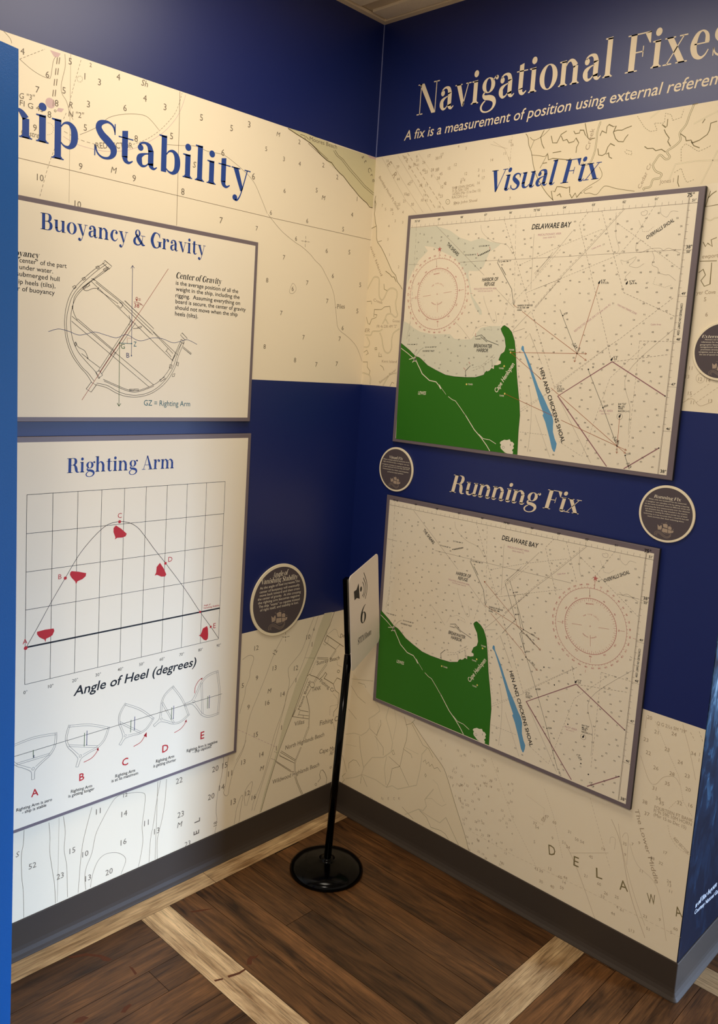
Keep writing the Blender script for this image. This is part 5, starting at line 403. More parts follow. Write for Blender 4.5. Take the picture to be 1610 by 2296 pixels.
["RP",8,"D","tower_lettering","print_cream",None,[],[],[["sb","","TOWER","",5676,7577,5853,7579,44],["sb","","TOWER","",5394,7045,5559,7047,44],["sb","","TOWER","",4352,6524,4524,6531,46],["sb","","TOWER","",5489,6269,5647,6271,44]],[]],
["RP",6,"C","shoal_print","shoal_blue",None,[],[[0,[6153,16348,6161,16419,6186,16454,6228,16433,6240,16382,6254,16321,6382,16126,6512,15917,6647,15649,6713,15530,6823,15323,6947,15148,7070,14974,7196,14771,7316,14614,7378,14452,7384,14301,7401,14151,7471,13975,7547,13846,7541,13739,7510,13614,7475,13616,7415,13695,7318,13959,7132,14400,7029,14574,7055,14622,6903,14901,6718,15316,6534,15704,6353,16064,6241,16274]]],[],[]],
["RP",6,"D","shoal_print","shoal_blue",None,[],[[0,[6078,7623,6086,7694,6111,7729,6153,7708,6165,7657,6179,7596,6307,7401,6437,7192,6572,6924,6638,6805,6748,6598,6872,6423,6995,6249,7121,6046,7241,5889,7303,5727,7309,5576,7326,5426,7396,5250,7472,5121,7466,5014,7435,4889,7400,4891,7340,4970,7243,5234,7057,5675,6954,5849,6980,5897,6828,6176,6643,6591,6459,6979,6278,7339,6166,7549]]],[],[]],
["RP",10,"C","bearing_marking","ink_brown",None,[[11,0,0,0,[5776,17580,5894,17503]],[11,0,0,0,[6076,17397,6521,17116,7898,16294]],[10,0,0,0,[7898,16294,8190,16120]],[10,0,0,0,[8127,16126,8190,16120,8158,16170]],[11,0,0,0,[5816,16251,7898,16294]],[10,0,0,0,[7898,16294,8180,16298]],[10,0,0,0,[8127,16271,8180,16298,8122,16324]],[11,0,0,0,[8335,18126,7898,16294]],[10,0,0,0,[7898,16294,7842,16067]],[10,0,0,0,[7824,16123,7842,16067,7884,16108]],[11,0,0,0,[5816,16251,6886,15555]],[10,0,0,0,[6672,15700,6875,15549]],[11,0,0,0,[7211,15339,9299,13971]],[10,0,0,0,[9299,13971,9555,13809]],[10,0,0,0,[9496,13814,9555,13809,9528,13858]],[11,0,0,0,[5740,15082,7354,14586]],[11,0,0,0,[7617,14492,9299,13971]],[10,0,0,0,[9299,13971,9567,13892]],[10,0,0,0,[9509,13882,9567,13892,9526,13932]],[11,0,0,0,[9287,14720,9299,13971]],[10,0,0,0,[9299,13971,9311,13780]],[10,0,0,0,[9280,13828,9311,13780,9336,13832]]],[],[],[]],
["RP",10,"D","bearing_marking","ink_brown",None,[[10,0,0,0,[5606,9534,6772,8678,6846,8503,7656,8028]],[10,0,0,0,[5668,8843,7060,8457]],[10,0,0,0,[7060,8457,7597,8317]],[10,0,0,0,[5920,8650,7083,7839,7220,7687,7618,7416]],[9,0,0,0,[6846,8503,7669,8017]],[9,0,0,0,[7602,8017,7669,8017,7644,8071]],[9,0,0,0,[7059,8457,7597,8317]],[9,0,0,0,[7528,8302,7597,8317,7557,8361]],[9,0,0,0,[7220,7687,7628,7411]],[9,0,0,0,[7556,7414,7628,7411,7605,7472]]],[[0,[5582,9545,5641,9558,5609,9496]]],[],[]],
["RP",11,"C","place_name_lettering","ink_black",None,[],[],[["sbi","","DELAWARE BAY","",6145,19614,7365,19600,138]],[]],
["RP",11,"C","place_name_lettering","ink_black",None,[],[],[["sbi","","OVERFALLS SHOAL","",9515,19159,10163,19552,89]],[]],
["RP",11,"C","place_name_lettering","ink_black",None,[],[],[["sb","","THE SHEARS","",3233,19352,3672,18997,104]],[]],
["RP",11,"C","place_name_lettering","ink_black",None,[],[],[["sbi","","HARBOR OF","",4631,18248,5190,18257,101]],[]],
["RP",11,"C","place_name_lettering","ink_black",None,[],[],[["sbi","","REFUGE","",4722,18117,5086,18123,101]],[]],
["RP",11,"C","place_name_lettering","ink_black",None,[],[],[["sbi","","BREAKWATER","",4528,16359,5164,16356,103]],[]],
["RP",11,"C","place_name_lettering","ink_black",None,[],[],[["sbi","","HARBOR","",4639,16234,5042,16231,103]],[]],
["RP",11,"C","place_name_lettering","ink_black",None,[],[],[["sb","","HEN AND CHICKENS SHOAL","",6794,15837,7699,13866,118]],[]],
["RP",11,"C","breakwater_print","ink_black",None,[[7,0,0,0,[1718,16408,2105,16188,2346,16015,2473,15995,2575,15948,2858,15756,3173,15636,3569,15505,3906,15473,4316,15471,4675,15491,4961,15577,4994,15642,5047,15693,5087,15679,5161,15714,5212,15780,5302,15759,5299,15864,5412,15875,5521,15921,5520,15999,5435,16021,5494,16187,5605,16269,5639,16410,5608,16534,5576,16658,5467,16812,5419,16905,5469,16974,5529,17006,5678,16933,5801,16817,5918,16573,5990,16235,6095,15589,6201,15098,6258,14837,6306,14513,6305,14105,6316,13824,6335,13396]],[6,0,0,1,[5890,13562,5880,13535,5851,13522,5821,13530,5807,13555,5819,13580,5849,13592,5878,13583]],[14,0,0,0,[6076,13678,6082,13624]],[26,34,0,0,[4420,18983,4830,19130]],[8,0,0,0,[4479,18981,4814,19100]],[12,0,0,0,[5115,18756,5669,18010,5776,17580]],[10,0,0,0,[5115,18756,5149,18869]],[10,0,0,0,[5780,17580,5814,17672]],[22,12,0,0,[5259,18634,5432,18408]],[12,0,0,0,[4564,16668,4767,16723,4977,16566,5391,16447]],[22,14,0,0,[4744,16672,4981,16525]],[13,0,0,0,[4336,15469,4301,15657,4462,15820]],[9,20,0,0,[2347,16008,2506,16211,2631,16290]],[8,20,0,0,[2263,16039,2369,16248]],[5,0,0,1,[9362,14741,9359,14708,9343,14680,9317,14662,9285,14656,9254,14663,9227,14683,9211,14712,9207,14745,9218,14775,9239,14799,9269,14811,9302,14810,9331,14796,9353,14771]],[10,0,0,0,[7262,17445,7688,16671,7898,16294]],[10,0,0,0,[8256,15906,8805,14915,9299,13971]],[10,0,0,0,[9535,13762,9698,13415]]],[[0,[10434,15337,10433,15345,10428,15351,10421,15354,10414,15354,10407,15351,10402,15345,10400,15337,10402,15330,10407,15324,10414,15321,10421,15321,10428,15324,10433,15330]],[0,[10424,14042,10423,14050,10418,14055,10411,14059,10404,14059,10397,14055,10392,14050,10390,14042,10392,14035,10397,14029,10404,14026,10411,14026,10418,14029,10423,14035]],[0,[8310,18092,8305,18138,8366,18195,8353,18108]],[0,[9076,18062,9071,18107,9128,18162,9117,18078]],[0,[8879,16133,8874,16179,8934,16240,8921,16152]],[0,[9261,14697,9256,14743,9314,14807,9303,14718]],[0,[7918,16294,7916,16303,7910,16310,7902,16314,7893,16314,7885,16310,7880,16303,7878,16294,7880,16286,7885,16279,7893,16275,7902,16275,7910,16279,7916,16286]],[0,[9319,13971,9317,13980,9312,13987,9304,13991,9295,13991,9287,13987,9281,13980,9279,13971,9281,13963,9287,13956,9295,13952,9304,13952,9312,13956,9317,13963]],[0,[8294,15892,8292,15900,8287,15907,8279,15911,8270,15911,8262,15907,8256,15900,8254,15892,8256,15883,8262,15876,8270,15872,8279,15872,8287,15876,8292,15883]],[0,[8818,14924,8816,14932,8810,14939,8802,14943,8794,14943,8786,14939,8780,14932,8778,14924,8780,14915,8786,14908,8794,14904,8802,14904,8810,14908,8816,14915]],[0,[7386,17285,7384,17294,7378,17301,7370,17305,7361,17305,7353,17301,7348,17294,7346,17285,7348,17277,7353,17270,7361,17266,7370,17266,7378,17270,7384,17277]],[0,[9568,13758,9566,13767,9560,13774,9552,13778,9544,13778,9536,13774,9530,13767,9528,13758,9530,13749,9536,13742,9544,13739,9552,13739,9560,13742,9566,13749]]],[],[]],
["RP",11,"C","chart_note_lettering","ink_black",None,[],[],[["sb","","CONTINUED ON CHART 12304","",10549,17591,10543,16829,55],["sb","","HARBOR OF REFUGE","",5909,17534,6396,17541,46],["sb","","Fl 10s 72ft 16M","",5916,17473,6282,17478,46],["sb","","HORN","",5915,17409,6060,17409,46],["sb","","ROOSEVELT INLET","",2621,16164,3077,16182,48],["sb","","R \"8\"","",8386,18154,8507,18157,52],["sb","","Fl R 2.5s","",8392,18102,8601,18103,47],["sb","","R \"4A\"","",9169,18125,9320,18132,45],["sb","","Qk R 4s","",9175,18074,9365,18075,45],["sb","","R \"6\"","",8955,16215,9070,16225,47],["sb","","Q R","",8967,16163,9051,16169,47],["sb","","G \"5\"","",7408,15360,7539,15375,49],["sb","","Fl G 2.5s","",7408,15299,7624,15319,49],["sb","","GONG","",7414,15244,7569,15257,49],["sb","","RW \"CH\"","",9215,15021,9430,15043,47],["sb","","Mo (A)","",9222,14963,9391,14979,47],["sb","","WHIS","",9221,14910,9357,14921,47],["sb","","RACON (-•-•)","",9229,14846,9533,14871,47],["sb","","1300","",7935,16325,7981,16446,42],["sb","","0830","",8385,15926,8432,15943,42],["sb","","0930","",8830,14926,8942,14976,47],["sb","","1030","",9336,14005,9345,14124,41],["sb","","1130","",9581,13768,9691,13804,47],["sb","","C 095 T","",7710,16528,7851,16412,42],["sb","","S 5.0","",7786,16551,7866,16428,42],["sb","","C 155 T","",9143,14176,9260,14041,47],["sb","","S 10","",9205,14192,9289,14059,41],["sb","","C 155 T","",9590,13549,9697,13430,47],["sb","","S 10","",9644,13564,9724,13463,41],["sb","","G Q 40ft 7M \"7\"","",5152,18770,5568,18770,40],["sb","","Fl R 4s 22ft 5M \"10\"","",3954,19007,4351,19005,35],["sb","","Q R 35ft 5M \"3\"","",4422,19234,4793,19234,35],["sb","","Fl 4s 24ft 6M \"2\"","",4564,16585,4780,16593,32],["sb","","R 4s 16ft 5M \"2\"","",1989,16360,2393,16364,34],["sb","","Q G 4s 16ft 5M \"3A\"","",2697,16292,3150,16312,34],["sb","","0730","",7399,17295,7507,17340,45]],[["sb",0,95,["75°"],[10496,20142]],["sb",0,58,["01'","02'","03'","04'","75°05'","06'","07'","08'","09'","75°10'"],[9650,20122,8803,20122,7956,20122,7110,20122,6263,20122,5416,20122,4570,20122,3723,20122,2876,20122,2029,20122]],["sb",0,62,["51'","50'","49'","48'","47'","46'"],[10591,20012,10591,18813,10591,17824,10591,16730,10591,15636,10591,14542]],["sb",0,80,["38°","38°"],[10596,18928,10586,13480]]]],
["RP",11,"D","place_name_lettering","ink_black",None,[],[],[["sbi","","DELAWARE BAY","",6070,10889,7290,10875,138]],[]],
["RP",11,"D","place_name_lettering","ink_black",None,[],[],[["sb","","THE SHEARS","",3158,10627,3597,10272,104]],[]],
["RP",11,"D","place_name_lettering","ink_black",None,[],[],[["sbi","","HARBOR OF","",4556,9523,5115,9532,101]],[]],
["RP",11,"D","place_name_lettering","ink_black",None,[],[],[["sbi","","REFUGE","",4647,9392,5011,9398,101]],[]],
["RP",11,"D","place_name_lettering","ink_black",None,[],[],[["sbi","","BREAKWATER","",4453,7634,5089,7631,103]],[]],
["RP",11,"D","place_name_lettering","ink_black",None,[],[],[["sbi","","HARBOR","",4564,7509,4967,7506,103]],[]],
["RP",11,"D","place_name_lettering","ink_black",None,[],[],[["sb","","HEN AND CHICKENS SHOAL","",6719,7112,7624,5141,118]],[]],
["RP",11,"D","place_name_lettering","ink_black",None,[],[],[["sbi","","OVERFALLS SHOAL","",9351,10358,10021,10747,93]],[]],
["RP",11,"D","breakwater_print","ink_black",None,[[7,0,0,0,[1643,7683,2030,7463,2271,7290,2398,7270,2500,7223,2783,7031,3098,6911,3494,6780,3831,6748,4241,6746,4600,6766,4886,6852,4919,6917,4972,6968,5012,6954,5086,6989,5137,7055,5227,7034,5224,7139,5337,7150,5446,7196,5445,7274,5360,7296,5419,7462,5530,7544,5564,7685,5533,7809,5501,7933,5392,8087,5344,8180,5394,8249,5454,8281,5603,8208,5726,8092,5843,7848,5915,7510,6020,6864,6126,6373,6183,6112,6231,5788,6230,5380,6241,5099,6260,4671]],[6,0,0,1,[5815,4837,5805,4810,5776,4797,5746,4805,5732,4830,5744,4855,5774,4867,5803,4858]],[14,0,0,0,[6001,4953,6007,4899]],[26,34,0,0,[4345,10258,4755,10405]],[8,0,0,0,[4404,10256,4739,10375]],[12,0,0,0,[5040,10031,5594,9285,5701,8855]],[10,0,0,0,[5040,10031,5074,10144]],[10,0,0,0,[5705,8855,5739,8947]],[22,12,0,0,[5184,9909,5357,9683]],[12,0,0,0,[4489,7943,4692,7998,4902,7841,5316,7722]],[22,14,0,0,[4669,7947,4906,7800]],[13,0,0,0,[4261,6744,4226,6932,4387,7095]],[9,20,0,0,[2272,7283,2431,7486,2556,7565]],[8,20,0,0,[2188,7314,2294,7523]],[5,0,0,1,[9287,6016,9284,5983,9268,5955,9242,5937,9210,5931,9179,5938,9152,5958,9136,5987,9132,6020,9143,6050,9164,6074,9194,6086,9227,6085,9256,6071,9278,6046]],[9,0,0,0,[6312,9662,6772,8678,6365,8158]],[9,0,0,0,[6464,9759,6622,9437,6871,8921,7060,8457,6950,8316,7196,7781,7642,6862,8100,5859,8304,5370,8559,4805]],[9,0,0,0,[6787,9061,7165,7847]]],[[0,[10359,6612,10358,6620,10353,6626,10346,6629,10339,6629,10332,6626,10327,6620,10325,6612,10327,6605,10332,6599,10339,6596,10346,6596,10353,6599,10358,6605]],[0,[10349,5317,10348,5325,10343,5330,10336,5334,10329,5334,10322,5330,10317,5325,10315,5317,10317,5310,10322,5304,10329,5301,10336,5301,10343,5304,10348,5310]],[0,[8804,7408,8799,7454,8859,7515,8846,7427]],[0,[9186,5972,9181,6018,9239,6082,9228,5993]],[0,[7843,7569,7841,7578,7835,7585,7827,7589,7818,7589,7810,7585,7805,7578,7803,7569,7805,7561,7810,7554,7818,7550,7827,7550,7835,7554,7841,7561]],[0,[9244,5246,9242,5255,9237,5262,9229,5266,9220,5266,9212,5262,9206,5255,9204,5246,9206,5238,9212,5231,9220,5227,9229,5227,9237,5231,9242,5238]],[0,[8219,7167,8217,7175,8212,7182,8204,7186,8195,7186,8187,7182,8181,7175,8179,7167,8181,7158,8187,7151,8195,7147,8204,7147,8212,7151,8217,7158]],[0,[8743,6199,8741,6207,8735,6214,8727,6218,8719,6218,8711,6214,8705,6207,8703,6199,8705,6190,8711,6183,8719,6179,8727,6179,8735,6183,8741,6190]],[0,[7311,8560,7309,8569,7303,8576,7295,8580,7286,8580,7278,8576,7273,8569,7271,8560,7273,8552,7278,8545,7286,8541,7295,8541,7303,8545,7309,8552]],[0,[9493,5033,9491,5042,9485,5049,9477,5053,9469,5053,9461,5049,9455,5042,9453,5033,9455,5024,9461,5017,9469,5014,9477,5014,9485,5017,9491,5024]],[0,[6640,9437,6638,9444,6633,9451,6626,9454,6618,9454,6611,9451,6606,9444,6604,9437,6606,9429,6611,9423,6618,9419,6626,9419,6633,9423,6638,9429]],[0,[6775,8824,6773,8832,6768,8838,6761,8841,6753,8841,6746,8838,6741,8832,6739,8824,6741,8816,6746,8810,6753,8806,6761,8806,6768,8810,6773,8816]],[0,[7078,8457,7076,8465,7071,8471,7064,8474,7056,8474,7049,8471,7044,8465,7042,8457,7044,8449,7049,8443,7056,8439,7064,8439,7071,8443,7076,8449]],[0,[6790,8684,6788,8691,6783,8698,6776,8701,6768,8701,6761,8698,6756,8691,6754,8684,6756,8676,6761,8670,6768,8666,6776,8666,6783,8670,6788,8676]],[0,[7238,7687,7236,7695,7231,7701,7224,7704,7216,7704,7209,7701,7204,7695,7202,7687,7204,7679,7209,7673,7216,7669,7224,7669,7231,7673,7236,7679]],[0,[7201,7825,7199,7833,7194,7839,7187,7843,7179,7843,7171,7839,7166,7833,7165,7825,7166,7817,7171,7811,7179,7808,7187,7808,7194,7811,7199,7817]],[0,[7660,6862,7658,6869,7653,6876,7646,6879,7638,6879,7631,6876,7626,6869,7624,6862,7626,6854,7631,6848,7638,6844,7646,6844,7653,6848,7658,6854]],[0,[8118,5859,8116,5866,8111,5873,8104,5876,8096,5876,8089,5873,8084,5866,8082,5859,8084,5851,8089,5845,8096,5841,8104,5841,8111,5845,8116,5851]]],[],[]],
["RP",11,"D","chart_note_lettering","ink_black",None,[],[],[["sb","","CONTINUED ON CHART 12304","",10474,8866,10468,8104,55],["sb","","HARBOR OF REFUGE","",5834,8809,6321,8816,46],["sb","","Fl 10s 72ft 16M","",5841,8748,6207,8753,46],["sb","","HORN","",5840,8684,5985,8684,46],["sb","","ROOSEVELT INLET","",2546,7439,3002,7457,48],["sb","","R \"6\"","",8880,7490,8995,7500,47],["sb","","Q R","",8892,7438,8976,7444,47],["sb","","G \"5\"","",7333,6635,7464,6650,49],["sb","","Fl G 2.5s","",7333,6574,7549,6594,49],["sb","","GONG","",7339,6519,7494,6532,49],["sb","","RW \"CH\"","",9140,6296,9355,6318,47],["sb","","Mo (A)","",9147,6238,9316,6254,47],["sb","","WHIS","",9146,6185,9282,6196,47],["sb","","RACON (-•-•)","",9154,6121,9458,6146,47],["sb","","C 155 T","",9068,5451,9185,5316,47],["sb","","S 10","",9130,5467,9214,5334,41],["sb","","C 155 T","",9515,4824,9622,4705,47],["sb","","S 10","",9569,4839,9649,4738,41],["sb","","G Q 40ft 7M \"7\"","",5077,10045,5493,10045,40],["sb","","Fl R 4s 22ft 5M \"10\"","",3879,10282,4276,10280,35],["sb","","Q R 35ft 5M \"3\"","",4347,10509,4718,10509,35],["sb","","Fl 4s 24ft 6M \"2\"","",4489,7860,4705,7868,32],["sb","","R 4s 16ft 5M \"2\"","",1914,7635,2318,7639,34],["sb","","Q G 4s 16ft 5M \"3A\"","",2622,7567,3075,7587,34],["sb","","1300","",6658,9436,6771,9472,37],["sb","","1330","",6758,8812,6879,8842,37],["sb","","2014","",7210,7825,7332,7860,47],["sb","","2200","",7669,6854,7789,6885,47],["sb","","2230","",8135,5859,8252,5893,47],["sb","","0052","",7314,8378,7431,8359,43],["sb","","RAN FIX 1330","",7155,8328,7444,8114,43],["sb","","0015","",7410,7582,7511,7512,47],["sb","","C 155 T","",8557,4824,8643,4658,46]],[["sb",0,95,["75°"],[10421,11417]],["sb",0,58,["01'","02'","03'","04'","75°05'","06'","07'","08'","09'","75°10'"],[9575,11397,8728,11397,7881,11397,7035,11397,6188,11397,5341,11397,4495,11397,3648,11397,2801,11397,1954,11397]],["sb",0,62,["51'","50'","49'","48'","47'","46'"],[10516,11287,10516,10088,10516,9099,10516,8005,10516,6911,10516,5817]],["sb",0,80,["38°","38°"],[10521,10203,10511,4755]]]],
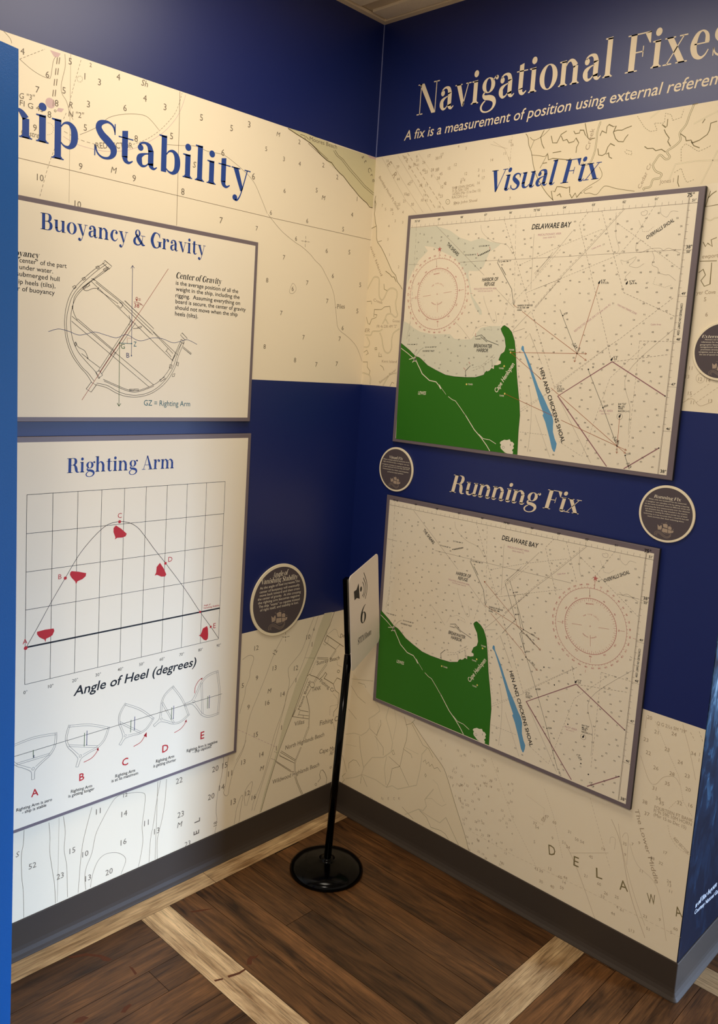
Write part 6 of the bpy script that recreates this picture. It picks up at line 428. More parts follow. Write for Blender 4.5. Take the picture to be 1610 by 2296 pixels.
["RP",9,"C","compass_rose_print","rose_red",None,[[13,0,0,0,[4421,18977,4384,19066]],[13,0,0,0,[4831,19124,4794,19224]],[13,0,0,0,[4557,16661,4558,16764]],[13,0,0,0,[4294,15689,4215,15751]],[13,0,0,0,[4450,15865,4391,15928]],[8,0,0,1,[4070,17910,4066,18002,4054,18093,4034,18183,4006,18271,3971,18356,3929,18438,3879,18515,3823,18588,3761,18656,3693,18718,3620,18774,3542,18824,3461,18866,3376,18901,3288,18929,3198,18949,3107,18961,3015,18965,2923,18961,2832,18949,2742,18929,2654,18901,2569,18866,2488,18824,2410,18774,2337,18718,2269,18656,2207,18588,2151,18515,2101,18438,2059,18356,2024,18271,1996,18183,1976,18093,1964,18002,1960,17910,1964,17818,1976,17727,1996,17637,2024,17549,2059,17464,2101,17382,2151,17305,2207,17232,2269,17164,2337,17102,2410,17046,2487,16996,2569,16954,2654,16919,2742,16891,2832,16871,2923,16859,3015,16855,3107,16859,3198,16871,3288,16891,3376,16919,3461,16954,3542,16996,3620,17046,3693,17102,3761,17164,3823,17232,3879,17305,3929,17382,3971,17464,4006,17549,4034,17637,4054,17727,4066,17818]],[12,0,0,1,[3778,17910,3775,17976,3766,18042,3752,18107,3732,18171,3707,18232,3676,18292,3640,18348,3599,18400,3555,18450,3505,18494,3453,18535,3396,18571,3337,18602,3276,18627,3212,18647,3147,18661,3081,18670,3015,18673,2949,18670,2883,18661,2818,18647,2754,18627,2693,18602,2633,18571,2577,18535,2525,18494,2475,18450,2431,18400,2390,18348,2354,18292,2323,18232,2298,18171,2278,18107,2264,18042,2255,17976,2252,17910,2255,17844,2264,17778,2278,17713,2298,17649,2323,17588,2354,17528,2390,17472,2431,17420,2475,17370,2525,17326,2577,17285,2633,17249,2693,17218,2754,17193,2818,17173,2883,17159,2949,17150,3015,17147,3081,17150,3147,17159,3212,17173,3276,17193,3337,17218,3396,17249,3453,17285,3505,17326,3555,17370,3599,17420,3640,17472,3676,17528,3707,17588,3732,17649,3752,17713,3766,17778,3775,17844]],[6,0,0,0,[3778,17910,3688,17910]],[7,0,0,0,[4070,17910,4115,17910]],[6,0,0,0,[3775,17976,3715,17971]],[7,0,0,0,[4066,18002,4096,18005]],[6,0,0,0,[3766,18042,3678,18027]],[7,0,0,0,[4054,18093,4098,18101]],[6,0,0,0,[3752,18107,3694,18092]],[7,0,0,0,[4034,18183,4063,18191]],[6,0,0,0,[3732,18171,3647,18140]],[7,0,0,0,[4006,18271,4049,18286]],[6,0,0,0,[3707,18232,3652,18207]],[7,0,0,0,[3971,18356,3998,18369]],[6,0,0,0,[3676,18292,3598,18246]],[7,0,0,0,[3929,18438,3968,18460]],[6,0,0,0,[3640,18348,3591,18313]],[7,0,0,0,[3879,18515,3904,18532]],[6,0,0,0,[3599,18400,3531,18343]],[7,0,0,0,[3823,18588,3858,18617]],[6,0,0,0,[3555,18450,3512,18407]],[7,0,0,0,[3761,18656,3782,18677]],[6,0,0,0,[3505,18494,3448,18426]],[7,0,0,0,[3693,18718,3722,18753]],[6,0,0,0,[3453,18535,3418,18486]],[7,0,0,0,[3620,18774,3637,18799]],[6,0,0,0,[3396,18571,3352,18493]],[7,0,0,0,[3542,18824,3565,18863]],[6,0,0,0,[3337,18602,3312,18547]],[7,0,0,0,[3461,18866,3474,18893]],[6,0,0,0,[3276,18627,3245,18542]],[7,0,0,0,[3376,18901,3391,18944]],[6,0,0,0,[3212,18647,3197,18589]],[7,0,0,0,[3288,18929,3296,18958]],[6,0,0,0,[3147,18661,3132,18573]],[7,0,0,0,[3198,18949,3206,18993]],[6,0,0,0,[3081,18670,3076,18610]],[7,0,0,0,[3107,18961,3110,18991]],[6,0,0,0,[3015,18673,3015,18583]],[7,0,0,0,[3015,18965,3015,19010]],[6,0,0,0,[2949,18670,2954,18610]],[7,0,0,0,[2923,18961,2920,18991]],[6,0,0,0,[2883,18661,2898,18573]],[7,0,0,0,[2832,18949,2824,18993]],[6,0,0,0,[2818,18647,2833,18589]],[7,0,0,0,[2742,18929,2734,18958]],[6,0,0,0,[2754,18627,2785,18542]],[7,0,0,0,[2654,18901,2639,18944]],[6,0,0,0,[2693,18602,2718,18547]],[7,0,0,0,[2569,18866,2556,18893]],[6,0,0,0,[2633,18571,2678,18493]],[7,0,0,0,[2488,18824,2465,18863]],[6,0,0,0,[2577,18535,2612,18486]],[7,0,0,0,[2410,18774,2393,18799]],[6,0,0,0,[2525,18494,2582,18426]],[7,0,0,0,[2337,18718,2308,18753]],[6,0,0,0,[2475,18450,2518,18407]],[7,0,0,0,[2269,18656,2248,18677]],[6,0,0,0,[2431,18400,2499,18343]],[7,0,0,0,[2207,18588,2172,18617]],[6,0,0,0,[2390,18348,2439,18313]],[7,0,0,0,[2151,18515,2126,18532]],[6,0,0,0,[2354,18292,2432,18246]],[7,0,0,0,[2101,18438,2062,18460]],[6,0,0,0,[2323,18232,2378,18207]],[7,0,0,0,[2059,18356,2032,18369]],[6,0,0,0,[2298,18171,2383,18140]],[7,0,0,0,[2024,18271,1981,18286]],[6,0,0,0,[2278,18107,2336,18092]],[7,0,0,0,[1996,18183,1967,18191]],[6,0,0,0,[2264,18042,2352,18027]],[7,0,0,0,[1976,18093,1932,18101]],[6,0,0,0,[2255,17976,2315,17971]],[7,0,0,0,[1964,18002,1934,18005]],[6,0,0,0,[2252,17910,2342,17910]],[7,0,0,0,[1960,17910,1915,17910]],[6,0,0,0,[2255,17844,2315,17849]],[7,0,0,0,[1964,17818,1934,17815]],[6,0,0,0,[2264,17778,2352,17793]],[7,0,0,0,[1976,17727,1932,17719]],[6,0,0,0,[2278,17713,2336,17728]],[7,0,0,0,[1996,17637,1967,17629]],[6,0,0,0,[2298,17649,2383,17680]],[7,0,0,0,[2024,17549,1981,17534]],[6,0,0,0,[2323,17588,2378,17613]],[7,0,0,0,[2059,17464,2032,17451]],[6,0,0,0,[2354,17528,2432,17574]],[7,0,0,0,[2101,17382,2062,17360]],[6,0,0,0,[2390,17472,2439,17507]],[7,0,0,0,[2151,17305,2126,17288]],[6,0,0,0,[2431,17420,2499,17477]],[7,0,0,0,[2207,17232,2172,17203]],[6,0,0,0,[2475,17370,2518,17413]],[7,0,0,0,[2269,17164,2248,17143]],[6,0,0,0,[2525,17326,2582,17394]],[7,0,0,0,[2337,17102,2308,17067]],[6,0,0,0,[2577,17285,2612,17334]],[7,0,0,0,[2410,17046,2393,17021]],[6,0,0,0,[2633,17249,2678,17327]],[7,0,0,0,[2487,16996,2465,16957]],[6,0,0,0,[2693,17218,2718,17273]],[7,0,0,0,[2569,16954,2556,16927]],[6,0,0,0,[2754,17193,2785,17278]],[7,0,0,0,[2654,16919,2639,16876]],[6,0,0,0,[2818,17173,2833,17231]],[7,0,0,0,[2742,16891,2734,16862]],[6,0,0,0,[2883,17159,2898,17247]],[7,0,0,0,[2832,16871,2824,16827]],[6,0,0,0,[2949,17150,2954,17210]],[7,0,0,0,[2923,16859,2920,16829]],[6,0,0,0,[3015,17147,3015,17237]],[7,0,0,0,[3015,16855,3015,16810]],[6,0,0,0,[3081,17150,3076,17210]],[7,0,0,0,[3107,16859,3110,16829]],[6,0,0,0,[3147,17159,3132,17247]],[7,0,0,0,[3198,16871,3206,16827]],[6,0,0,0,[3212,17173,3197,17231]],[7,0,0,0,[3288,16891,3296,16862]],[6,0,0,0,[3276,17193,3245,17278]],[7,0,0,0,[3376,16919,3391,16876]],[6,0,0,0,[3337,17218,3312,17273]],[7,0,0,0,[3461,16954,3474,16927]],[6,0,0,0,[3396,17249,3351,17327]],[7,0,0,0,[3542,16996,3565,16957]],[6,0,0,0,[3453,17285,3418,17334]],[7,0,0,0,[3620,17046,3637,17021]],[6,0,0,0,[3505,17326,3448,17394]],[7,0,0,0,[3693,17102,3722,17067]],[6,0,0,0,[3555,17370,3512,17413]],[7,0,0,0,[3761,17164,3782,17143]],[6,0,0,0,[3599,17420,3531,17477]],[7,0,0,0,[3823,17232,3858,17203]],[6,0,0,0,[3640,17472,3591,17507]],[7,0,0,0,[3879,17305,3904,17288]],[6,0,0,0,[3676,17528,3598,17574]],[7,0,0,0,[3929,17382,3968,17360]],[6,0,0,0,[3707,17588,3652,17613]],[7,0,0,0,[3971,17464,3998,17451]],[6,0,0,0,[3732,17649,3647,17680]],[7,0,0,0,[4006,17549,4049,17534]],[6,0,0,0,[3752,17713,3694,17728]],[7,0,0,0,[4034,17637,4063,17629]],[6,0,0,0,[3766,17778,3678,17793]],[7,0,0,0,[4054,17727,4098,17719]],[6,0,0,0,[3775,17844,3715,17849]],[7,0,0,0,[4066,17818,4096,17815]],[7,0,0,0,[2922,18683,2891,18940]],[7,0,0,0,[2912,18766,2896,18895]],[7,0,0,0,[3257,17939,3560,17976]],[7,0,0,0,[3871,18013,4000,18029]],[7,0,0,0,[3044,17668,3081,17365]],[7,0,0,0,[3118,17054,3134,16925]],[7,0,0,0,[2773,17881,2470,17844]],[7,0,0,0,[2159,17807,2030,17791]],[7,0,0,0,[3015,19145,3015,19225]],[7,0,0,0,[4250,17910,4330,17910]],[7,0,0,0,[3015,16675,3015,16595]],[6,0,0,0,[2985,17910,3045,17910]],[6,0,0,0,[3015,17880,3015,17940]],[8,0,0,0,[2985,19174,2985,18965]]],[],[["s",""," ","",2883,18201,None,24,34],["s",""," ","",3051,18228,None,-7,34],["s",""," ","",3027,17600,None,2,34]],[["sb",0,42,[0],[3015,19060]],["sb",-10,42,[10],[3215,19043]],["sb",-20,42,[20],[3408,18991]],["sb",-30,42,[30],[3590,18906]],["sb",-40,42,[40],[3754,18791]],["sb",-50,42,[50],[3896,18649]],["sb",-60,42,[60],[4011,18485]],["sb",-70,42,[70],[4096,18303]],["sb",-80,42,[80],[4148,18110]],["sb",-90,42,[90],[4165,17910]],["sb",-100,42,[100],[4148,17710]],["sb",-110,42,[110],[4096,17517]],["sb",-120,42,[120],[4011,17335]],["sb",-130,42,[130],[3896,17171]],["sb",-140,42,[140],[3754,17029]],["sb",-150,42,[150],[3590,16914]],["sb",-160,42,[160],[3408,16829]],["sb",-170,42,[170],[3215,16777]],["sb",-180,42,[180],[3015,16760]],["sb",-190,42,[190],[2815,16777]],["sb",-200,42,[200],[2622,16829]],["sb",-210,42,[210],[2440,16914]],["sb",-220,42,[220],[2276,17029]],["sb",-230,42,[230],[2134,17171]],["sb",-240,42,[240],[2019,17335]],["sb",-250,42,[250],[1934,17517]],["sb",-260,42,[260],[1882,17710]],["sb",-270,42,[270],[1865,17910]],["sb",-280,42,[280],[1882,18110]],["sb",-290,42,[290],[1934,18303]],["sb",-300,42,[300],[2019,18485]],["sb",-310,42,[310],[2134,18649]],["sb",-320,42,[320],[2276,18791]],["sb",-330,42,[330],[2440,18906]],["sb",-340,42,[340],[2622,18991]],["sb",-350,42,[350],[2815,19043]],["sb",0,40,[0],[2916,18732]],["sb",-30,40,[30],[3340,18671]],["sb",-60,40,[60],[3677,18407]],["sb",-90,40,[90],[3837,18009]],["sb",-120,40,[120],[3776,17585]],["sb",-150,40,[150],[3512,17248]],["sb",-180,40,[180],[3114,17088]],["sb",-210,40,[210],[2690,17149]],["sb",-240,40,[240],[2353,17413]],["sb",-270,40,[270],[2193,17811]],["sb",-300,40,[300],[2254,18235]],["sb",-330,40,[330],[2518,18572]],["s",43,34,["V"],[2797,18144]],["s",37,34,["A"],[2823,18166]],["s",31,34,["R"],[2852,18185]],["s",18,34,[1],[2915,18214]],["s",12,34,[2],[2948,18223]],["s",6,34,["°"],[2982,18228]],["s",0,34,["W"],[3017,18230]],["s",-13,34,["("],[3085,18222]],["s",-19,34,[2],[3119,18213]],["s",-25,34,[0],[3151,18200]],["s",-31,34,[1],[3181,18183]],["s",-37,34,[3],[3210,18164]],["s",-44,34,[")"],[3236,18142]],["s",-36,34,["A"],[2835,17658]],["s",-29,34,["N"],[2864,17639]],["s",-23,34,["N"],[2894,17624]],["s",-17,34,["U"],[2926,17613]],["s",-10,34,["A"],[2960,17605]],["s",-4,34,["L"],[2993,17601]],["s",9,34,["C"],[3061,17603]],["s",15,34,["H"],[3095,17610]],["s",21,34,["A"],[3127,17621]],["s",28,34,["N"],[3158,17635]],["s",34,34,["G"],[3187,17652]],["s",40,34,["E"],[3215,17673]],["sb",7,32,["MAGNETIC"],[2942,18516]]]],
["RP",9,"C","north_star","rose_red",None,[],[[0,[2985,19319,2965,19262,2904,19261,2952,19224,2935,19166,2985,19200,3035,19166,3017,19224,3066,19261,3005,19262]]],[],[]],
["RP",9,"D","compass_rose_print","rose_red",None,[[8,0,0,1,[10110,9088,10106,9178,10094,9268,10075,9356,10048,9442,10013,9525,9971,9606,9923,9682,9868,9753,9807,9820,9740,9881,9669,9936,9592,9984,9512,10026,9429,10061,9343,10088,9255,10107,9165,10119,9075,10123,8985,10119,8895,10107,8807,10088,8721,10061,8638,10026,8558,9984,8481,9936,8410,9881,8343,9820,8282,9753,8227,9682,8179,9606,8137,9525,8102,9442,8075,9356,8056,9268,8044,9178,8040,9088,8044,8998,8056,8908,8075,8820,8102,8734,8137,8651,8179,8570,8227,8494,8282,8423,8343,8356,8410,8295,8481,8240,8557,8192,8638,8150,8721,8115,8807,8088,8895,8069,8985,8057,9075,8053,9165,8057,9255,8069,9343,8088,9429,8115,9512,8150,9592,8192,9669,8240,9740,8295,9807,8356,9868,8423,9923,8494,9971,8570,10013,8651,10048,8734,10075,8820,10094,8908,10106,8998]],[12,0,0,1,[9832,9088,9829,9154,9820,9219,9806,9284,9786,9347,9761,9408,9731,9466,9695,9522,9655,9575,9610,9623,9562,9668,9509,9708,9454,9744,9395,9774,9334,9799,9271,9819,9206,9833,9141,9842,9075,9845,9009,9842,8944,9833,8879,9819,8816,9799,8755,9774,8696,9744,8641,9708,8588,9668,8540,9623,8495,9575,8455,9522,8419,9467,8389,9408,8364,9347,8344,9284,8330,9219,8321,9154,8318,9088,8321,9022,8330,8957,8344,8892,8364,8829,8389,8768,8419,8710,8455,8654,8495,8601,8540,8553,8588,8508,8641,8468,8696,8432,8755,8402,8816,8377,8879,8357,8944,8343,9009,8334,9075,8331,9141,8334,9206,8343,9271,8357,9334,8377,9395,8402,9454,8432,9509,8468,9562,8508,9610,8553,9655,8601,9695,8654,9731,8710,9761,8768,9786,8829,9806,8892,9820,8957,9829,9022]],[6,0,0,0,[9832,9088,9742,9088]],[7,0,0,0,[10110,9088,10155,9088]],[6,0,0,0,[9829,9154,9769,9149]],[7,0,0,0,[10106,9178,10136,9181]],[6,0,0,0,[9820,9219,9732,9204]],[7,0,0,0,[10094,9268,10139,9276]],[6,0,0,0,[9806,9284,9748,9268]],[7,0,0,0,[10075,9356,10104,9364]],[6,0,0,0,[9786,9347,9702,9316]],[7,0,0,0,[10048,9442,10090,9457]],[6,0,0,0,[9761,9408,9707,9383]],[7,0,0,0,[10013,9525,10040,9538]],[6,0,0,0,[9731,9466,9653,9422]],[7,0,0,0,[9971,9606,10010,9628]],[6,0,0,0,[9695,9522,9646,9488]],[7,0,0,0,[9923,9682,9947,9699]],[6,0,0,0,[9655,9575,9586,9517]],[7,0,0,0,[9868,9753,9902,9782]],[6,0,0,0,[9610,9623,9568,9581]],[7,0,0,0,[9807,9820,9828,9841]],[6,0,0,0,[9562,9668,9504,9599]],[7,0,0,0,[9740,9881,9769,9915]],[6,0,0,0,[9509,9708,9475,9659]],[7,0,0,0,[9669,9936,9686,9960]],[6,0,0,0,[9454,9744,9408,9666]],[7,0,0,0,[9592,9984,9615,10023]],[6,0,0,0,[9395,9774,9370,9720]],[7,0,0,0,[9512,10026,9525,10053]],[6,0,0,0,[9334,9799,9303,9715]],[7,0,0,0,[9429,10061,9444,10103]],[6,0,0,0,[9271,9819,9255,9761]],[7,0,0,0,[9343,10088,9351,10117]],[6,0,0,0,[9206,9833,9191,9745]],[7,0,0,0,[9255,10107,9263,10152]],[6,0,0,0,[9141,9842,9136,9782]],[7,0,0,0,[9165,10119,9168,10149]],[6,0,0,0,[9075,9845,9075,9755]],[7,0,0,0,[9075,10123,9075,10168]],[6,0,0,0,[9009,9842,9014,9782]],[7,0,0,0,[8985,10119,8982,10149]],[6,0,0,0,[8944,9833,8959,9745]],[7,0,0,0,[8895,10107,8887,10152]],[6,0,0,0,[8879,9819,8895,9761]],[7,0,0,0,[8807,10088,8799,10117]],[6,0,0,0,[8816,9799,8847,9715]],[7,0,0,0,[8721,10061,8706,10103]],[6,0,0,0,[8755,9774,8780,9720]],[7,0,0,0,[8638,10026,8625,10053]],[6,0,0,0,[8696,9744,8742,9666]],[7,0,0,0,[8558,9984,8535,10023]],[6,0,0,0,[8641,9708,8675,9659]],[7,0,0,0,[8481,9936,8464,9960]],[6,0,0,0,[8588,9668,8646,9599]],[7,0,0,0,[8410,9881,8381,9915]],[6,0,0,0,[8540,9623,8582,9581]],[7,0,0,0,[8343,9820,8322,9841]],[6,0,0,0,[8495,9575,8564,9517]],[7,0,0,0,[8282,9753,8248,9782]],[6,0,0,0,[8455,9522,8504,9488]],[7,0,0,0,[8227,9682,8203,9699]],[6,0,0,0,[8419,9467,8497,9422]],[7,0,0,0,[8179,9606,8140,9628]],[6,0,0,0,[8389,9408,8443,9383]],[7,0,0,0,[8137,9525,8110,9538]],[6,0,0,0,[8364,9347,8448,9316]],[7,0,0,0,[8102,9442,8060,9457]],[6,0,0,0,[8344,9284,8402,9268]],[7,0,0,0,[8075,9356,8046,9364]],[6,0,0,0,[8330,9219,8418,9204]],[7,0,0,0,[8056,9268,8011,9276]],[6,0,0,0,[8321,9154,8381,9149]],[7,0,0,0,[8044,9178,8014,9181]],[6,0,0,0,[8318,9088,8408,9088]],[7,0,0,0,[8040,9088,7995,9088]],[6,0,0,0,[8321,9022,8381,9027]],[7,0,0,0,[8044,8998,8014,8995]],[6,0,0,0,[8330,8957,8418,8972]],[7,0,0,0,[8056,8908,8011,8900]],[6,0,0,0,[8344,8892,8402,8908]],[7,0,0,0,[8075,8820,8046,8812]],[6,0,0,0,[8364,8829,8448,8860]],[7,0,0,0,[8102,8734,8060,8719]],[6,0,0,0,[8389,8768,8443,8793]],[7,0,0,0,[8137,8651,8110,8638]],[6,0,0,0,[8419,8710,8497,8754]],[7,0,0,0,[8179,8570,8140,8548]],[6,0,0,0,[8455,8654,8504,8688]],[7,0,0,0,[8227,8494,8203,8477]],[6,0,0,0,[8495,8601,8564,8659]],[7,0,0,0,[8282,8423,8248,8394]],[6,0,0,0,[8540,8553,8582,8595]],[7,0,0,0,[8343,8356,8322,8335]],[6,0,0,0,[8588,8508,8646,8577]],[7,0,0,0,[8410,8295,8381,8261]],[6,0,0,0,[8641,8468,8675,8517]],[7,0,0,0,[8481,8240,8464,8216]],[6,0,0,0,[8696,8432,8742,8510]],[7,0,0,0,[8557,8192,8535,8153]],[6,0,0,0,[8755,8402,8780,8456]],[7,0,0,0,[8638,8150,8625,8123]],[6,0,0,0,[8816,8377,8847,8461]],[7,0,0,0,[8721,8115,8706,8073]],[6,0,0,0,[8879,8357,8895,8415]],[7,0,0,0,[8807,8088,8799,8059]],[6,0,0,0,[8944,8343,8959,8431]],[7,0,0,0,[8895,8069,8887,8024]],[6,0,0,0,[9009,8334,9014,8394]],[7,0,0,0,[8985,8057,8982,8027]],[6,0,0,0,[9075,8331,9075,8421]],[7,0,0,0,[9075,8053,9075,8008]],[6,0,0,0,[9141,8334,9136,8394]],[7,0,0,0,[9165,8057,9168,8027]],[6,0,0,0,[9206,8343,9191,8431]],[7,0,0,0,[9255,8069,9263,8024]],[6,0,0,0,[9271,8357,9255,8415]],[7,0,0,0,[9343,8088,9351,8059]],[6,0,0,0,[9334,8377,9303,8461]],[7,0,0,0,[9429,8115,9444,8073]],[6,0,0,0,[9395,8402,9370,8456]],[7,0,0,0,[9512,8150,9525,8123]],[6,0,0,0,[9454,8432,9408,8510]],[7,0,0,0,[9592,8192,9615,8153]],[6,0,0,0,[9509,8468,9475,8517]],[7,0,0,0,[9669,8240,9686,8216]],[6,0,0,0,[9562,8508,9504,8577]],[7,0,0,0,[9740,8295,9769,8261]],[6,0,0,0,[9610,8553,9568,8595]],[7,0,0,0,[9807,8356,9828,8335]],[6,0,0,0,[9655,8601,9586,8659]],[7,0,0,0,[9868,8423,9902,8394]],[6,0,0,0,[9695,8654,9646,8688]],[7,0,0,0,[9923,8494,9947,8477]],[6,0,0,0,[9731,8710,9653,8754]],[7,0,0,0,[9971,8570,10010,8548]],[6,0,0,0,[9761,8768,9707,8793]],[7,0,0,0,[10013,8651,10040,8638]],[6,0,0,0,[9786,8829,9702,8860]],[7,0,0,0,[10048,8734,10090,8719]],[6,0,0,0,[9806,8892,9748,8908]],[7,0,0,0,[10075,8820,10104,8812]],[6,0,0,0,[9820,8957,9732,8972]],[7,0,0,0,[10094,8908,10139,8900]],[6,0,0,0,[9829,9022,9769,9027]],[7,0,0,0,[10106,8998,10136,8995]],[7,0,0,0,[8983,9855,8952,10110]],[7,0,0,0,[8973,9937,8957,10065]],[7,0,0,0,[9315,9117,9616,9153]],[7,0,0,0,[9924,9190,10052,9206]],[7,0,0,0,[9104,8848,9140,8547]],[7,0,0,0,[9177,8239,9193,8111]],[7,0,0,0,[8835,9059,8534,9023]],[7,0,0,0,[8226,8986,8098,8970]],[7,0,0,0,[9075,10303,9075,10383]],[7,0,0,0,[10290,9088,10370,9088]],[7,0,0,0,[9075,7873,9075,7793]],[6,0,0,0,[9045,9088,9105,9088]],[6,0,0,0,[9075,9058,9075,9118]],[8,0,0,0,[9085,10348,9085,10123]]],[],[["s",""," ","",8943,9379,None,24,34],["s",""," ","",9111,9406,None,-7,34],["s",""," ","",9087,8778,None,2,34]],[["sb",0,42,[0],[9075,10218]],["sb",-10,42,[10],[9271,10201]],["sb",-20,42,[20],[9461,10150]],["sb",-30,42,[30],[9640,10067]],["sb",-40,42,[40],[9801,9954]],["sb",-50,42,[50],[9941,9814]],["sb",-60,42,[60],[10054,9653]],["sb",-70,42,[70],[10137,9474]],["sb",-80,42,[80],[10188,9284]],["sb",-90,42,[90],[10205,9088]],["sb",-100,42,[100],[10188,8892]],["sb",-110,42,[110],[10137,8702]],["sb",-120,42,[120],[10054,8523]],["sb",-130,42,[130],[9941,8362]],["sb",-140,42,[140],[9801,8222]],["sb",-150,42,[150],[9640,8109]],["sb",-160,42,[160],[9461,8026]],["sb",-170,42,[170],[9271,7975]],["sb",-180,42,[180],[9075,7958]],["sb",-190,42,[190],[8879,7975]],["sb",-200,42,[200],[8689,8026]],["sb",-210,42,[210],[8510,8109]],["sb",-220,42,[220],[8349,8222]],["sb",-230,42,[230],[8209,8362]],["sb",-240,42,[240],[8096,8523]],["sb",-250,42,[250],[8013,8702]],["sb",-260,42,[260],[7962,8892]],["sb",-270,42,[270],[7945,9088]],["sb",-280,42,[280],[7962,9284]],["sb",-290,42,[290],[8013,9474]],["sb",-300,42,[300],[8096,9653]],["sb",-310,42,[310],[8209,9814]],["sb",-320,42,[320],[8349,9954]],["sb",-330,42,[330],[8510,10067]],["sb",-340,42,[340],[8689,10150]],["sb",-350,42,[350],[8879,10201]],["sb",0,40,[0],[8977,9904]],["sb",-30,40,[30],[9398,9844]],["sb",-60,40,[60],[9733,9581]],["sb",-90,40,[90],[9891,9186]],["sb",-120,40,[120],[9831,8765]],["sb",-150,40,[150],[9568,8430]],["sb",-180,40,[180],[9173,8272]],["sb",-210,40,[210],[8752,8332]],["sb",-240,40,[240],[8417,8595]],["sb",-270,40,[270],[8259,8990]],["sb",-300,40,[300],[8319,9411]],["sb",-330,40,[330],[8582,9746]],["s",43,34,["V"],[8857,9322]],["s",37,34,["A"],[8883,9344]],["s",31,34,["R"],[8912,9363]],["s",18,34,[1],[8975,9392]],["s",12,34,[2],[9008,9401]],["s",6,34,["°"],[9042,9406]],["s",0,34,["W"],[9077,9408]],["s",-13,34,["("],[9145,9400]],["s",-19,34,[2],[9179,9391]],["s",-25,34,[0],[9211,9378]],["s",-31,34,[1],[9241,9361]],["s",-37,34,[3],[9270,9342]],["s",-44,34,[")"],[9296,9320]],["s",-36,34,["A"],[8895,8836]],["s",-29,34,["N"],[8924,8817]],["s",-23,34,["N"],[8954,8802]],["s",-17,34,["U"],[8986,8791]],["s",-10,34,["A"],[9020,8783]],["s",-4,34,["L"],[9053,8779]],["s",9,34,["C"],[9121,8781]],["s",15,34,["H"],[9155,8788]],["s",21,34,["A"],[9187,8799]],["s",28,34,["N"],[9218,8813]],["s",34,34,["G"],[9247,8830]],["s",40,34,["E"],[9275,8851]],["sb",7,32,["MAGNETIC"],[9003,9689]]]],
["RP",9,"D","north_star","rose_red",None,[],[[0,[9085,10493,9065,10436,9004,10434,9053,10397,9035,10339,9085,10374,9135,10339,9117,10397,9166,10434,9105,10436]]],[],[]],
["RP",9,"C","tower_dot","tower_yellow",None,[],[[0,[5843,16251,5840,16263,5832,16272,5822,16277,5810,16277,5799,16272,5791,16263,5789,16251,5791,16239,5799,16230,5810,16225,5822,16225,5832,16230,5840,16239]]],[],[]],
["RP",9,"C","tower_dot","tower_yellow",None,[],[[0,[5667,15860,5665,15872,5657,15881,5646,15886,5634,15886,5623,15881,5616,15872,5613,15860,5616,15848,5623,15839,5634,15834,5646,15834,5657,15839,5665,15848]]],[],[]],
["RP",9,"C","tower_dot","tower_yellow",None,[],[[0,[4403,15269,4401,15281,4393,15290,4382,15295,4370,15295,4360,15290,4352,15281,4349,15269,4352,15257,4360,15248,4370,15243,4382,15243,4393,15248,4401,15257]]],[],[]],
["RP",9,"C","tower_dot","tower_yellow",None,[],[[0,[5767,15082,5764,15094,5756,15103,5746,15108,5734,15108,5723,15103,5715,15094,5713,15082,5715,15070,5723,15061,5734,15056,5746,15056,5756,15061,5764,15070]]],[],[]],
["RP",9,"D","tower_dot","tower_yellow",None,[],[[0,[5768,7526,5765,7538,5757,7547,5747,7552,5735,7552,5724,7547,5716,7538,5714,7526,5716,7514,5724,7505,5735,7500,5747,7500,5757,7505,5765,7514]]],[],[]],
["RP",9,"D","tower_dot","tower_yellow",None,[],[[0,[5592,7135,5590,7147,5582,7156,5571,7161,5559,7161,5548,7156,5541,7147,5538,7135,5541,7123,5548,7114,5559,7109,5571,7109,5582,7114,5590,7123]]],[],[]],
["RP",9,"D","tower_dot","tower_yellow",None,[],[[0,[4328,6544,4326,6556,4318,6565,4307,6570,4295,6570,4285,6565,4277,6556,4274,6544,4277,6532,4285,6523,4295,6518,4307,6518,4318,6523,4326,6532]]],[],[]],
["RP",9,"D","tower_dot","tower_yellow",None,[],[[0,[5692,6357,5689,6369,5681,6378,5671,6383,5659,6383,5648,6378,5640,6369,5638,6357,5640,6345,5648,6336,5659,6331,5671,6331,5681,6336,5689,6345]]],[],[]],
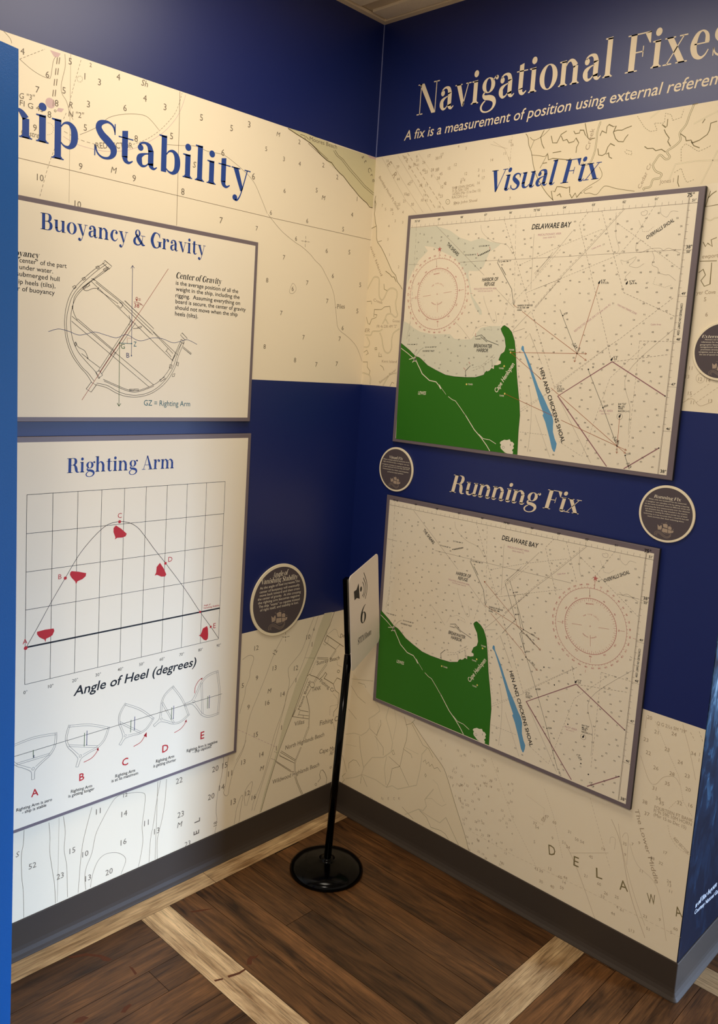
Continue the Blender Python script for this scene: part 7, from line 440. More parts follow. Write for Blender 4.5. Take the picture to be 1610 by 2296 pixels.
["RP",7,"C","sounding_lettering","ink_sound",None,[],[],[],[["s",0,44,[8,22,21,28,32,34,32,43,29,43,47,42,48,60,87,3,66,89,59,97,83,55,26,25,28,37,28,26,46,53,42,46,31,58,63,92,33,61,99,63,49,86,26,9,3,24,24,39,23,49,69,56,82,61,57,42,42,76,73,17,85,29,46,99,23,33,40,49,25,45,38,65,73,66,99,84,55,86,64,99,35,66,81,74,37,17,36,40,29,40,52,36,60,44,57,3,65,30,61,42,45,30,50,64,87,64,50,48,44,50,69,62,80,93,34,60,54,60,69,50,98,40,53,45,46,45,51,61,79,58,96,48,99,71,68,67,53,39,38,36,31,66,67,53,3,61,56,62,63,77,58,86,69,66,58,29,43,39,39,42,62,70,99,16,55,37,56,51,89,99,45,39,43,50,45,50,39,55,54,41,99,91,64,43,38,47,38,24,50,47,35,76,93,66,48,65,54,61,57,3,31,26,20,35,39,43,45,37,92,69,46,74,64,83,62,48,53,24,6,12,20,27,48,47,40,28,44,65,56,61,36,62,68,57,44,77,58,59,6,65,99,18,23,23,33,28,21,86,27,70,68,79,64,80,36,41,91,67,49,88,17,17,15,24,26,38,36,28,57,86,98,66,32,68,80,62,82,98,56,59,37,57,22,11,19,32,19,31,49,37,39,66,39,83,95,75,37,99,99,85,64,68,40,36,17,40,32,32,76,99,66,66,99,85,99,72,19,30,99,68,85,72,41,38,28,35,31,51,84,84,64,52,67,99,99,58,45,99,85,99,55,79,62,82,43,84,61,44,49,79,42,99,49,53,44,61,73,58,47,94,26,77,72,66,61,75,37,78,97,35,71,33,59,66,71,92,65,79,21,62,86,74,63,79,17,49,49],[2175,19740,2336,19707,2642,19593,3013,19591,3260,19610,3580,19755,4013,19610,4278,19605,4690,19779,4852,19600,5219,19633,5470,19770,5886,19609,7462,19736,7736,19625,8156,19741,8464,19728,8686,19586,8936,19636,9436,19669,9747,19778,10229,19621,2131,19485,2497,19481,2780,19421,3012,19485,3655,19514,3915,19355,4386,19486,4716,19456,4905,19435,5344,19455,5570,19512,5945,19367,6145,19384,7472,19506,7754,19509,8090,19329,8388,19362,8649,19420,9075,19436,9356,19482,10344,19427,2102,19209,2405,19177,2770,19245,3905,19118,4220,19204,4967,19099,5327,19264,5545,19167,5978,19236,6198,19138,6449,19134,6836,19158,7044,19136,7368,19267,7828,19264,7993,19226,8354,19096,8779,19122,8960,19254,9263,19082,10317,19230,2111,19000,3940,18818,4352,18925,4707,18836,4999,18901,5229,18916,5603,19011,5921,18942,6176,18885,6424,18963,6776,18848,7214,18949,7411,18863,7702,18904,8495,18924,8677,18886,8930,18891,9285,18916,9561,18868,9883,18819,10251,18862,4007,18739,4342,18699,4547,18632,4856,18727,5275,18696,5563,18561,5881,18667,6227,18573,6425,18613,6871,18601,7139,18637,7451,18697,7799,18575,8014,18611,8414,18562,8627,18614,9065,18618,9348,18653,9739,18600,10071,18747,10354,18754,4205,18455,5020,18448,5665,18423,5852,18391,6115,18472,6467,18492,6827,18343,7115,18496,7481,18488,7858,18415,8131,18395,8451,18434,8800,18330,9024,18374,9440,18357,9691,18365,9908,18337,10232,18486,5341,18220,5471,18192,5959,18145,6173,18235,6575,18221,6747,18081,7144,18186,7484,18203,7761,18160,8032,18234,9057,18190,9638,18095,9995,18052,4399,17857,5249,17832,5510,17878,5809,17874,6138,17990,6422,17874,6905,17972,7226,17861,7392,17982,7803,17871,8060,17861,8356,17865,8806,17820,9001,17959,9409,17881,9635,17979,9914,17868,10272,17957,4282,17590,4606,17639,4996,17688,5315,17695,5529,17612,6134,17691,6417,17651,6790,17736,7093,17557,7374,17640,8109,17675,8450,17709,8783,17599,9609,17589,9991,17605,10269,17738,4249,17359,4571,17405,4965,17326,5286,17322,5527,17326,5793,17305,6174,17395,6443,17424,6807,17342,7102,17398,9652,17318,10003,17467,10208,17409,4371,17067,4624,17107,4860,17079,5158,17142,5616,17038,5900,17140,6220,17091,6495,17162,6814,17118,7138,17077,7508,17186,9057,17046,9392,17186,9661,17106,10361,17229,2183,16808,3897,16811,4237,16962,4554,16932,4858,16881,5325,16886,5801,16974,6255,16828,6608,16890,6813,16810,7189,16785,7483,16972,8048,16775,8956,16820,9376,16779,9581,16846,9920,16892,10315,16870,2019,16648,2395,16573,2632,16649,3074,16609,3447,16667,3584,16626,3971,16568,4207,16630,4875,16642,5313,16555,5527,16580,5937,16663,6096,16689,6558,16610,6770,16541,7107,16670,7494,16689,8143,16625,8353,16648,8791,16523,8982,16567,9394,16585,9736,16586,10001,16659,10323,16716,2646,16447,3281,16451,3581,16273,4029,16392,4218,16383,6117,16272,6537,16430,6851,16322,7191,16306,7419,16350,8059,16329,8493,16366,8621,16348,9017,16420,9353,16308,9732,16283,9875,16305,10342,16461,2367,16199,2687,16053,3276,16168,3714,16167,3970,16089,4383,16027,4561,16063,5015,16110,5197,16102,6165,16075,6542,16158,6759,16098,7065,16102,7532,16058,7811,16179,8016,16041,8404,16042,8681,16048,9265,16087,9757,16169,9914,16138,10211,16051,2711,15903,3127,15841,3344,15801,3719,15931,4060,15891,4333,15846,4540,15839,4991,15898,5235,15846,6132,15886,6508,15950,6733,15864,7778,15898,8087,15883,8657,15892,9008,15908,9316,15766,9615,15835,9959,15895,10260,15808,3305,15693,3646,15628,3984,15559,4315,15525,4690,15553,6155,15596,6542,15572,8112,15503,8431,15550,8635,15529,8999,15531,9426,15658,9682,15656,10009,15679,10229,15639,6232,15431,6512,15342,8090,15399,8384,15356,8780,15304,9031,15299,9346,15440,9626,15308,9935,15362,10198,15390,6470,15074,7832,15105,8169,15079,8418,15178,8811,15085,9059,15032,9561,15127,9893,15164,10216,14994,6483,14864,7783,14793,8126,14900,8366,14856,9680,14914,10036,14792,10275,14852,6526,14659,8065,14583,8330,14489,8636,14607,9087,14511,9349,14484,9567,14678,9988,14532,10346,14565,6591,14406,8136,14413,8418,14377,8636,14290,9026,14259,9696,14228,9882,14411,10234,14412,6544,14012,7870,14155,8164,13981,8445,14029,8776,14038,8958,13970,9742,14014,9989,13998,10332,14009,6411,13819,7997,13890,8491,13814,8722,13719,9123,13760,9295,13878,10015,13754,10305,13820,6571,13643,6736,13563,7232,13647,7482,13533,8072,13561,8494,13615,8802,13587,9373,13513,9983,13645,10294,13547]]]],
["RP",7,"D","sounding_lettering","ink_sound",None,[],[],[],[["s",0,44,[8,22,21,28,32,34,32,43,29,43,47,42,48,60,87,3,66,89,59,97,83,55,26,25,28,37,28,26,46,53,42,46,31,58,63,92,33,61,99,63,49,86,26,9,3,24,4,24,39,23,49,69,56,82,61,57,42,42,76,73,17,85,29,46,99,23,10,18,20,34,28,33,40,49,25,45,38,65,73,66,99,84,55,86,64,37,8,16,7,22,9,35,17,36,40,29,40,52,36,60,44,57,3,65,30,61,87,64,21,27,32,14,37,29,25,50,48,44,50,69,62,80,93,34,60,45,14,18,27,14,32,33,31,46,45,51,61,79,58,96,48,99,25,3,20,24,28,34,18,39,38,36,31,66,67,53,3,61,56,15,3,20,37,36,24,53,29,43,39,39,42,62,70,99,16,55,14,25,21,32,23,33,31,39,43,50,45,50,39,55,54,41,99,21,19,26,31,23,31,26,38,47,38,24,50,47,35,76,93,66,48,57,3,26,24,26,22,21,31,26,20,35,39,43,45,37,92,69,46,74,53,24,6,12,20,27,48,47,40,28,44,65,56,61,36,62,68,57,44,77,58,65,99,18,23,23,33,28,21,86,27,70,68,79,64,80,36,41,91,67,49,88,17,17,15,24,26,38,36,28,57,86,98,66,32,68,80,62,82,98,56,59,37,57,22,11,19,32,19,31,49,37,39,66,39,83,95,75,37,99,99,85,64,68,40,36,17,40,32,32,76,99,66,66,99,85,99,72,19,30,99,68,85,72,41,38,28,35,31,51,84,84,64,52,67,99,99,58,45,99,85,99,55,79,62,82,43,84,61,44,49,79,42,99,49,53,44,61,73,58,47,94,26,77,72,66,61,75,37,78,97,35,71,33,59,66,71,92,65,79,21,62,86,74,63,79,17,49,49],[2100,11015,2261,10982,2567,10868,2938,10866,3185,10885,3505,11030,3938,10885,4203,10880,4615,11054,4777,10875,5144,10908,5395,11045,5811,10884,7387,11011,7661,10900,8081,11016,8389,11003,8611,10861,8861,10911,9361,10944,9672,11053,10154,10896,2056,10760,2422,10756,2705,10696,2937,10760,3580,10789,3840,10630,4311,10761,4641,10731,4830,10710,5269,10730,5495,10787,5870,10642,6070,10659,7397,10781,7679,10784,8015,10604,8313,10637,8574,10695,9000,10711,9281,10757,10269,10702,2027,10484,2330,10452,2695,10520,3058,10397,3830,10393,4145,10479,4892,10374,5252,10539,5470,10442,5903,10511,6123,10413,6374,10409,6761,10433,6969,10411,7293,10542,7753,10539,7918,10501,8279,10371,8704,10397,8885,10529,9188,10357,10242,10505,2036,10275,2294,10116,2577,10122,2880,10130,3337,10148,3600,10126,3865,10093,4277,10200,4632,10111,4924,10176,5154,10191,5528,10286,5846,10217,6101,10160,6349,10238,6701,10123,7139,10224,7336,10138,7627,10179,8420,10199,10176,10137,2003,9900,2437,9865,2564,10002,3048,9960,3213,9940,3601,10002,3932,10014,4267,9974,4472,9907,4781,10002,5200,9971,5488,9836,5806,9942,6152,9848,6350,9888,6796,9876,7064,9912,7376,9972,7724,9850,7939,9886,9996,10022,10279,10029,1967,9696,2431,9607,2719,9682,2916,9760,3282,9585,3590,9640,3843,9649,4130,9730,4945,9723,5590,9698,5777,9666,6040,9747,6392,9767,6752,9618,7040,9771,7406,9763,7783,9690,10157,9761,1963,9343,2308,9343,2669,9502,3020,9408,3260,9393,3512,9381,3916,9451,5266,9495,5396,9467,5884,9420,6098,9510,6500,9496,6672,9356,7069,9461,7409,9478,7686,9435,2117,9211,2301,9074,2639,9121,3003,9255,3253,9154,3637,9110,3916,9111,4324,9132,5174,9107,5435,9153,5734,9149,6063,9265,6347,9149,6830,9247,7151,9136,7317,9257,7728,9146,2109,8866,2308,8869,2747,8938,2933,8870,3186,8966,3689,8820,3862,8910,4207,8865,4531,8914,4921,8963,5240,8970,5454,8887,6059,8966,6342,8926,6715,9011,7018,8832,7299,8915,2020,8724,2408,8743,2579,8598,3065,8677,3358,8650,3552,8716,3934,8684,4174,8634,4496,8680,4890,8601,5211,8597,5452,8601,5718,8580,6099,8670,6368,8699,6732,8617,7027,8673,1947,8403,2401,8498,2744,8500,2967,8316,3366,8429,3665,8337,3896,8474,4296,8342,4549,8382,4785,8354,5083,8417,5541,8313,5825,8415,6145,8366,6420,8437,6739,8393,7063,8352,7433,8461,10286,8504,2108,8083,2398,8236,2706,8082,3049,8105,3285,8234,3542,8103,3822,8086,4162,8237,4479,8207,4783,8156,5250,8161,5726,8249,6180,8103,6533,8165,6738,8085,7114,8060,7408,8247,7973,8050,10240,8145,1944,7923,2320,7848,2557,7924,2999,7884,3372,7942,3509,7901,3896,7843,4132,7905,4800,7917,5238,7830,5452,7855,5862,7938,6021,7964,6483,7885,6695,7816,7032,7945,7419,7964,8068,7900,8278,7923,8716,7798,9661,7861,9926,7934,10248,7991,2571,7722,3206,7726,3506,7548,3954,7667,4143,7658,6042,7547,6462,7705,6776,7597,7116,7581,7344,7625,7984,7604,8418,7641,8546,7623,8942,7695,9278,7583,9657,7558,9800,7580,10267,7736,2292,7474,2612,7328,3201,7443,3639,7442,3895,7364,4308,7302,4486,7338,4940,7385,5122,7377,6090,7350,6467,7433,6684,7373,6990,7377,7457,7333,7736,7454,7941,7316,8329,7317,8606,7323,9190,7362,9682,7444,9839,7413,10136,7326,2636,7178,3052,7116,3269,7076,3644,7206,3985,7166,4258,7121,4465,7114,4916,7173,5160,7121,6057,7161,6433,7225,6658,7139,7703,7173,8012,7158,8582,7167,8933,7183,9241,7041,9540,7110,9884,7170,10185,7083,3230,6968,3571,6903,3909,6834,4240,6800,4615,6828,6080,6871,6467,6847,8037,6778,8356,6825,8560,6804,8924,6806,9351,6933,9607,6931,9934,6954,10154,6914,6157,6706,6437,6617,8015,6674,8309,6631,8705,6579,8956,6574,9271,6715,9551,6583,9860,6637,10123,6665,6395,6349,7757,6380,8094,6354,8343,6453,8736,6360,8984,6307,9486,6402,9818,6439,10141,6269,6408,6139,7708,6068,8051,6175,8291,6131,9605,6189,9961,6067,10200,6127,6451,5934,7990,5858,8255,5764,8561,5882,9012,5786,9274,5759,9492,5953,9913,5807,10271,5840,6516,5681,8061,5688,8343,5652,8561,5565,8951,5534,9621,5503,9807,5686,10159,5687,6469,5287,7795,5430,8089,5256,8370,5304,8701,5313,8883,5245,9667,5289,9914,5273,10257,5284,6336,5094,7922,5165,8416,5089,8647,4994,9048,5035,9220,5153,9940,5029,10230,5095,6496,4918,6661,4838,7157,4922,7407,4808,7997,4836,8419,4890,8727,4862,9298,4788,9908,4920,10219,4822]]]],
["RP",8,"C","area_note_lettering","ink_pink",None,[],[],[["s","","PRECAUTIONARY AREA","",6365,19424,7082,19429,55],["s","","(see note C)","",6533,19348,6911,19353,49],["s","","REGULATED NAVIGATION AREA","",4372,18016,5154,18019,48],["s","","165.510 (see note A)","",4513,17954,5027,17959,41],["s","","RESTRICTED AREA 334.110 (see note A)","",7770,16849,8716,17559,54],["s","","TWO WAY TRAFFIC ZONE","",8896,17549,9437,17316,46],["s","","PILOT AREA","",8715,14804,9085,14840,53],["s","","(see note C)","",8760,14748,8998,14768,36],["s","","Cable Area","",9848,17058,10110,17062,42],["s","","Cable Area","",8030,18980,8278,19063,41]],[]],
["RP",8,"D","area_note_lettering","ink_pink",None,[],[],[["s","","PRECAUTIONARY AREA","",6290,10699,7007,10704,55],["s","","(see note C)","",6458,10623,6836,10628,49],["s","","REGULATED NAVIGATION AREA","",4297,9291,5079,9294,48],["s","","165.510 (see note A)","",4438,9229,4952,9234,41],["s","","PILOT AREA","",8640,6079,9010,6115,53],["s","","(see note C)","",8685,6023,8923,6043,36],["s","","Cable Area","",7955,10255,8203,10338,41]],[]],
["R",3,"wall_right","land_print","land_tan",None,[],[[0,[107,21074,70,20961,130,20822,86,20524,158,20251,220,20079,251,19741,310,19603,489,19426,672,19183,858,18908,1016,18669,1187,18531,1274,18329,1420,18193,1497,18093,1544,15024,20,15005,-15,18221,41,19719,57,20594]],[0,[5607,22238,5686,22134,5729,21942,5845,21703,5918,21433,6041,21121,6253,20800,6455,20558,6672,20364,10626,20372,11055,20394,10831,22266,7531,22267]],[0,[3229,4304,3654,3967,4094,3643,4526,3326,4831,2893,5098,2377,5360,1901,5620,1428,5794,1031,264,876,491,5114,1531,4497]]],[],[]],
["R",6,"wall_right","contour_print","ink_faint",None,[[20,130,0,0,[1134,22208,2619,20457]],[20,130,0,0,[1327,22249,2995,20365]],[8,0,0,0,[935,22216,2458,20407]],[7,0,0,0,[255,22249,1396,20813,1869,20389]],[7,0,0,0,[656,22087,1256,21375,2124,20401]],[8,40,0,0,[1785,22177,2805,21065]],[8,50,0,0,[5170,22241,5153,20831]],[7,0,0,0,[4537,22173,4945,21928,5176,21519]],[7,0,0,0,[4447,22107,5040,21916]],[8,0,0,1,[11285,15824,11281,15779,11260,15740,11226,15715,11184,15708,11141,15720,11106,15750,11084,15791,11078,15838,11091,15881,11120,15913,11160,15929,11203,15926,11242,15904,11271,15867]],[10,0,1,0,[10828,15208,10885,15249,10990,15312,11090,15301,11148,15232,11254,15161,11371,15200,11485,15257]],[10,60,0,0,[10918,15289,11408,15699]],[10,60,0,0,[11148,15232,11619,15627]],[7,90,0,0,[5710,1681,7374,1612,9643,1692,12371,1734]],[11,0,1,0,[8964,2734,9409,2123,10038,1034]],[8,0,0,0,[9129,2527,10219,3042]],[13,0,1,0,[10199,4008,10523,3456,10918,2251,11457,1227]],[8,0,1,0,[10400,3966,10642,3163,11048,2230,11420,1555]],[8,40,0,0,[8142,4030,8510,3356,8920,2253]],[7,50,0,0,[6295,4241,7269,2622,8093,1669]],[8,60,0,0,[9535,4338,9898,3521,10307,2651]],[7,0,1,0,[10545,3640,10613,3801,10709,3715,10752,2954]],[7,0,1,0,[10768,3569,11034,3091,11614,2734,12006,1446]],[7,0,1,0,[10232,3321,10234,3498,10364,3514,10376,3213]],[7,30,0,0,[7581,3612,8204,3455,8208,2945,7746,3022]],[8,30,0,0,[11072,7066,11339,6614,11811,5884,12004,5273,12261,4984]],[8,0,1,0,[11756,7241,11998,6642,12152,6200,12232,5946]],[8,0,1,0,[10788,6038,11073,5478,11260,5434,11444,5701,11715,5810,11872,5655]],[8,40,0,0,[11674,4949,11821,5196,12016,5315]],[13,60,0,0,[12175,7198,12296,6966]],[13,90,0,0,[12252,6667,12258,6385]],[13,60,0,0,[11971,7096,12099,6929]],[7,0,0,0,[10828,7128,10830,6797]],[8,40,1,0,[11693,4499,11805,4216,12024,4027,12342,3970]]],[],[],[]],
["R",6,"wall_right","coastline_print","ink_olive",None,[[18,0,0,0,[107,21074,70,20961,130,20822,86,20524,158,20251,220,20079,251,19741,310,19603,489,19426,672,19183,858,18908,1016,18669,1187,18531,1274,18329,1420,18193,1497,18093]],[20,0,0,0,[742,18678,935,18571,1033,18485,1124,18483,1228,18330]],[20,0,0,0,[11,20059,194,20114]],[14,0,0,0,[332,19619,492,19644]],[34,0,1,0,[-6,18118,119,18321,246,18489,386,18502,488,18415,506,18109,546,17871,664,17761,779,17868,889,18069,1066,18133,1253,18063,1305,17896,1265,17696,1309,17461,1379,17294,1286,17220,1095,17327,915,17292,858,17156,756,17002]],[34,0,1,0,[30,16636,271,16634,355,16756,637,16771,771,16842]],[34,0,1,0,[664,16727,775,16541,843,16303,953,16118,1117,16089,1217,16245,1206,16517,1265,16721,1500,16859]],[34,0,1,0,[108,16578,245,16390,185,16256,-7,16244]],[34,0,1,0,[-5,15400,291,15344,386,15244,391,15027]],[34,0,1,0,[1504,15458,1227,15393,1082,15213,960,15026]],[34,0,1,0,[881,17156,1010,17005]],[15,0,0,0,[-12,15752,205,15761,221,15586,352,15470,315,15346]],[15,0,0,0,[709,18275,739,18105,891,18052]],[15,0,0,0,[361,17222,363,17462,668,17462,799,17547,1027,17563,1083,17360]],[15,0,0,0,[27,17220,117,17013,192,16979,272,17152,457,17205,496,17291,377,17308]],[15,0,0,0,[6,17722,196,17737,229,17634]],[15,0,0,0,[8,16069,147,16143,219,16041,113,15985]],[15,0,0,0,[498,16224,567,16243,588,16175,513,16165,498,16224]],[15,0,0,0,[699,16092,688,15954,828,15959,773,16043]],[15,0,0,0,[783,15681,906,15618,961,15517]],[15,0,0,0,[1262,15017,1340,15159,1434,15130]],[11,0,0,1,[3133,20629,3126,20595,3101,20571,3065,20564,3026,20577,2996,20604,2981,20641,2987,20676,3011,20700,3048,20707,3086,20696,3117,20668]],[17,0,1,0,[5607,22238,5686,22134,5729,21942,5845,21703,5918,21433,6041,21121,6253,20800,6455,20558,6672,20364]],[44,0,1,0,[7855,22234,7790,21992,7790,21816,7769,21503,7666,21232,7486,21199,7439,21258]],[44,0,1,0,[10268,22261,10191,22047,10131,21830,9997,21653,10034,21485,9892,21355,9727,21260,9814,21117,9712,21079,9556,21198,9446,21061,9402,20965,9491,20820,9645,20737,9602,20641,9442,20623,9388,20460,9224,20441,9249,20388]],[21,0,0,0,[6186,22251,6094,22079,6159,21886,6238,21766]],[21,0,0,0,[6423,22072,6487,21881,6618,21864,6689,22000,6724,22067,6886,22135]],[21,0,0,0,[6728,22031,6806,21893,6910,21916,6984,21816,7128,21833,7181,21916,7279,21778,7228,21677,7223,21534]],[21,0,0,0,[7098,22106,7148,22027,7272,22028,7285,22097,7389,22083,7442,21969,7535,21868,7476,22035,7411,22257]],[21,0,0,0,[7535,21868,7580,21827,7739,21841]],[21,0,0,0,[7875,21875,7921,21991,8047,21921,8050,22077,8103,22122,8228,22052,8304,22058,8244,21912,8320,21746,8407,21665,8543,21641,8591,21727,8658,21803]],[21,0,0,0,[8242,21929,8355,21948,8472,21931,8582,21967,8730,21997]],[21,0,0,0,[7850,21563,7888,21400,7991,21370,8085,21411,8127,21563,8196,21641,8320,21573]],[21,0,0,0,[8107,21391,8163,21419,8194,21311,8277,21266]],[21,0,0,0,[9655,22030,9657,21865,9624,21837,9526,21917]],[21,0,0,0,[9594,21791,9640,21702,9744,21572,9717,21493,9803,21367]],[21,0,0,0,[9127,21453,9207,21392,9354,21380,9434,21313,9576,21329,9693,21248]],[21,0,0,0,[10016,21634,10149,21535,10176,21450,10295,21450,10338,21380,10502,21423,10564,21463,10673,21528,10712,21619,10726,21776,10870,21802]],[21,0,0,0,[10299,21417,10380,21309,10523,21243]],[21,0,0,0,[10233,22267,10367,22277]],[21,0,0,0,[6649,20374,6579,20621,6691,20592,6742,20716,6872,20703,7048,20650,7129,20678,7147,20513]],[21,0,0,0,[6515,21621,6772,21626]],[21,0,0,0,[6365,21603,6403,21451,6531,21473,6794,21423,7010,21380,7091,21406]],[21,0,0,0,[6235,21378,6367,21381]],[21,0,0,0,[6768,20474,6849,20522,6902,20425]],[21,0,0,0,[7149,20495,7225,20379,7316,20497,7370,20384,7481,20500]],[21,0,0,0,[10078,20657,10080,20492,10127,20388]],[21,0,0,0,[10579,21893,10523,21805]],[21,0,0,0,[10864,20058,10953,20147,11045,20203]],[13,0,1,0,[7525,20478,7481,20500,7672,20626,7978,20773,8043,20907,7942,21094]],[13,0,1,0,[8988,20388,8520,20491,8196,20593,8082,20551,7939,20405,7731,20459,7609,20460,7581,20527,7795,20614]],[13,0,1,0,[5851,21647,6079,21600,6282,21557,6363,21621,6160,21257]],[13,0,1,0,[5755,22125,5899,22031,6157,22108,6359,22263]],[13,0,1,0,[5899,22031,5810,21820]],[26,0,0,0,[10994,20906,10456,20950,9976,20933,9859,20581]],[26,0,0,0,[10966,21139,10656,20402]],[26,0,0,0,[10320,21819,10607,21937,10860,22025]],[26,0,0,0,[9197,22115,9433,22262]],[10,40,0,0,[8854,22216,9074,21915,9234,21792,9414,21800,9321,21980,9577,21943,9585,22172,9733,22117,9784,21978,9989,22013,10036,22201]],[10,40,0,0,[10110,20983,10075,21283,10166,21386,10276,21323,10498,21165,10597,21185,10788,21257]],[10,40,0,0,[8643,21429,8801,21375,8811,21288,8653,21342,8609,21399]],[10,40,0,0,[9964,20736,10129,20817,10223,20609,10308,20469,10473,20518]],[17,0,0,0,[10904,20217,10826,19859,11116,19887]],[17,0,0,0,[10869,19041,10936,18932,10981,19009,11098,18924,11052,19084,11180,19129]],[17,0,0,0,[10841,18592,11244,18589]],[17,0,0,0,[10846,18325,10945,18402,11015,18267,10922,18137,11020,18001,11149,18052,11129,18554]],[24,0,1,0,[10858,19594,10972,19534,11073,19579,11151,19586]],[15,0,1,0,[3229,4304,3654,3967,4094,3643,4526,3326,4674,3162,4831,2893,5098,2377,5360,1901,5620,1428,5794,1031]],[19,0,0,0,[314,2835,727,3024,1041,3057,1283,3265,1419,3472,1342,3762,1580,3963,1810,4199,1748,4334,1587,4437]],[19,0,0,0,[2185,4442,2097,4063,2306,3671,2462,3301,2419,2973,2101,2657,1612,2470,1290,2024,1188,1701]],[19,0,0,0,[2242,2750,2184,2295,2309,1752]],[19,0,0,0,[1188,1701,1830,1757,2339,1686,2572,1841,2818,1824,3585,2273,3689,2886,3710,3386,3909,3686]],[19,0,0,0,[1190,1681,866,1450,452,1243]],[19,0,0,0,[3200,1088,3749,1519,3932,1541,4050,1744,3963,1935,4279,2426]],[19,0,0,0,[3751,1501,4170,1454,4622,1426,4838,1708]],[19,0,0,0,[430,4896,1424,5127]],[11,0,0,0,[967,3010,1064,2502,1253,1969]],[11,0,0,0,[1668,3265,2070,2999,2094,2733]],[11,0,0,0,[2869,4369,3045,4012,3034,3627,2947,3288,2873,2797,2840,2630,2518,2426,2462,1972,2339,1686]],[11,0,0,0,[2338,2786,2840,2630,3270,2126]],[11,0,0,0,[3060,1301,3260,1212,3556,1089]],[11,0,0,0,[4838,1708,5403,1034]],[11,0,0,0,[3213,4223,3727,3693,3957,3666,4158,3444]],[11,0,0,0,[1423,3434,1740,3310,1900,3761,1862,3904]],[11,0,0,0,[484,1503,347,1821,221,2020]],[11,0,0,0,[578,1664,561,1862,759,2061,917,2082,1087,1945]],[11,0,0,0,[1188,1701,1167,1347]],[11,0,0,0,[1217,1672,1480,1354]],[11,0,0,0,[2948,3269,3261,3215,3319,3104]],[11,0,0,0,[3779,3148,3860,3255,3918,3127,3998,3233,4056,3105,4136,3211,4236,3101,4362,3188,4504,3095]],[11,0,0,0,[425,4654,768,4364,1144,4250]],[11,0,0,0,[366,3788,787,3550]],[11,0,0,0,[751,4857,1035,4887,1121,4796]],[11,0,0,0,[2964,4116,3166,4226,3312,4409,3260,4466]],[11,0,0,0,[3799,1483,4086,1379,4292,1127,4690,1193,4870,1161,5013,1040]],[11,0,0,0,[2507,3084,2591,2961,2522,2915,2455,3007,2507,3084]],[11,0,0,0,[3903,2801,3953,2764,3924,2684,3887,2737,3903,2801]],[11,0,0,0,[257,957,403,1182,286,1259,435,1442]],[7,25,0,0,[1800,3765,1754,3158,1886,2812]],[7,25,0,0,[3012,3351,3577,3335]],[7,25,0,0,[3982,1981,4244,2091,4431,2020,4655,2003,4817,2147]],[7,25,0,0,[4228,2724,4414,2650,4574,2379,4726,2182]],[7,25,0,0,[345,2478,872,2592]],[7,25,0,0,[2422,4522,2561,4070,2475,3422]]],[[0,[3067,20636,3066,20640,3063,20644,3059,20646,3055,20646,3051,20644,3048,20640,3047,20636,3048,20631,3051,20628,3055,20626,3059,20626,3063,20628,3066,20631]]],[["s","","D","",8489,2178,8701,2218,295],["s","","E","",9258,2218,9417,2227,288],["s","","L","",9954,2197,10132,2222,283],["s","","A","",10636,2187,10876,2238,277],["s","","W","",11420,2205,11637,2250,270],["s","","A","",12164,2221,12339,2277,264]],[]],
["R",8,"wall_right","channel_print","paper_light",None,[[20,0,1,0,[-6,18118,119,18321,246,18489,386,18502,488,18415,506,18109,546,17871,664,17761,779,17868,889,18069,1066,18133,1253,18063,1305,17896,1265,17696,1309,17461,1379,17294,1286,17220,1095,17327,915,17292,858,17156,756,17002]],[20,0,1,0,[30,16636,271,16634,355,16756,637,16771,771,16842]],[20,0,1,0,[664,16727,775,16541,843,16303,953,16118,1117,16089,1217,16245,1206,16517,1265,16721,1500,16859]],[20,0,1,0,[108,16578,245,16390,185,16256,-7,16244]],[20,0,1,0,[-5,15400,291,15344,386,15244,391,15027]],[20,0,1,0,[1504,15458,1227,15393,1082,15213,960,15026]],[20,0,1,0,[881,17156,1010,17005]],[22,0,1,0,[7855,22234,7790,21992,7790,21816,7769,21503,7666,21232,7486,21199,7439,21258]],[22,0,1,0,[10268,22261,10191,22047,10131,21830,9997,21653,10034,21485,9892,21355,9727,21260,9814,21117,9712,21079,9556,21198,9446,21061,9402,20965,9491,20820,9645,20737,9602,20641,9442,20623,9388,20460,9224,20441,9249,20388]],[20,0,0,0,[10994,20906,10456,20950,9976,20933,9859,20581]],[20,0,0,0,[10966,21139,10656,20402]],[20,0,0,0,[10320,21819,10607,21937,10860,22025]],[20,0,0,0,[9197,22115,9433,22262]],[17,0,1,0,[10858,19594,10972,19534,11073,19579,11151,19586]],[11,0,0,0,[314,2835,727,3024,1041,3057,1283,3265,1419,3472,1342,3762,1580,3963,1810,4199,1748,4334,1587,4437]],[11,0,0,0,[2185,4442,2097,4063,2306,3671,2462,3301,2419,2973,2101,2657,1612,2470,1290,2024,1188,1701]],[11,0,0,0,[2242,2750,2184,2295,2309,1752]],[11,0,0,0,[1188,1701,1830,1757,2339,1686,2572,1841,2818,1824,3585,2273,3689,2886,3710,3386,3909,3686]],[11,0,0,0,[1190,1681,866,1450,452,1243]],[11,0,0,0,[3200,1088,3749,1519,3932,1541,4050,1744,3963,1935,4279,2426]],[11,0,0,0,[3751,1501,4170,1454,4622,1426,4838,1708]],[11,0,0,0,[430,4896,1424,5127]]],[],[],[]],
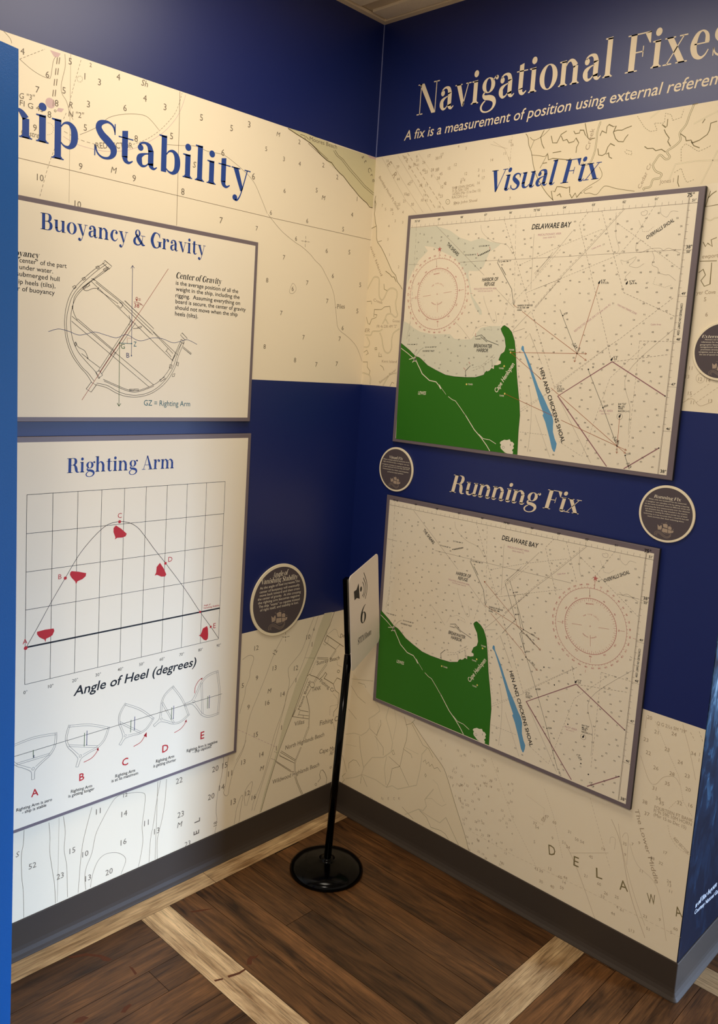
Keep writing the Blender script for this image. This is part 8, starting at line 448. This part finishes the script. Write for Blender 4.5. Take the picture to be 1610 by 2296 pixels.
["R",9,"wall_right","sounding_lettering","ink_faint2",None,[],[],[["s","","Bombay Hook Pt Shoal","",172,21632,1090,20546,87],["s","","ook Island","",-7,19468,549,18515,89],["si","","ER","",-2,16733,214,16730,119],["s","","Creek","",291,17737,699,17632,90],["s","","FR 4s 23ft 4M \"2\"","",524,16880,1385,16891,90],["s","","Kent Island","",845,15770,1488,15780,83],["s","","Simons River","",814,15077,1496,15543,83],["s","","Goose","",1187,17068,1481,17060,88],["s","","SHIP JOHN SHOAL","",3189,20979,4002,20996,78],["s","","Fl 5s 50ft 12M","",3207,20885,3785,20907,78],["s","","HORN (Mar 15 to Dec 15)","",3227,20800,4227,20828,78],["s","","RACON (---)","",3207,20712,3764,20714,78],["s","","Ship John Shoal","",3282,20543,4137,20556,78],["s","","Creek","",7597,21559,7705,22081,123],["s","","Cedar Cr","",9140,20432,9378,21018,97],["s","","Jones I","",9618,20505,9973,20509,103],["s","","ewport","",10888,18656,11266,18672,97],["s","","yer Cove","",10852,17811,11304,17824,92],["s","","Q G 2½s 5M \"19\"","",11115,7001,11878,7020,92],["s","","The Lower Middle","",10785,4544,11555,2824,123],["s","","FOURTEEN FT BANK","",11304,4788,12293,4840,88],["s","","Fl 9s 59ft 10M HORN","",11299,4690,12275,4734,89],["s","","(Mar 15 to Dec 15)","",11307,4588,12153,4593,89],["s","","RED SECTOR","",11866,4203,12265,3967,79]],[["s",-58,184,["E"],[610,22001]],["s",-55,184,["R"],[868,21635]],["s",0,88,[11,40,23,14,10,26,31,41,38,6,41,13,15,11,60,59,60,14,9,44],[2179,21201,2034,21661,2132,21596,2152,20917,2061,20771,2016,21895,1754,21987,2217,20750,1958,21225,1718,22108,1770,21838,10865,15845,10972,15446,11061,15232,8559,3186,8985,1400,8897,1687,9040,1595,8543,2705,9057,1749]],["s",0,91,[36,16,25,"E","C"],[829,20590,514,22114,1114,20721,2456,1339,2698,1441]],["s",0,80,[12,16,32,13,5,24,11,17,60],[5118,22101,5190,22002,11635,3426,11918,2956,12101,1741,11891,3046,11964,2807,11715,3756,12200,1888]],["s",0,84,[4,12,4,3,19,25,44,4,61],[3303,22198,3651,21387,3615,21207,3584,22107,10068,3083,10584,1941,10532,1435,10629,1676,10760,1656]],["s",0,85,[17,12,8,9,17,3,4,53,26,60,45],[3350,20556,3243,21686,3495,21165,3335,21004,3541,21231,1325,20160,1305,20471,10191,1756,10276,1892,10058,2057,9740,2702]],["s",0,86,[19,12,38,45,12,15,6,17,3,2,2,13,14,54,50,21],[2656,21966,2796,21094,2518,21956,2719,21480,2912,21181,3015,21606,2908,21192,2712,22041,1008,20225,887,20463,1284,18793,11485,15299,11380,15782,9439,3003,9278,3001,9648,2094]],["s",0,89,[39,29,8,36,30,42,13,63,41,47,40,12],[1647,21859,1463,21800,1339,22054,1249,22130,1681,20677,1476,21311,1563,21368,8198,3102,8222,3170,8298,3253,8687,1289,8566,1774]],["s",0,83,[11,16,3,4,17,35,13,9,5],[4273,21401,4133,21078,4101,21437,4118,21278,4295,21199,10636,3503,11117,1237,10680,3212,11024,1212]],["s",0,87,[14,17,10,33,28,9,23,28,6,4,5,7,3,1,11,12,51,31,24],[2743,20518,2207,22062,2588,21632,2545,21609,2629,21366,2363,21451,2793,20824,2376,21633,2704,20885,750,20084,564,20620,414,20748,751,19673,868,19191,10925,16055,11184,15801,8896,2735,9038,3118,9041,2666]],["s",0,81,[11,11,7,9,9,38],[4964,21796,5139,21646,5268,20542,11779,1922,11017,3704,11407,3454]],["s",0,90,[39,21,44,40,10,"K",5,43,37,39,30,54],[964,21881,1334,20808,1019,21499,1465,20987,1356,21019,2918,1533,7994,2338,8135,1570,7953,2891,8297,1569,8328,1266,8032,2804]],["s",0,82,[14,7,23,51,11],[4540,21668,10845,3585,11392,1810,11502,1516,11157,2975]],["s",0,96,[5,6,34,23],[11075,17699,11152,17341,12106,6586,12019,5968]],["s",0,93,["U"],[1716,1028]],["s",0,92,["N"],[2191,1228]],["s",0,71,[23,13,7,13,2,15,2,1,1],[4931,3080,4471,3530,5011,2847,4859,3078,4953,3309,4422,4102,4597,4021,5004,2823,5128,2550]],["s",0,70,[8,3,2,26,5,10,14,24,25,23,7,10,12,5,12,18,12,18,22,18,13,27,16,17,6,10,1,8,17,28],[5899,1318,5450,2868,5083,3464,5801,1076,5549,2431,5422,2421,5593,2008,5687,1441,5619,2453,5307,3274,5152,2938,5088,4032,5301,2512,4992,3389,5537,1809,5246,2940,5683,2250,5295,2547,5537,3058,5784,1745,5507,1924,5345,2987,5772,1266,5217,3901,5501,2565,5432,2300,5435,3083,5339,2462,5066,3295,5305,2990]],["s",0,67,[12,5,15,12,18,13,24,12,21,9,16,26,8,23,4,9,3,2],[7039,3443,6547,4018,7209,2772,6646,3380,6557,3939,7264,1748,7114,3204,6524,3664,7024,2482,7107,1682,7027,3129,7125,2632,6965,3679,6835,2805,7244,2248,7052,2362,6886,2567,6933,2680]],["s",0,69,[15,15,8,9,10,8,28,8,27,23,6,7,23,12,27,5,12,11,18,28,4,19,19,22,5,5,19,4,16,9,26,20,28],[5920,3132,5714,3755,6006,3253,5872,2425,6285,2492,6476,1659,6423,1080,6140,1861,6452,1813,5771,2648,6065,1539,5757,2858,6233,1749,5367,3984,6060,2126,6159,2177,5638,3765,5824,2943,5993,2803,5960,2057,5955,3107,5852,3812,6465,1833,6156,1175,6112,1496,5541,4158,6316,1158,6459,1432,5825,3228,5325,3972,6007,1830,6216,2122,6104,1511]],["s",0,68,[19,1,28,6,14,21,27,1,17,17,6,14,1,13,11,19,11,19,22,21,8,15,8,22,18,23],[6381,3367,6584,1758,6741,1312,7000,1199,6209,3408,6499,2652,6066,4100,6323,2475,6020,3903,6802,2464,6949,1219,6915,1814,6388,3362,7090,1554,6765,2025,6036,3576,6142,3609,6209,3318,6101,4079,6939,1120,6331,3034,6375,3563,6747,1710,7027,1203,6130,3381,6345,3537]],["s",0,66,[2,19],[7132,3563,7090,3743]],["s",0,99,[20,21,26,31,34,35],[10910,7119,11127,6804,11221,5864,11244,5317,11372,5091,11471,5010]],["s",0,97,[24,24,20,32,16],[11576,6911,11810,6247,12082,5632,11918,5200,12188,5250]],["s",0,98,[23,28,35],[11446,6453,11644,5873,11555,5573]],["s",0,100,[23,22,38,37],[10881,6508,10981,6185,11041,4854,11130,4565]]]],
["R",12,"wall_right","heading_lettering","cream_vinyl","large cream heading lettering reading Navigational Fixes",[],[],[["P","","Navigational Fixe","s",1589,23322,10474,23297,897]],[]],
["R",12,"wall_right","subheading_lettering","cream_vinyl","cream italic lettering on the fix as a measurement of position",[],[],[["smi","","A fix is a measurement of position using external referen","ces",1143,22643,10772,22643,288]],[]],
["R",12,"wall_right","heading_lettering","cream_vinyl","cream italic heading lettering reading Running Fix",[],[],[["PI","","Running Fix","",3974,11977,8406,12007,547]],[]],
["R",12,"wall_right","subheading_lettering","navy_print","navy blue italic lettering reading Visual Fix",[],[],[["PI","","Visual Fix","",4587,20771,8009,20797,591]],[]],
["LB",9,"bA","label_heading_text","cream_print",None,[],[],[["PI","","Angle of","",-3535,8902,-2874,8913,165],["PI","","Vanishing Stability","",-3982,8744,-2445,8711,163]],[]],
["LB",9,"bA","caption_text","cream_print",None,[],[],[["s","","As the angle of heel increases, the","",-4030,8593,-2374,8606,82],["s","","center of buoyancy will eventually","",-4031,8470,-2365,8472,82],["s","","move back toward and then cross","",-4024,8357,-2356,8353,82],["s","","the center of gravity.  At this crossing","",-4097,8249,-2298,8230,82],["s","","the righting arm becomes negative","",-4076,8129,-2338,8118,82],["s","","The ship \"wants\" to capsize instead","",-4046,8004,-2329,7995,82],["s","","of right itself, and stability is lost.","",-3981,7887,-2370,7887,82]],[]],
["LB",8,"bA","ship_logo","emblem_tan",None,[[8,0,1,0,[-3581,7205,-3602,7285,-3563,7355,-3465,7394,-3357,7373,-3242,7300,-3131,7240,-3027,7250,-2954,7314,-2937,7381]],[8,0,1,0,[-3551,7214,-3539,7297,-3471,7355,-3373,7335,-3260,7264,-3137,7201,-3013,7219,-2932,7298,-2917,7384]],[8,0,1,0,[-3489,7205,-3510,7274,-3455,7316,-3379,7298,-3278,7234,-3132,7167,-3000,7192,-2917,7290]],[8,0,1,0,[-3410,7471,-3297,7408,-3163,7339,-3038,7352,-2959,7387]]],[[0,[-3507,7663,-3420,7591,-3349,7670,-3315,7592,-3326,7482,-3471,7450]],[0,[-3290,7712,-3168,7744,-3093,7715,-3084,7568,-3255,7591]],[0,[-3063,7654,-2971,7670,-2919,7618,-2919,7523,-3061,7550]],[0,[-3286,7552,-3080,7534,-3068,7384,-3253,7390,-3300,7429]],[0,[-3059,7531,-2916,7502,-2875,7419,-2959,7394,-3043,7389]],[0,[-2908,7516,-2820,7511,-2837,7434,-2872,7419]],[0,[-3355,7731,-3315,7749,-3332,7715]],[0,[-3184,7793,-3135,7791,-3158,7767]],[0,[-2998,7728,-2958,7730,-2975,7705]],[0,[-2867,7579,-2832,7576,-2854,7550]]],[],[]],
["RB",9,"bV","label_heading_text","cream_print",None,[],[],[["PI","","Visual Fix","",1500,12713,2080,12719,88]],[]],
["RB",9,"bV","caption_text","cream_print",None,[],[],[["s","","When multiple physical landmarks are in","",1247,12648,2349,12656,38],["s","","sight simultaneously, a navigator can use","",1245,12579,2342,12573,38],["s","","a magnetic compass to measure the bearing","",1200,12487,2387,12484,38],["s","","of each landmark from the ship, plot each","",1237,12414,2355,12432,38],["s","","measurement on a chart, and triangulate","",1244,12343,2342,12336,38],["s","","to find the ship's position.","",1458,12256,2145,12264,38]],[]],
["RB",8,"bV","ship_logo","emblem_tan",None,[[5,0,1,0,[1564,11809,1551,11859,1575,11902,1636,11926,1703,11913,1774,11868,1843,11831,1907,11837,1952,11877,1963,11918]],[5,0,1,0,[1583,11815,1590,11866,1632,11902,1693,11890,1763,11846,1839,11807,1916,11818,1966,11867,1975,11920]],[5,0,1,0,[1621,11809,1608,11852,1642,11878,1689,11867,1752,11827,1842,11786,1924,11801,1975,11862]],[5,0,1,0,[1670,11974,1740,11935,1823,11892,1900,11900,1949,11922]]],[[0,[1610,12093,1664,12048,1708,12097,1729,12049,1722,11981,1632,11961]],[0,[1744,12123,1820,12143,1866,12125,1872,12034,1766,12048]],[0,[1885,12087,1942,12097,1974,12065,1974,12006,1886,12023]],[0,[1747,12024,1874,12013,1882,11920,1767,11924,1738,11948]],[0,[1887,12011,1976,11993,2001,11942,1949,11926,1897,11923]],[0,[1981,12002,2035,11999,2025,11951,2003,11942]],[0,[1704,12135,1729,12146,1718,12125]],[0,[1810,12173,1840,12172,1826,12157]],[0,[1925,12133,1950,12134,1939,12119]],[0,[2006,12041,2028,12039,2014,12023]]],[],[]],
["RB",9,"bR","label_heading_text","cream_print",None,[],[],[["PI","","Running Fix","",10390,12785,11090,12791,79]],[]],
["RB",9,"bR","caption_text","cream_print",None,[],[],[["s","","When only one landmark can be measured,","",10264,12726,11233,12730,32],["s","","a navigator can calculate a fix by taking a bearing","",10199,12659,11303,12666,32],["s","","on the same landmark twice at different times and","",10179,12596,11320,12607,32],["s","","advancing the first measurement over the distance","",10173,12530,11330,12545,32],["s","","and direction that the ship traveled in the interim.","",10200,12469,11288,12480,32],["s","","Because a running fix makes partial use of dead","",10220,12411,11283,12416,32],["s","","reckoning, it is less accurate than a visual fix but still","",10174,12345,11321,12354,32],["s","","more accurate than dead reckoning alone.","",10282,12284,11220,12288,32]],[]],
["RB",8,"bR","ship_logo","emblem_tan",None,[[5,0,1,0,[10519,11844,10506,11894,10530,11937,10591,11961,10658,11948,10729,11903,10798,11866,10862,11872,10907,11912,10918,11953]],[5,0,1,0,[10538,11850,10545,11901,10587,11937,10648,11925,10718,11881,10794,11842,10871,11853,10921,11902,10930,11955]],[5,0,1,0,[10576,11844,10563,11887,10597,11913,10644,11902,10707,11862,10797,11821,10879,11836,10930,11897]],[5,0,1,0,[10625,12009,10695,11970,10778,11927,10855,11935,10904,11957]]],[[0,[10565,12128,10619,12083,10663,12132,10684,12084,10677,12016,10587,11996]],[0,[10699,12158,10775,12178,10821,12160,10827,12069,10721,12083]],[0,[10840,12122,10897,12132,10929,12100,10929,12041,10841,12058]],[0,[10702,12059,10829,12048,10837,11955,10722,11959,10693,11983]],[0,[10842,12046,10931,12028,10956,11977,10904,11961,10852,11958]],[0,[10936,12037,10990,12034,10980,11986,10958,11977]],[0,[10659,12170,10684,12181,10673,12160]],[0,[10765,12208,10795,12207,10781,12192]],[0,[10880,12168,10905,12169,10894,12154]],[0,[10961,12076,10983,12074,10969,12058]]],[],[]],
["RB",9,"bE","label_heading_text","cream_print",None,[],[],[["PI","","Extern","al References",11118,16781,11503,16782,70]],[]],
["RB",9,"bE","caption_text","cream_print",None,[],[],[["s","","Mariners use e","xternal",11209,16725,11509,16731,35],["s","","references for na","vigation like",11125,16667,11517,16671,35],["s","","geographic featu","res, charted",11103,16604,11524,16610,35],["s","","navigational aids","and other",11115,16546,11530,16555,35],["s","","prominent structu","res for visual",11134,16488,11538,16495,35],["s","","navigation such as b","earings with",11093,16429,11545,16436,35],["s","","the use of special to","ols.",11112,16370,11552,16376,35]],[]],
["RB",8,"bE","ship_logo","emblem_tan",None,[[5,0,1,0,[11396,15909,11383,15959,11407,16002,11468,16026,11535,16013,11606,15968,11675,15931,11739,15937,11784,15977,11795,16018]],[5,0,1,0,[11415,15915,11422,15966,11464,16002,11525,15990,11595,15946,11671,15907,11748,15918,11798,15967,11807,16020]],[5,0,1,0,[11453,15909,11440,15952,11474,15978,11521,15967,11584,15927,11674,15886,11756,15901,11807,15962]],[5,0,1,0,[11502,16074,11572,16035,11655,15992,11732,16000,11781,16022]]],[[0,[11442,16193,11496,16148,11540,16197,11561,16149,11554,16081,11464,16061]],[0,[11576,16223,11652,16243,11698,16225,11704,16134,11598,16148]],[0,[11717,16187,11774,16197,11806,16165,11806,16106,11718,16123]],[0,[11579,16124,11706,16113,11714,16020,11599,16024,11570,16048]],[0,[11719,16111,11808,16093,11833,16042,11781,16026,11729,16023]],[0,[11813,16102,11867,16099,11857,16051,11835,16042]],[0,[11536,16235,11561,16246,11550,16225]],[0,[11642,16273,11672,16272,11658,16257]],[0,[11757,16233,11782,16234,11771,16219]],[0,[11838,16141,11860,16139,11846,16123]]],[],[]],
["E",9,"wall_end","credit_lettering","white_print",None,[],[],[["PI","","Ludolf Backhuysen","",822,2166,2311,2132,155],["s","","Courtesy National Gal","lery of Art",819,1975,2494,1848,133]],[]],
["S",6,"plate","speaker_logo","ink_black",None,[[34,0,1,0,[1075,2492,1187,2293,1152,2126,1014,2049]],[34,0,1,0,[1134,2604,1321,2319,1289,2114,1116,1977]],[34,0,1,0,[1190,2749,1426,2355,1419,2086,1259,1882]]],[[0,[324,2441,536,2423,739,2563,787,2048,555,2160,362,2151]],[0,[998,2315,990,2349,967,2377,935,2393,900,2393,868,2377,846,2349,838,2315,846,2280,868,2252,900,2237,935,2237,967,2252,990,2280]]],[],[]],
["S",6,"plate","number_lettering","ink_black",None,[],[],[["P","","6","",791,1222,1260,1134,556]],[]],
["S",6,"plate","room_name_lettering","ink_black",None,[],[],[["PI","","STEM Room","",531,662,1707,533,194]],[]],
]
# ------------------------------------------------------------------ structure
CEIL=2.6306; Z1,Z2,Z3=.7287,1.501,2.2272; XE=1.2345; YB=-3.6
def wall(name,a0,a1,fr,back):
    m=MB(); zs=[0,Z1,Z2,Z3,CEIL]; ms=[0,1,0,1]
    for i in range(4): m.add([fr(a0,zs[i],0),fr(a1,zs[i],0),fr(a1,zs[i+1],0),fr(a0,zs[i+1],0)],[(0,1,2,3)],ms[i])
    for i in range(4):
        z,y=zs[i],zs[i+1]; m.add([fr(a0,z,-back),fr(a1,z,-back),fr(a1,y,-back),fr(a0,y,-back)],[(3,2,1,0)],ms[i])
        for a in (a0,a1): m.add([fr(a,z,0),fr(a,z,-back),fr(a,y,-back),fr(a,y,0)],[(0,1,2,3)],ms[i])
    for z in (0,CEIL): m.add([fr(a0,z,0),fr(a1,z,0),fr(a1,z,-back),fr(a0,z,-back)],[(0,1,2,3)],0)
    return m.build(name,['paper_cream','vinyl_blue'],kind='structure')
PAR={}
PAR['wall_left']=wall('wall_left',YB,.1,FL,.1)
PAR['wall_right']=wall('wall_right',0,XE-.002,FR,.1)
m=MB(); m.box((XE-.002,.0,0),(XE,2.6,CEIL)); PAR['wall_end']=m.build('wall_end',['sea_print'],kind='structure')
m=MB(); m.box((-.1,YB,CEIL+.008),(5,2.6,CEIL+.06),0)
for x0,x1 in ((.03,1.2),(1.23,2.4),(2.43,3.6)):
    m.box((x0,-.088,CEIL),(x1,-.026,CEIL+.01),1)
    for y in (-.72,-1.33,-1.94,-2.55,-3.16): m.box((x0,y,CEIL),(x1,y+.58 if y>-.8 else y+.59,CEIL+.01),1)
m.build('ceiling',['ceiling_recess','ceiling_tile'],kind='structure')
m=MB(); m.box((0,YB,CEIL-.002),(.02,.0,CEIL+.006)); m.build('trim_1',['ceiling_grid'],kind='structure')
m=MB(); m.box((.02,-.02,CEIL-.002),(XE,0,CEIL+.006)); m.build('trim_2',['ceiling_grid'],kind='structure')
m=MB(); m.box((0,-.0022,Z3),(.0022,0,CEIL-.002)); m.build('trim_3',['corner_bead'],kind='structure')
m=MB(); m.box((0,-.0016,Z1),(.0016,0,Z2)); m.build('trim_4',['vinyl_blue'],kind='structure')
# cove base
PROF=[(.0005,.1022),(.0025,.1018),(.0034,.1005),(.0036,.03),(.0048,.02),(.0085,.010),(.013,.0045),(.0145,.0022),(.0145,0),(.0005,0)]
m=MB(); n=len(PROF)
v=[(d,y,z) for y in (YB,-.0) for d,z in PROF]; m.add(v,[(i,i+1,n+i+1,n+i) for i in range(n-1)]); m.build('baseboard_left',['cove_rubber'],kind='structure',smooth=False)
path=[lambda d:(.0,-d),lambda d:(XE,-d)]+[(lambda d,t=t:(XE+d*math.sin(t),-d*math.cos(t))) for t in [i*math.pi/16 for i in range(1,8)]]+[lambda d:(XE+d,.0),lambda d:(XE+d,2.5)]
m=MB(); v=[]
for p in path:
    for d,z in PROF:
        k=d+(.004 if False else 0); x,y=p(k); v.append((x,y,z))
m.add(v,[(k*n+i,(k+1)*n+i,(k+1)*n+i+1,k*n+i+1) for k in range(len(path)-1) for i in range(n-1)]); m.build('baseboard_right',['cove_rubber'],kind='structure')
# floor boards
rnd=random.Random(11)
fv=[];ff=[];fm=[];fc=[]
def board(x0,x1,y0,y1,mt,z=0,g=.0006):
    b=len(fv); fv.extend([(x0+g,y0+g,z),(x1-g,y0+g,z),(x1-g,y1-g,z),(x0+g,y1-g,z)]); ff.append((b,b+1,b+2,b+3)); fm.append(mt); fc.append((rnd.random(),rnd.random(),rnd.random(),1))
def run(x0,x1,y0,y1,axis,mt,width,ln=.92,start=0):
    if axis=='x':
        y=y1+start
        while y>y0+.002:
            ya=max(y0,y-width); yb=min(y,y1); x=x0-rnd.random()*ln
            while x<x1:
                a=max(x,x0);b=min(x+ln,x1)
                if b-a>.01: board(a,b,ya,yb,mt)
                x+=ln
            y-=width
    else:
        x=x0-start
        while x<x1-.002:
            xa=max(x0,x);xb=min(x+width,x1); y=y0-rnd.random()*ln
            while y<y1:
                a=max(y,y0);b=min(y+ln,y1)
                if b-a>.01: board(xa,xb,a,b,mt)
                y+=ln
            x+=width
board(-.1,5,YB,2.6,4,-.002)
for a,b in ((-.582,.05),(-1.802,-.582),(-3.02,-1.802)): board(-.0,.0802,a,b,3)
S0,S1,T0,T1=-.8395,-.7455,.9,.9925
board(.0802,1.35,S0,S1,2);board(1.35,2.6,S0,S1,2)
board(T0,T1,S1,.02,3)
run(.0802,T0,S1,.0,'x',0,.1017,1.22,.056)
run(.0802,3.0,YB,S0,'y',1,.092)
run(T1,3.0,S1,.098,'y',1,.092,1.22)
board(XE-.0,2.6,.098,.19,2); run(XE,3.0,.19,2.5,'x',0,.1017)
def stain(P): 
    b=len(fv); fv.extend([(x,y,.0003) for x,y in P])
    from mathutils.geometry import tessellate_polygon
    for t in tessellate_polygon([[Vector((x,y,0)) for x,y in P]]): ff.append(tuple(b+i for i in t)); fm.append(5); fc.append((0,0,.5,1))
for P in STAINS: stain(P)
fl=obj('floor',fv,ff,['oak_dark_x','oak_dark_y','oak_pale_x','oak_pale_y','floor_gap','floor_stain'],fm=fm,kind='structure')
ca=fl.data.color_attributes.new('plank','FLOAT_COLOR','CORNER')
for p in fl.data.polygons:
    for li in p.loop_indices: ca.data[li].color=fc[p.index]
# ------------------------------------------------------------------ wall-mounted panels
def panel(key,fr,a0,a1,b0,b1,ins,label,cat,group):
    e=empty('display_panel',fr((a0+a1)/2,b0,0),label,cat,group); PAR[key]=e
    t=PT; m=MB(); c=.0012
    def ringpts(a0,a1,b0,b1,o): return [fr(a0,b0,o),fr(a1,b0,o),fr(a1,b1,o),fr(a0,b1,o)]
    A=ringpts(a0,a1,b0,b1,.0014);B=ringpts(a0,a1,b0,b1,t-c);Cc=ringpts(a0+c,a1-c,b0+c,b1-c,t)
    v=A+B+Cc
    m.add(v,[(0,1,5,4),(1,2,6,5),(2,3,7,6),(3,0,4,7),(3,2,1,0)],1); m.add(v,[(4,5,9,8),(5,6,10,9),(6,7,11,10),(7,4,8,11),(8,9,10,11)],0)
    m.build('backing_board',['panel_edge','panel_core'],e)
    i0,i1,j0,j1=ins; q=ringpts(i0,i1,j0,j1,t-.0005)+ringpts(i0,i1,j0,j1,t+.0004)
    m=MB(); m.add(q,[(0,1,5,4),(1,2,6,5),(2,3,7,6),(3,0,4,7),(4,5,6,7)]); PAR[key+'_sheet']=m.build('printed_sheet',['panel_sheet'],e)
    return e
def badge(key,fr,c,R,label):
    e=empty('round_label',fr(c[0],c[1]-R,0),label,'sign','round information labels on the walls'); PAR[key]=e
    def disc(r,o0,o1,bev=.0008,n=72):
        m=MB(); v=[]
        for rr,o in ((r,o0),(r,o1-bev),(r-bev,o1)):
            v+=[fr(c[0]+rr*math.cos(2*math.pi*i/n),c[1]+rr*math.sin(2*math.pi*i/n),o) for i in range(n)]
        m.add(v,[(k*n+i,k*n+(i+1)%n,(k+1)*n+(i+1)%n,(k+1)*n+i) for k in range(2) for i in range(n)]); m.add(v[2*n:],[tuple(range(n))]); m.add(v[:n],[tuple(range(n))[::-1]]); return m
    disc(R,.0014,.005).build('rim',['badge_rim'],e); disc(R*.918,.0045,.0054,.0003).build('face',['badge_face'],e)
PT=.012
panel('A',FL,-1.3100,-0.4779,1.3790,1.8891,(-1.2980,-0.4888,1.3903,1.8780),'grey edged panel titled Buoyancy and Gravity with a tilted hull drawing, above the graph panel','display panel','framed display panels mounted on the walls')
panel('B',FL,-1.3100,-0.4707,0.3528,1.3438,(-1.2980,-0.4825,0.3622,1.3309),'grey edged panel titled Righting Arm with a graph and small red hulls','display panel','framed display panels mounted on the walls')
panel('C',FR,0.1631,1.0827,1.3280,2.0321,(0.1762,1.0677,1.3392,2.0203),'upper nautical chart panel under the dark blue Visual Fix heading','display panel','framed display panels mounted on the walls')
panel('D',FR,0.1560,1.0719,0.4528,1.1530,(0.1699,1.0591,0.4645,1.1386),'lower nautical chart panel under the cream Running Fix heading','display panel','framed display panels mounted on the walls')
badge('bA',FL,(-0.32, 0.8135),0.1163,'large round brown label Angle of Vanishing Stability beside the Righting Arm panel')
badge('bV',FR,(0.18, 1.2385),0.0716,'small round brown label headed Visual Fix, near the room corner between the charts')
badge('bR',FR,(1.0755, 1.242),0.0718,'small round brown label headed Running Fix, between the charts on blue wall')
badge('bE',FR,(1.1632, 1.6485),0.07,'round brown label beside the upper chart, cut off by the photo edge')
# ------------------------------------------------------------------ sign stand
SB=Vector((.253,-.288,0)); P0,DV,UP,NN=[Vector(v) for v in SIGN[:4]]; SW,SH=SIGN[4][:2]
e=empty('sign_stand',SB,'black pole sign stand with round base and number 6 plate, in the corner','sign stand'); PAR['stand']=e
m=MB(); m.lathe([(.108,0),(.1135,.002),(.1145,.006),(.1135,.013),(.108,.020),(.098,.026),(.08,.0315),(.055,.0355),(.03,.038),(.02,.040),(.0195,.044),(.013,.046)],SB,96); m.build('base',['stand_black'],e,smooth=True)
TOPZ=P0.z+.26; LEAN=((P0.x+.004-SB.x)/TOPZ*.9,(P0.y-.004-SB.y)/TOPZ*.9)
LEAN=(.026,.024)
m=MB(); m.lathe([(.0115,.03),(.0115,.70)],SB,32,ax=LEAN); m.build('pole',['stand_black'],e,smooth=True)
# black channel that grips the plate's near edge
def pl(u,v,o): return P0+DV*u+UP*v+NN*o
def plbox(m,u0,u1,v0,v1,o0,o1,mt=0):
    v=[pl(u,w_,o) for o in (o0,o1) for u,w_ in ((u0,v0),(u1,v0),(u1,v1),(u0,v1))]; return m.add(v,[(3,2,1,0),(4,5,6,7),(0,1,5,4),(1,2,6,5),(2,3,7,6),(3,0,4,7)],mt)
m=MB(); plbox(m,-.012,.012,.062,SH-.004,-.016,-.0026); m.build('bracket',['stand_black'],e)
r=.016; oc=[]
for cx,cy,a0 in ((SW-r,SH-r,0),(r,SH-r,90),(r,r,180),(SW-r,r,270)):
    oc+=[(cx+r*math.cos(math.radians(a0+i*15)),cy+r*math.sin(math.radians(a0+i*15))) for i in range(7)]
n=len(oc); m=MB(); v=[pl(u,w_,-.0025) for u,w_ in oc]+[pl(u,w_,0) for u,w_ in oc]
m.add(v,[(i,(i+1)%n,n+(i+1)%n,n+i) for i in range(n)]+[tuple(range(n,2*n))],0); m.add(v[:n],[tuple(range(n))[::-1]],1); PAR['plate']=m.build('sign_plate',['sign_plate','sign_back'],e,label='pale plate with speaker symbol, number 6 and STEM Room')
# ------------------------------------------------------------------ blue partition at the left
PE={'top': [0.44999999999999996, -1.375534239800127], 'edge': [0.44999999999999996, -1.375534239800127, 0], 'dir': [-0.27086083558974816, 0.9626185162065103, 0.0], 'ztop': 2.0485555963844475, 'bow': 0.006}
e=empty('partition_panel',(PE['top'][0],PE['top'][1],0),'blue painted upright partition standing in front of the Ship Stability wall','partition')
D=Vector(PE['dir']); Nn=Vector((D.y,-D.x,0)); m=MB(); zs=[0]+[PE['ztop']*i/12 for i in range(1,13)]
bow=lambda z:PE['bow']*math.sin(math.pi*min(1,max(0,z/PE['ztop'])))
E0=Vector(PE['edge'])
for i in range(12):
    a,b=zs[i],zs[i+1]; p=[]
    for z in (a,b):
        q=E0+D*bow(z); q.z=z; s_=q-D*1.0; p+=[q,s_,q-Nn*.03,s_-Nn*.03]
    m.add(p,[(1,0,4,5),(0,2,6,4),(2,3,7,6),(3,1,5,7)])
q0=E0+D*bow(zs[-1]);q0.z=zs[-1]; m.add([q0,q0-D*1.0,q0-D*1.0-Nn*.03,q0-Nn*.03],[(0,1,2,3)])
q0=E0.copy();q0.z=0; m.add([q0,q0-D*1.0,q0-D*1.0-Nn*.03,q0-Nn*.03],[(3,2,1,0)])
m.build('panel_body',['partition_blue'],e)
# ------------------------------------------------------------------ printed matter
OFF={'L':(FL,0),'R':(FR,0),'LP':(FL,PT+.0004),'RP':(FR,PT+.0004),'LB':(FL,.0054),'RB':(FR,.0054),'E':(FL,XE),'S':(pl,0)}
for surf,off,par,name,mt,lab,L,F,T,N in PRINT:
    for st,ro,h,words,at in N:
        T=T+[[st,'',str(s),'',at[2*i],at[2*i+1],None,ro,h] for i,s in enumerate(words)]
    fr,o=OFF[surf]; v,f=layer2d(L,F,T)
    if not f: continue
    p=PAR.get(par+'_sheet') or PAR[par]
    obj(name,[fr(a,b,o+off*.00003) for a,b in v],f,[mt],p,label=lab)
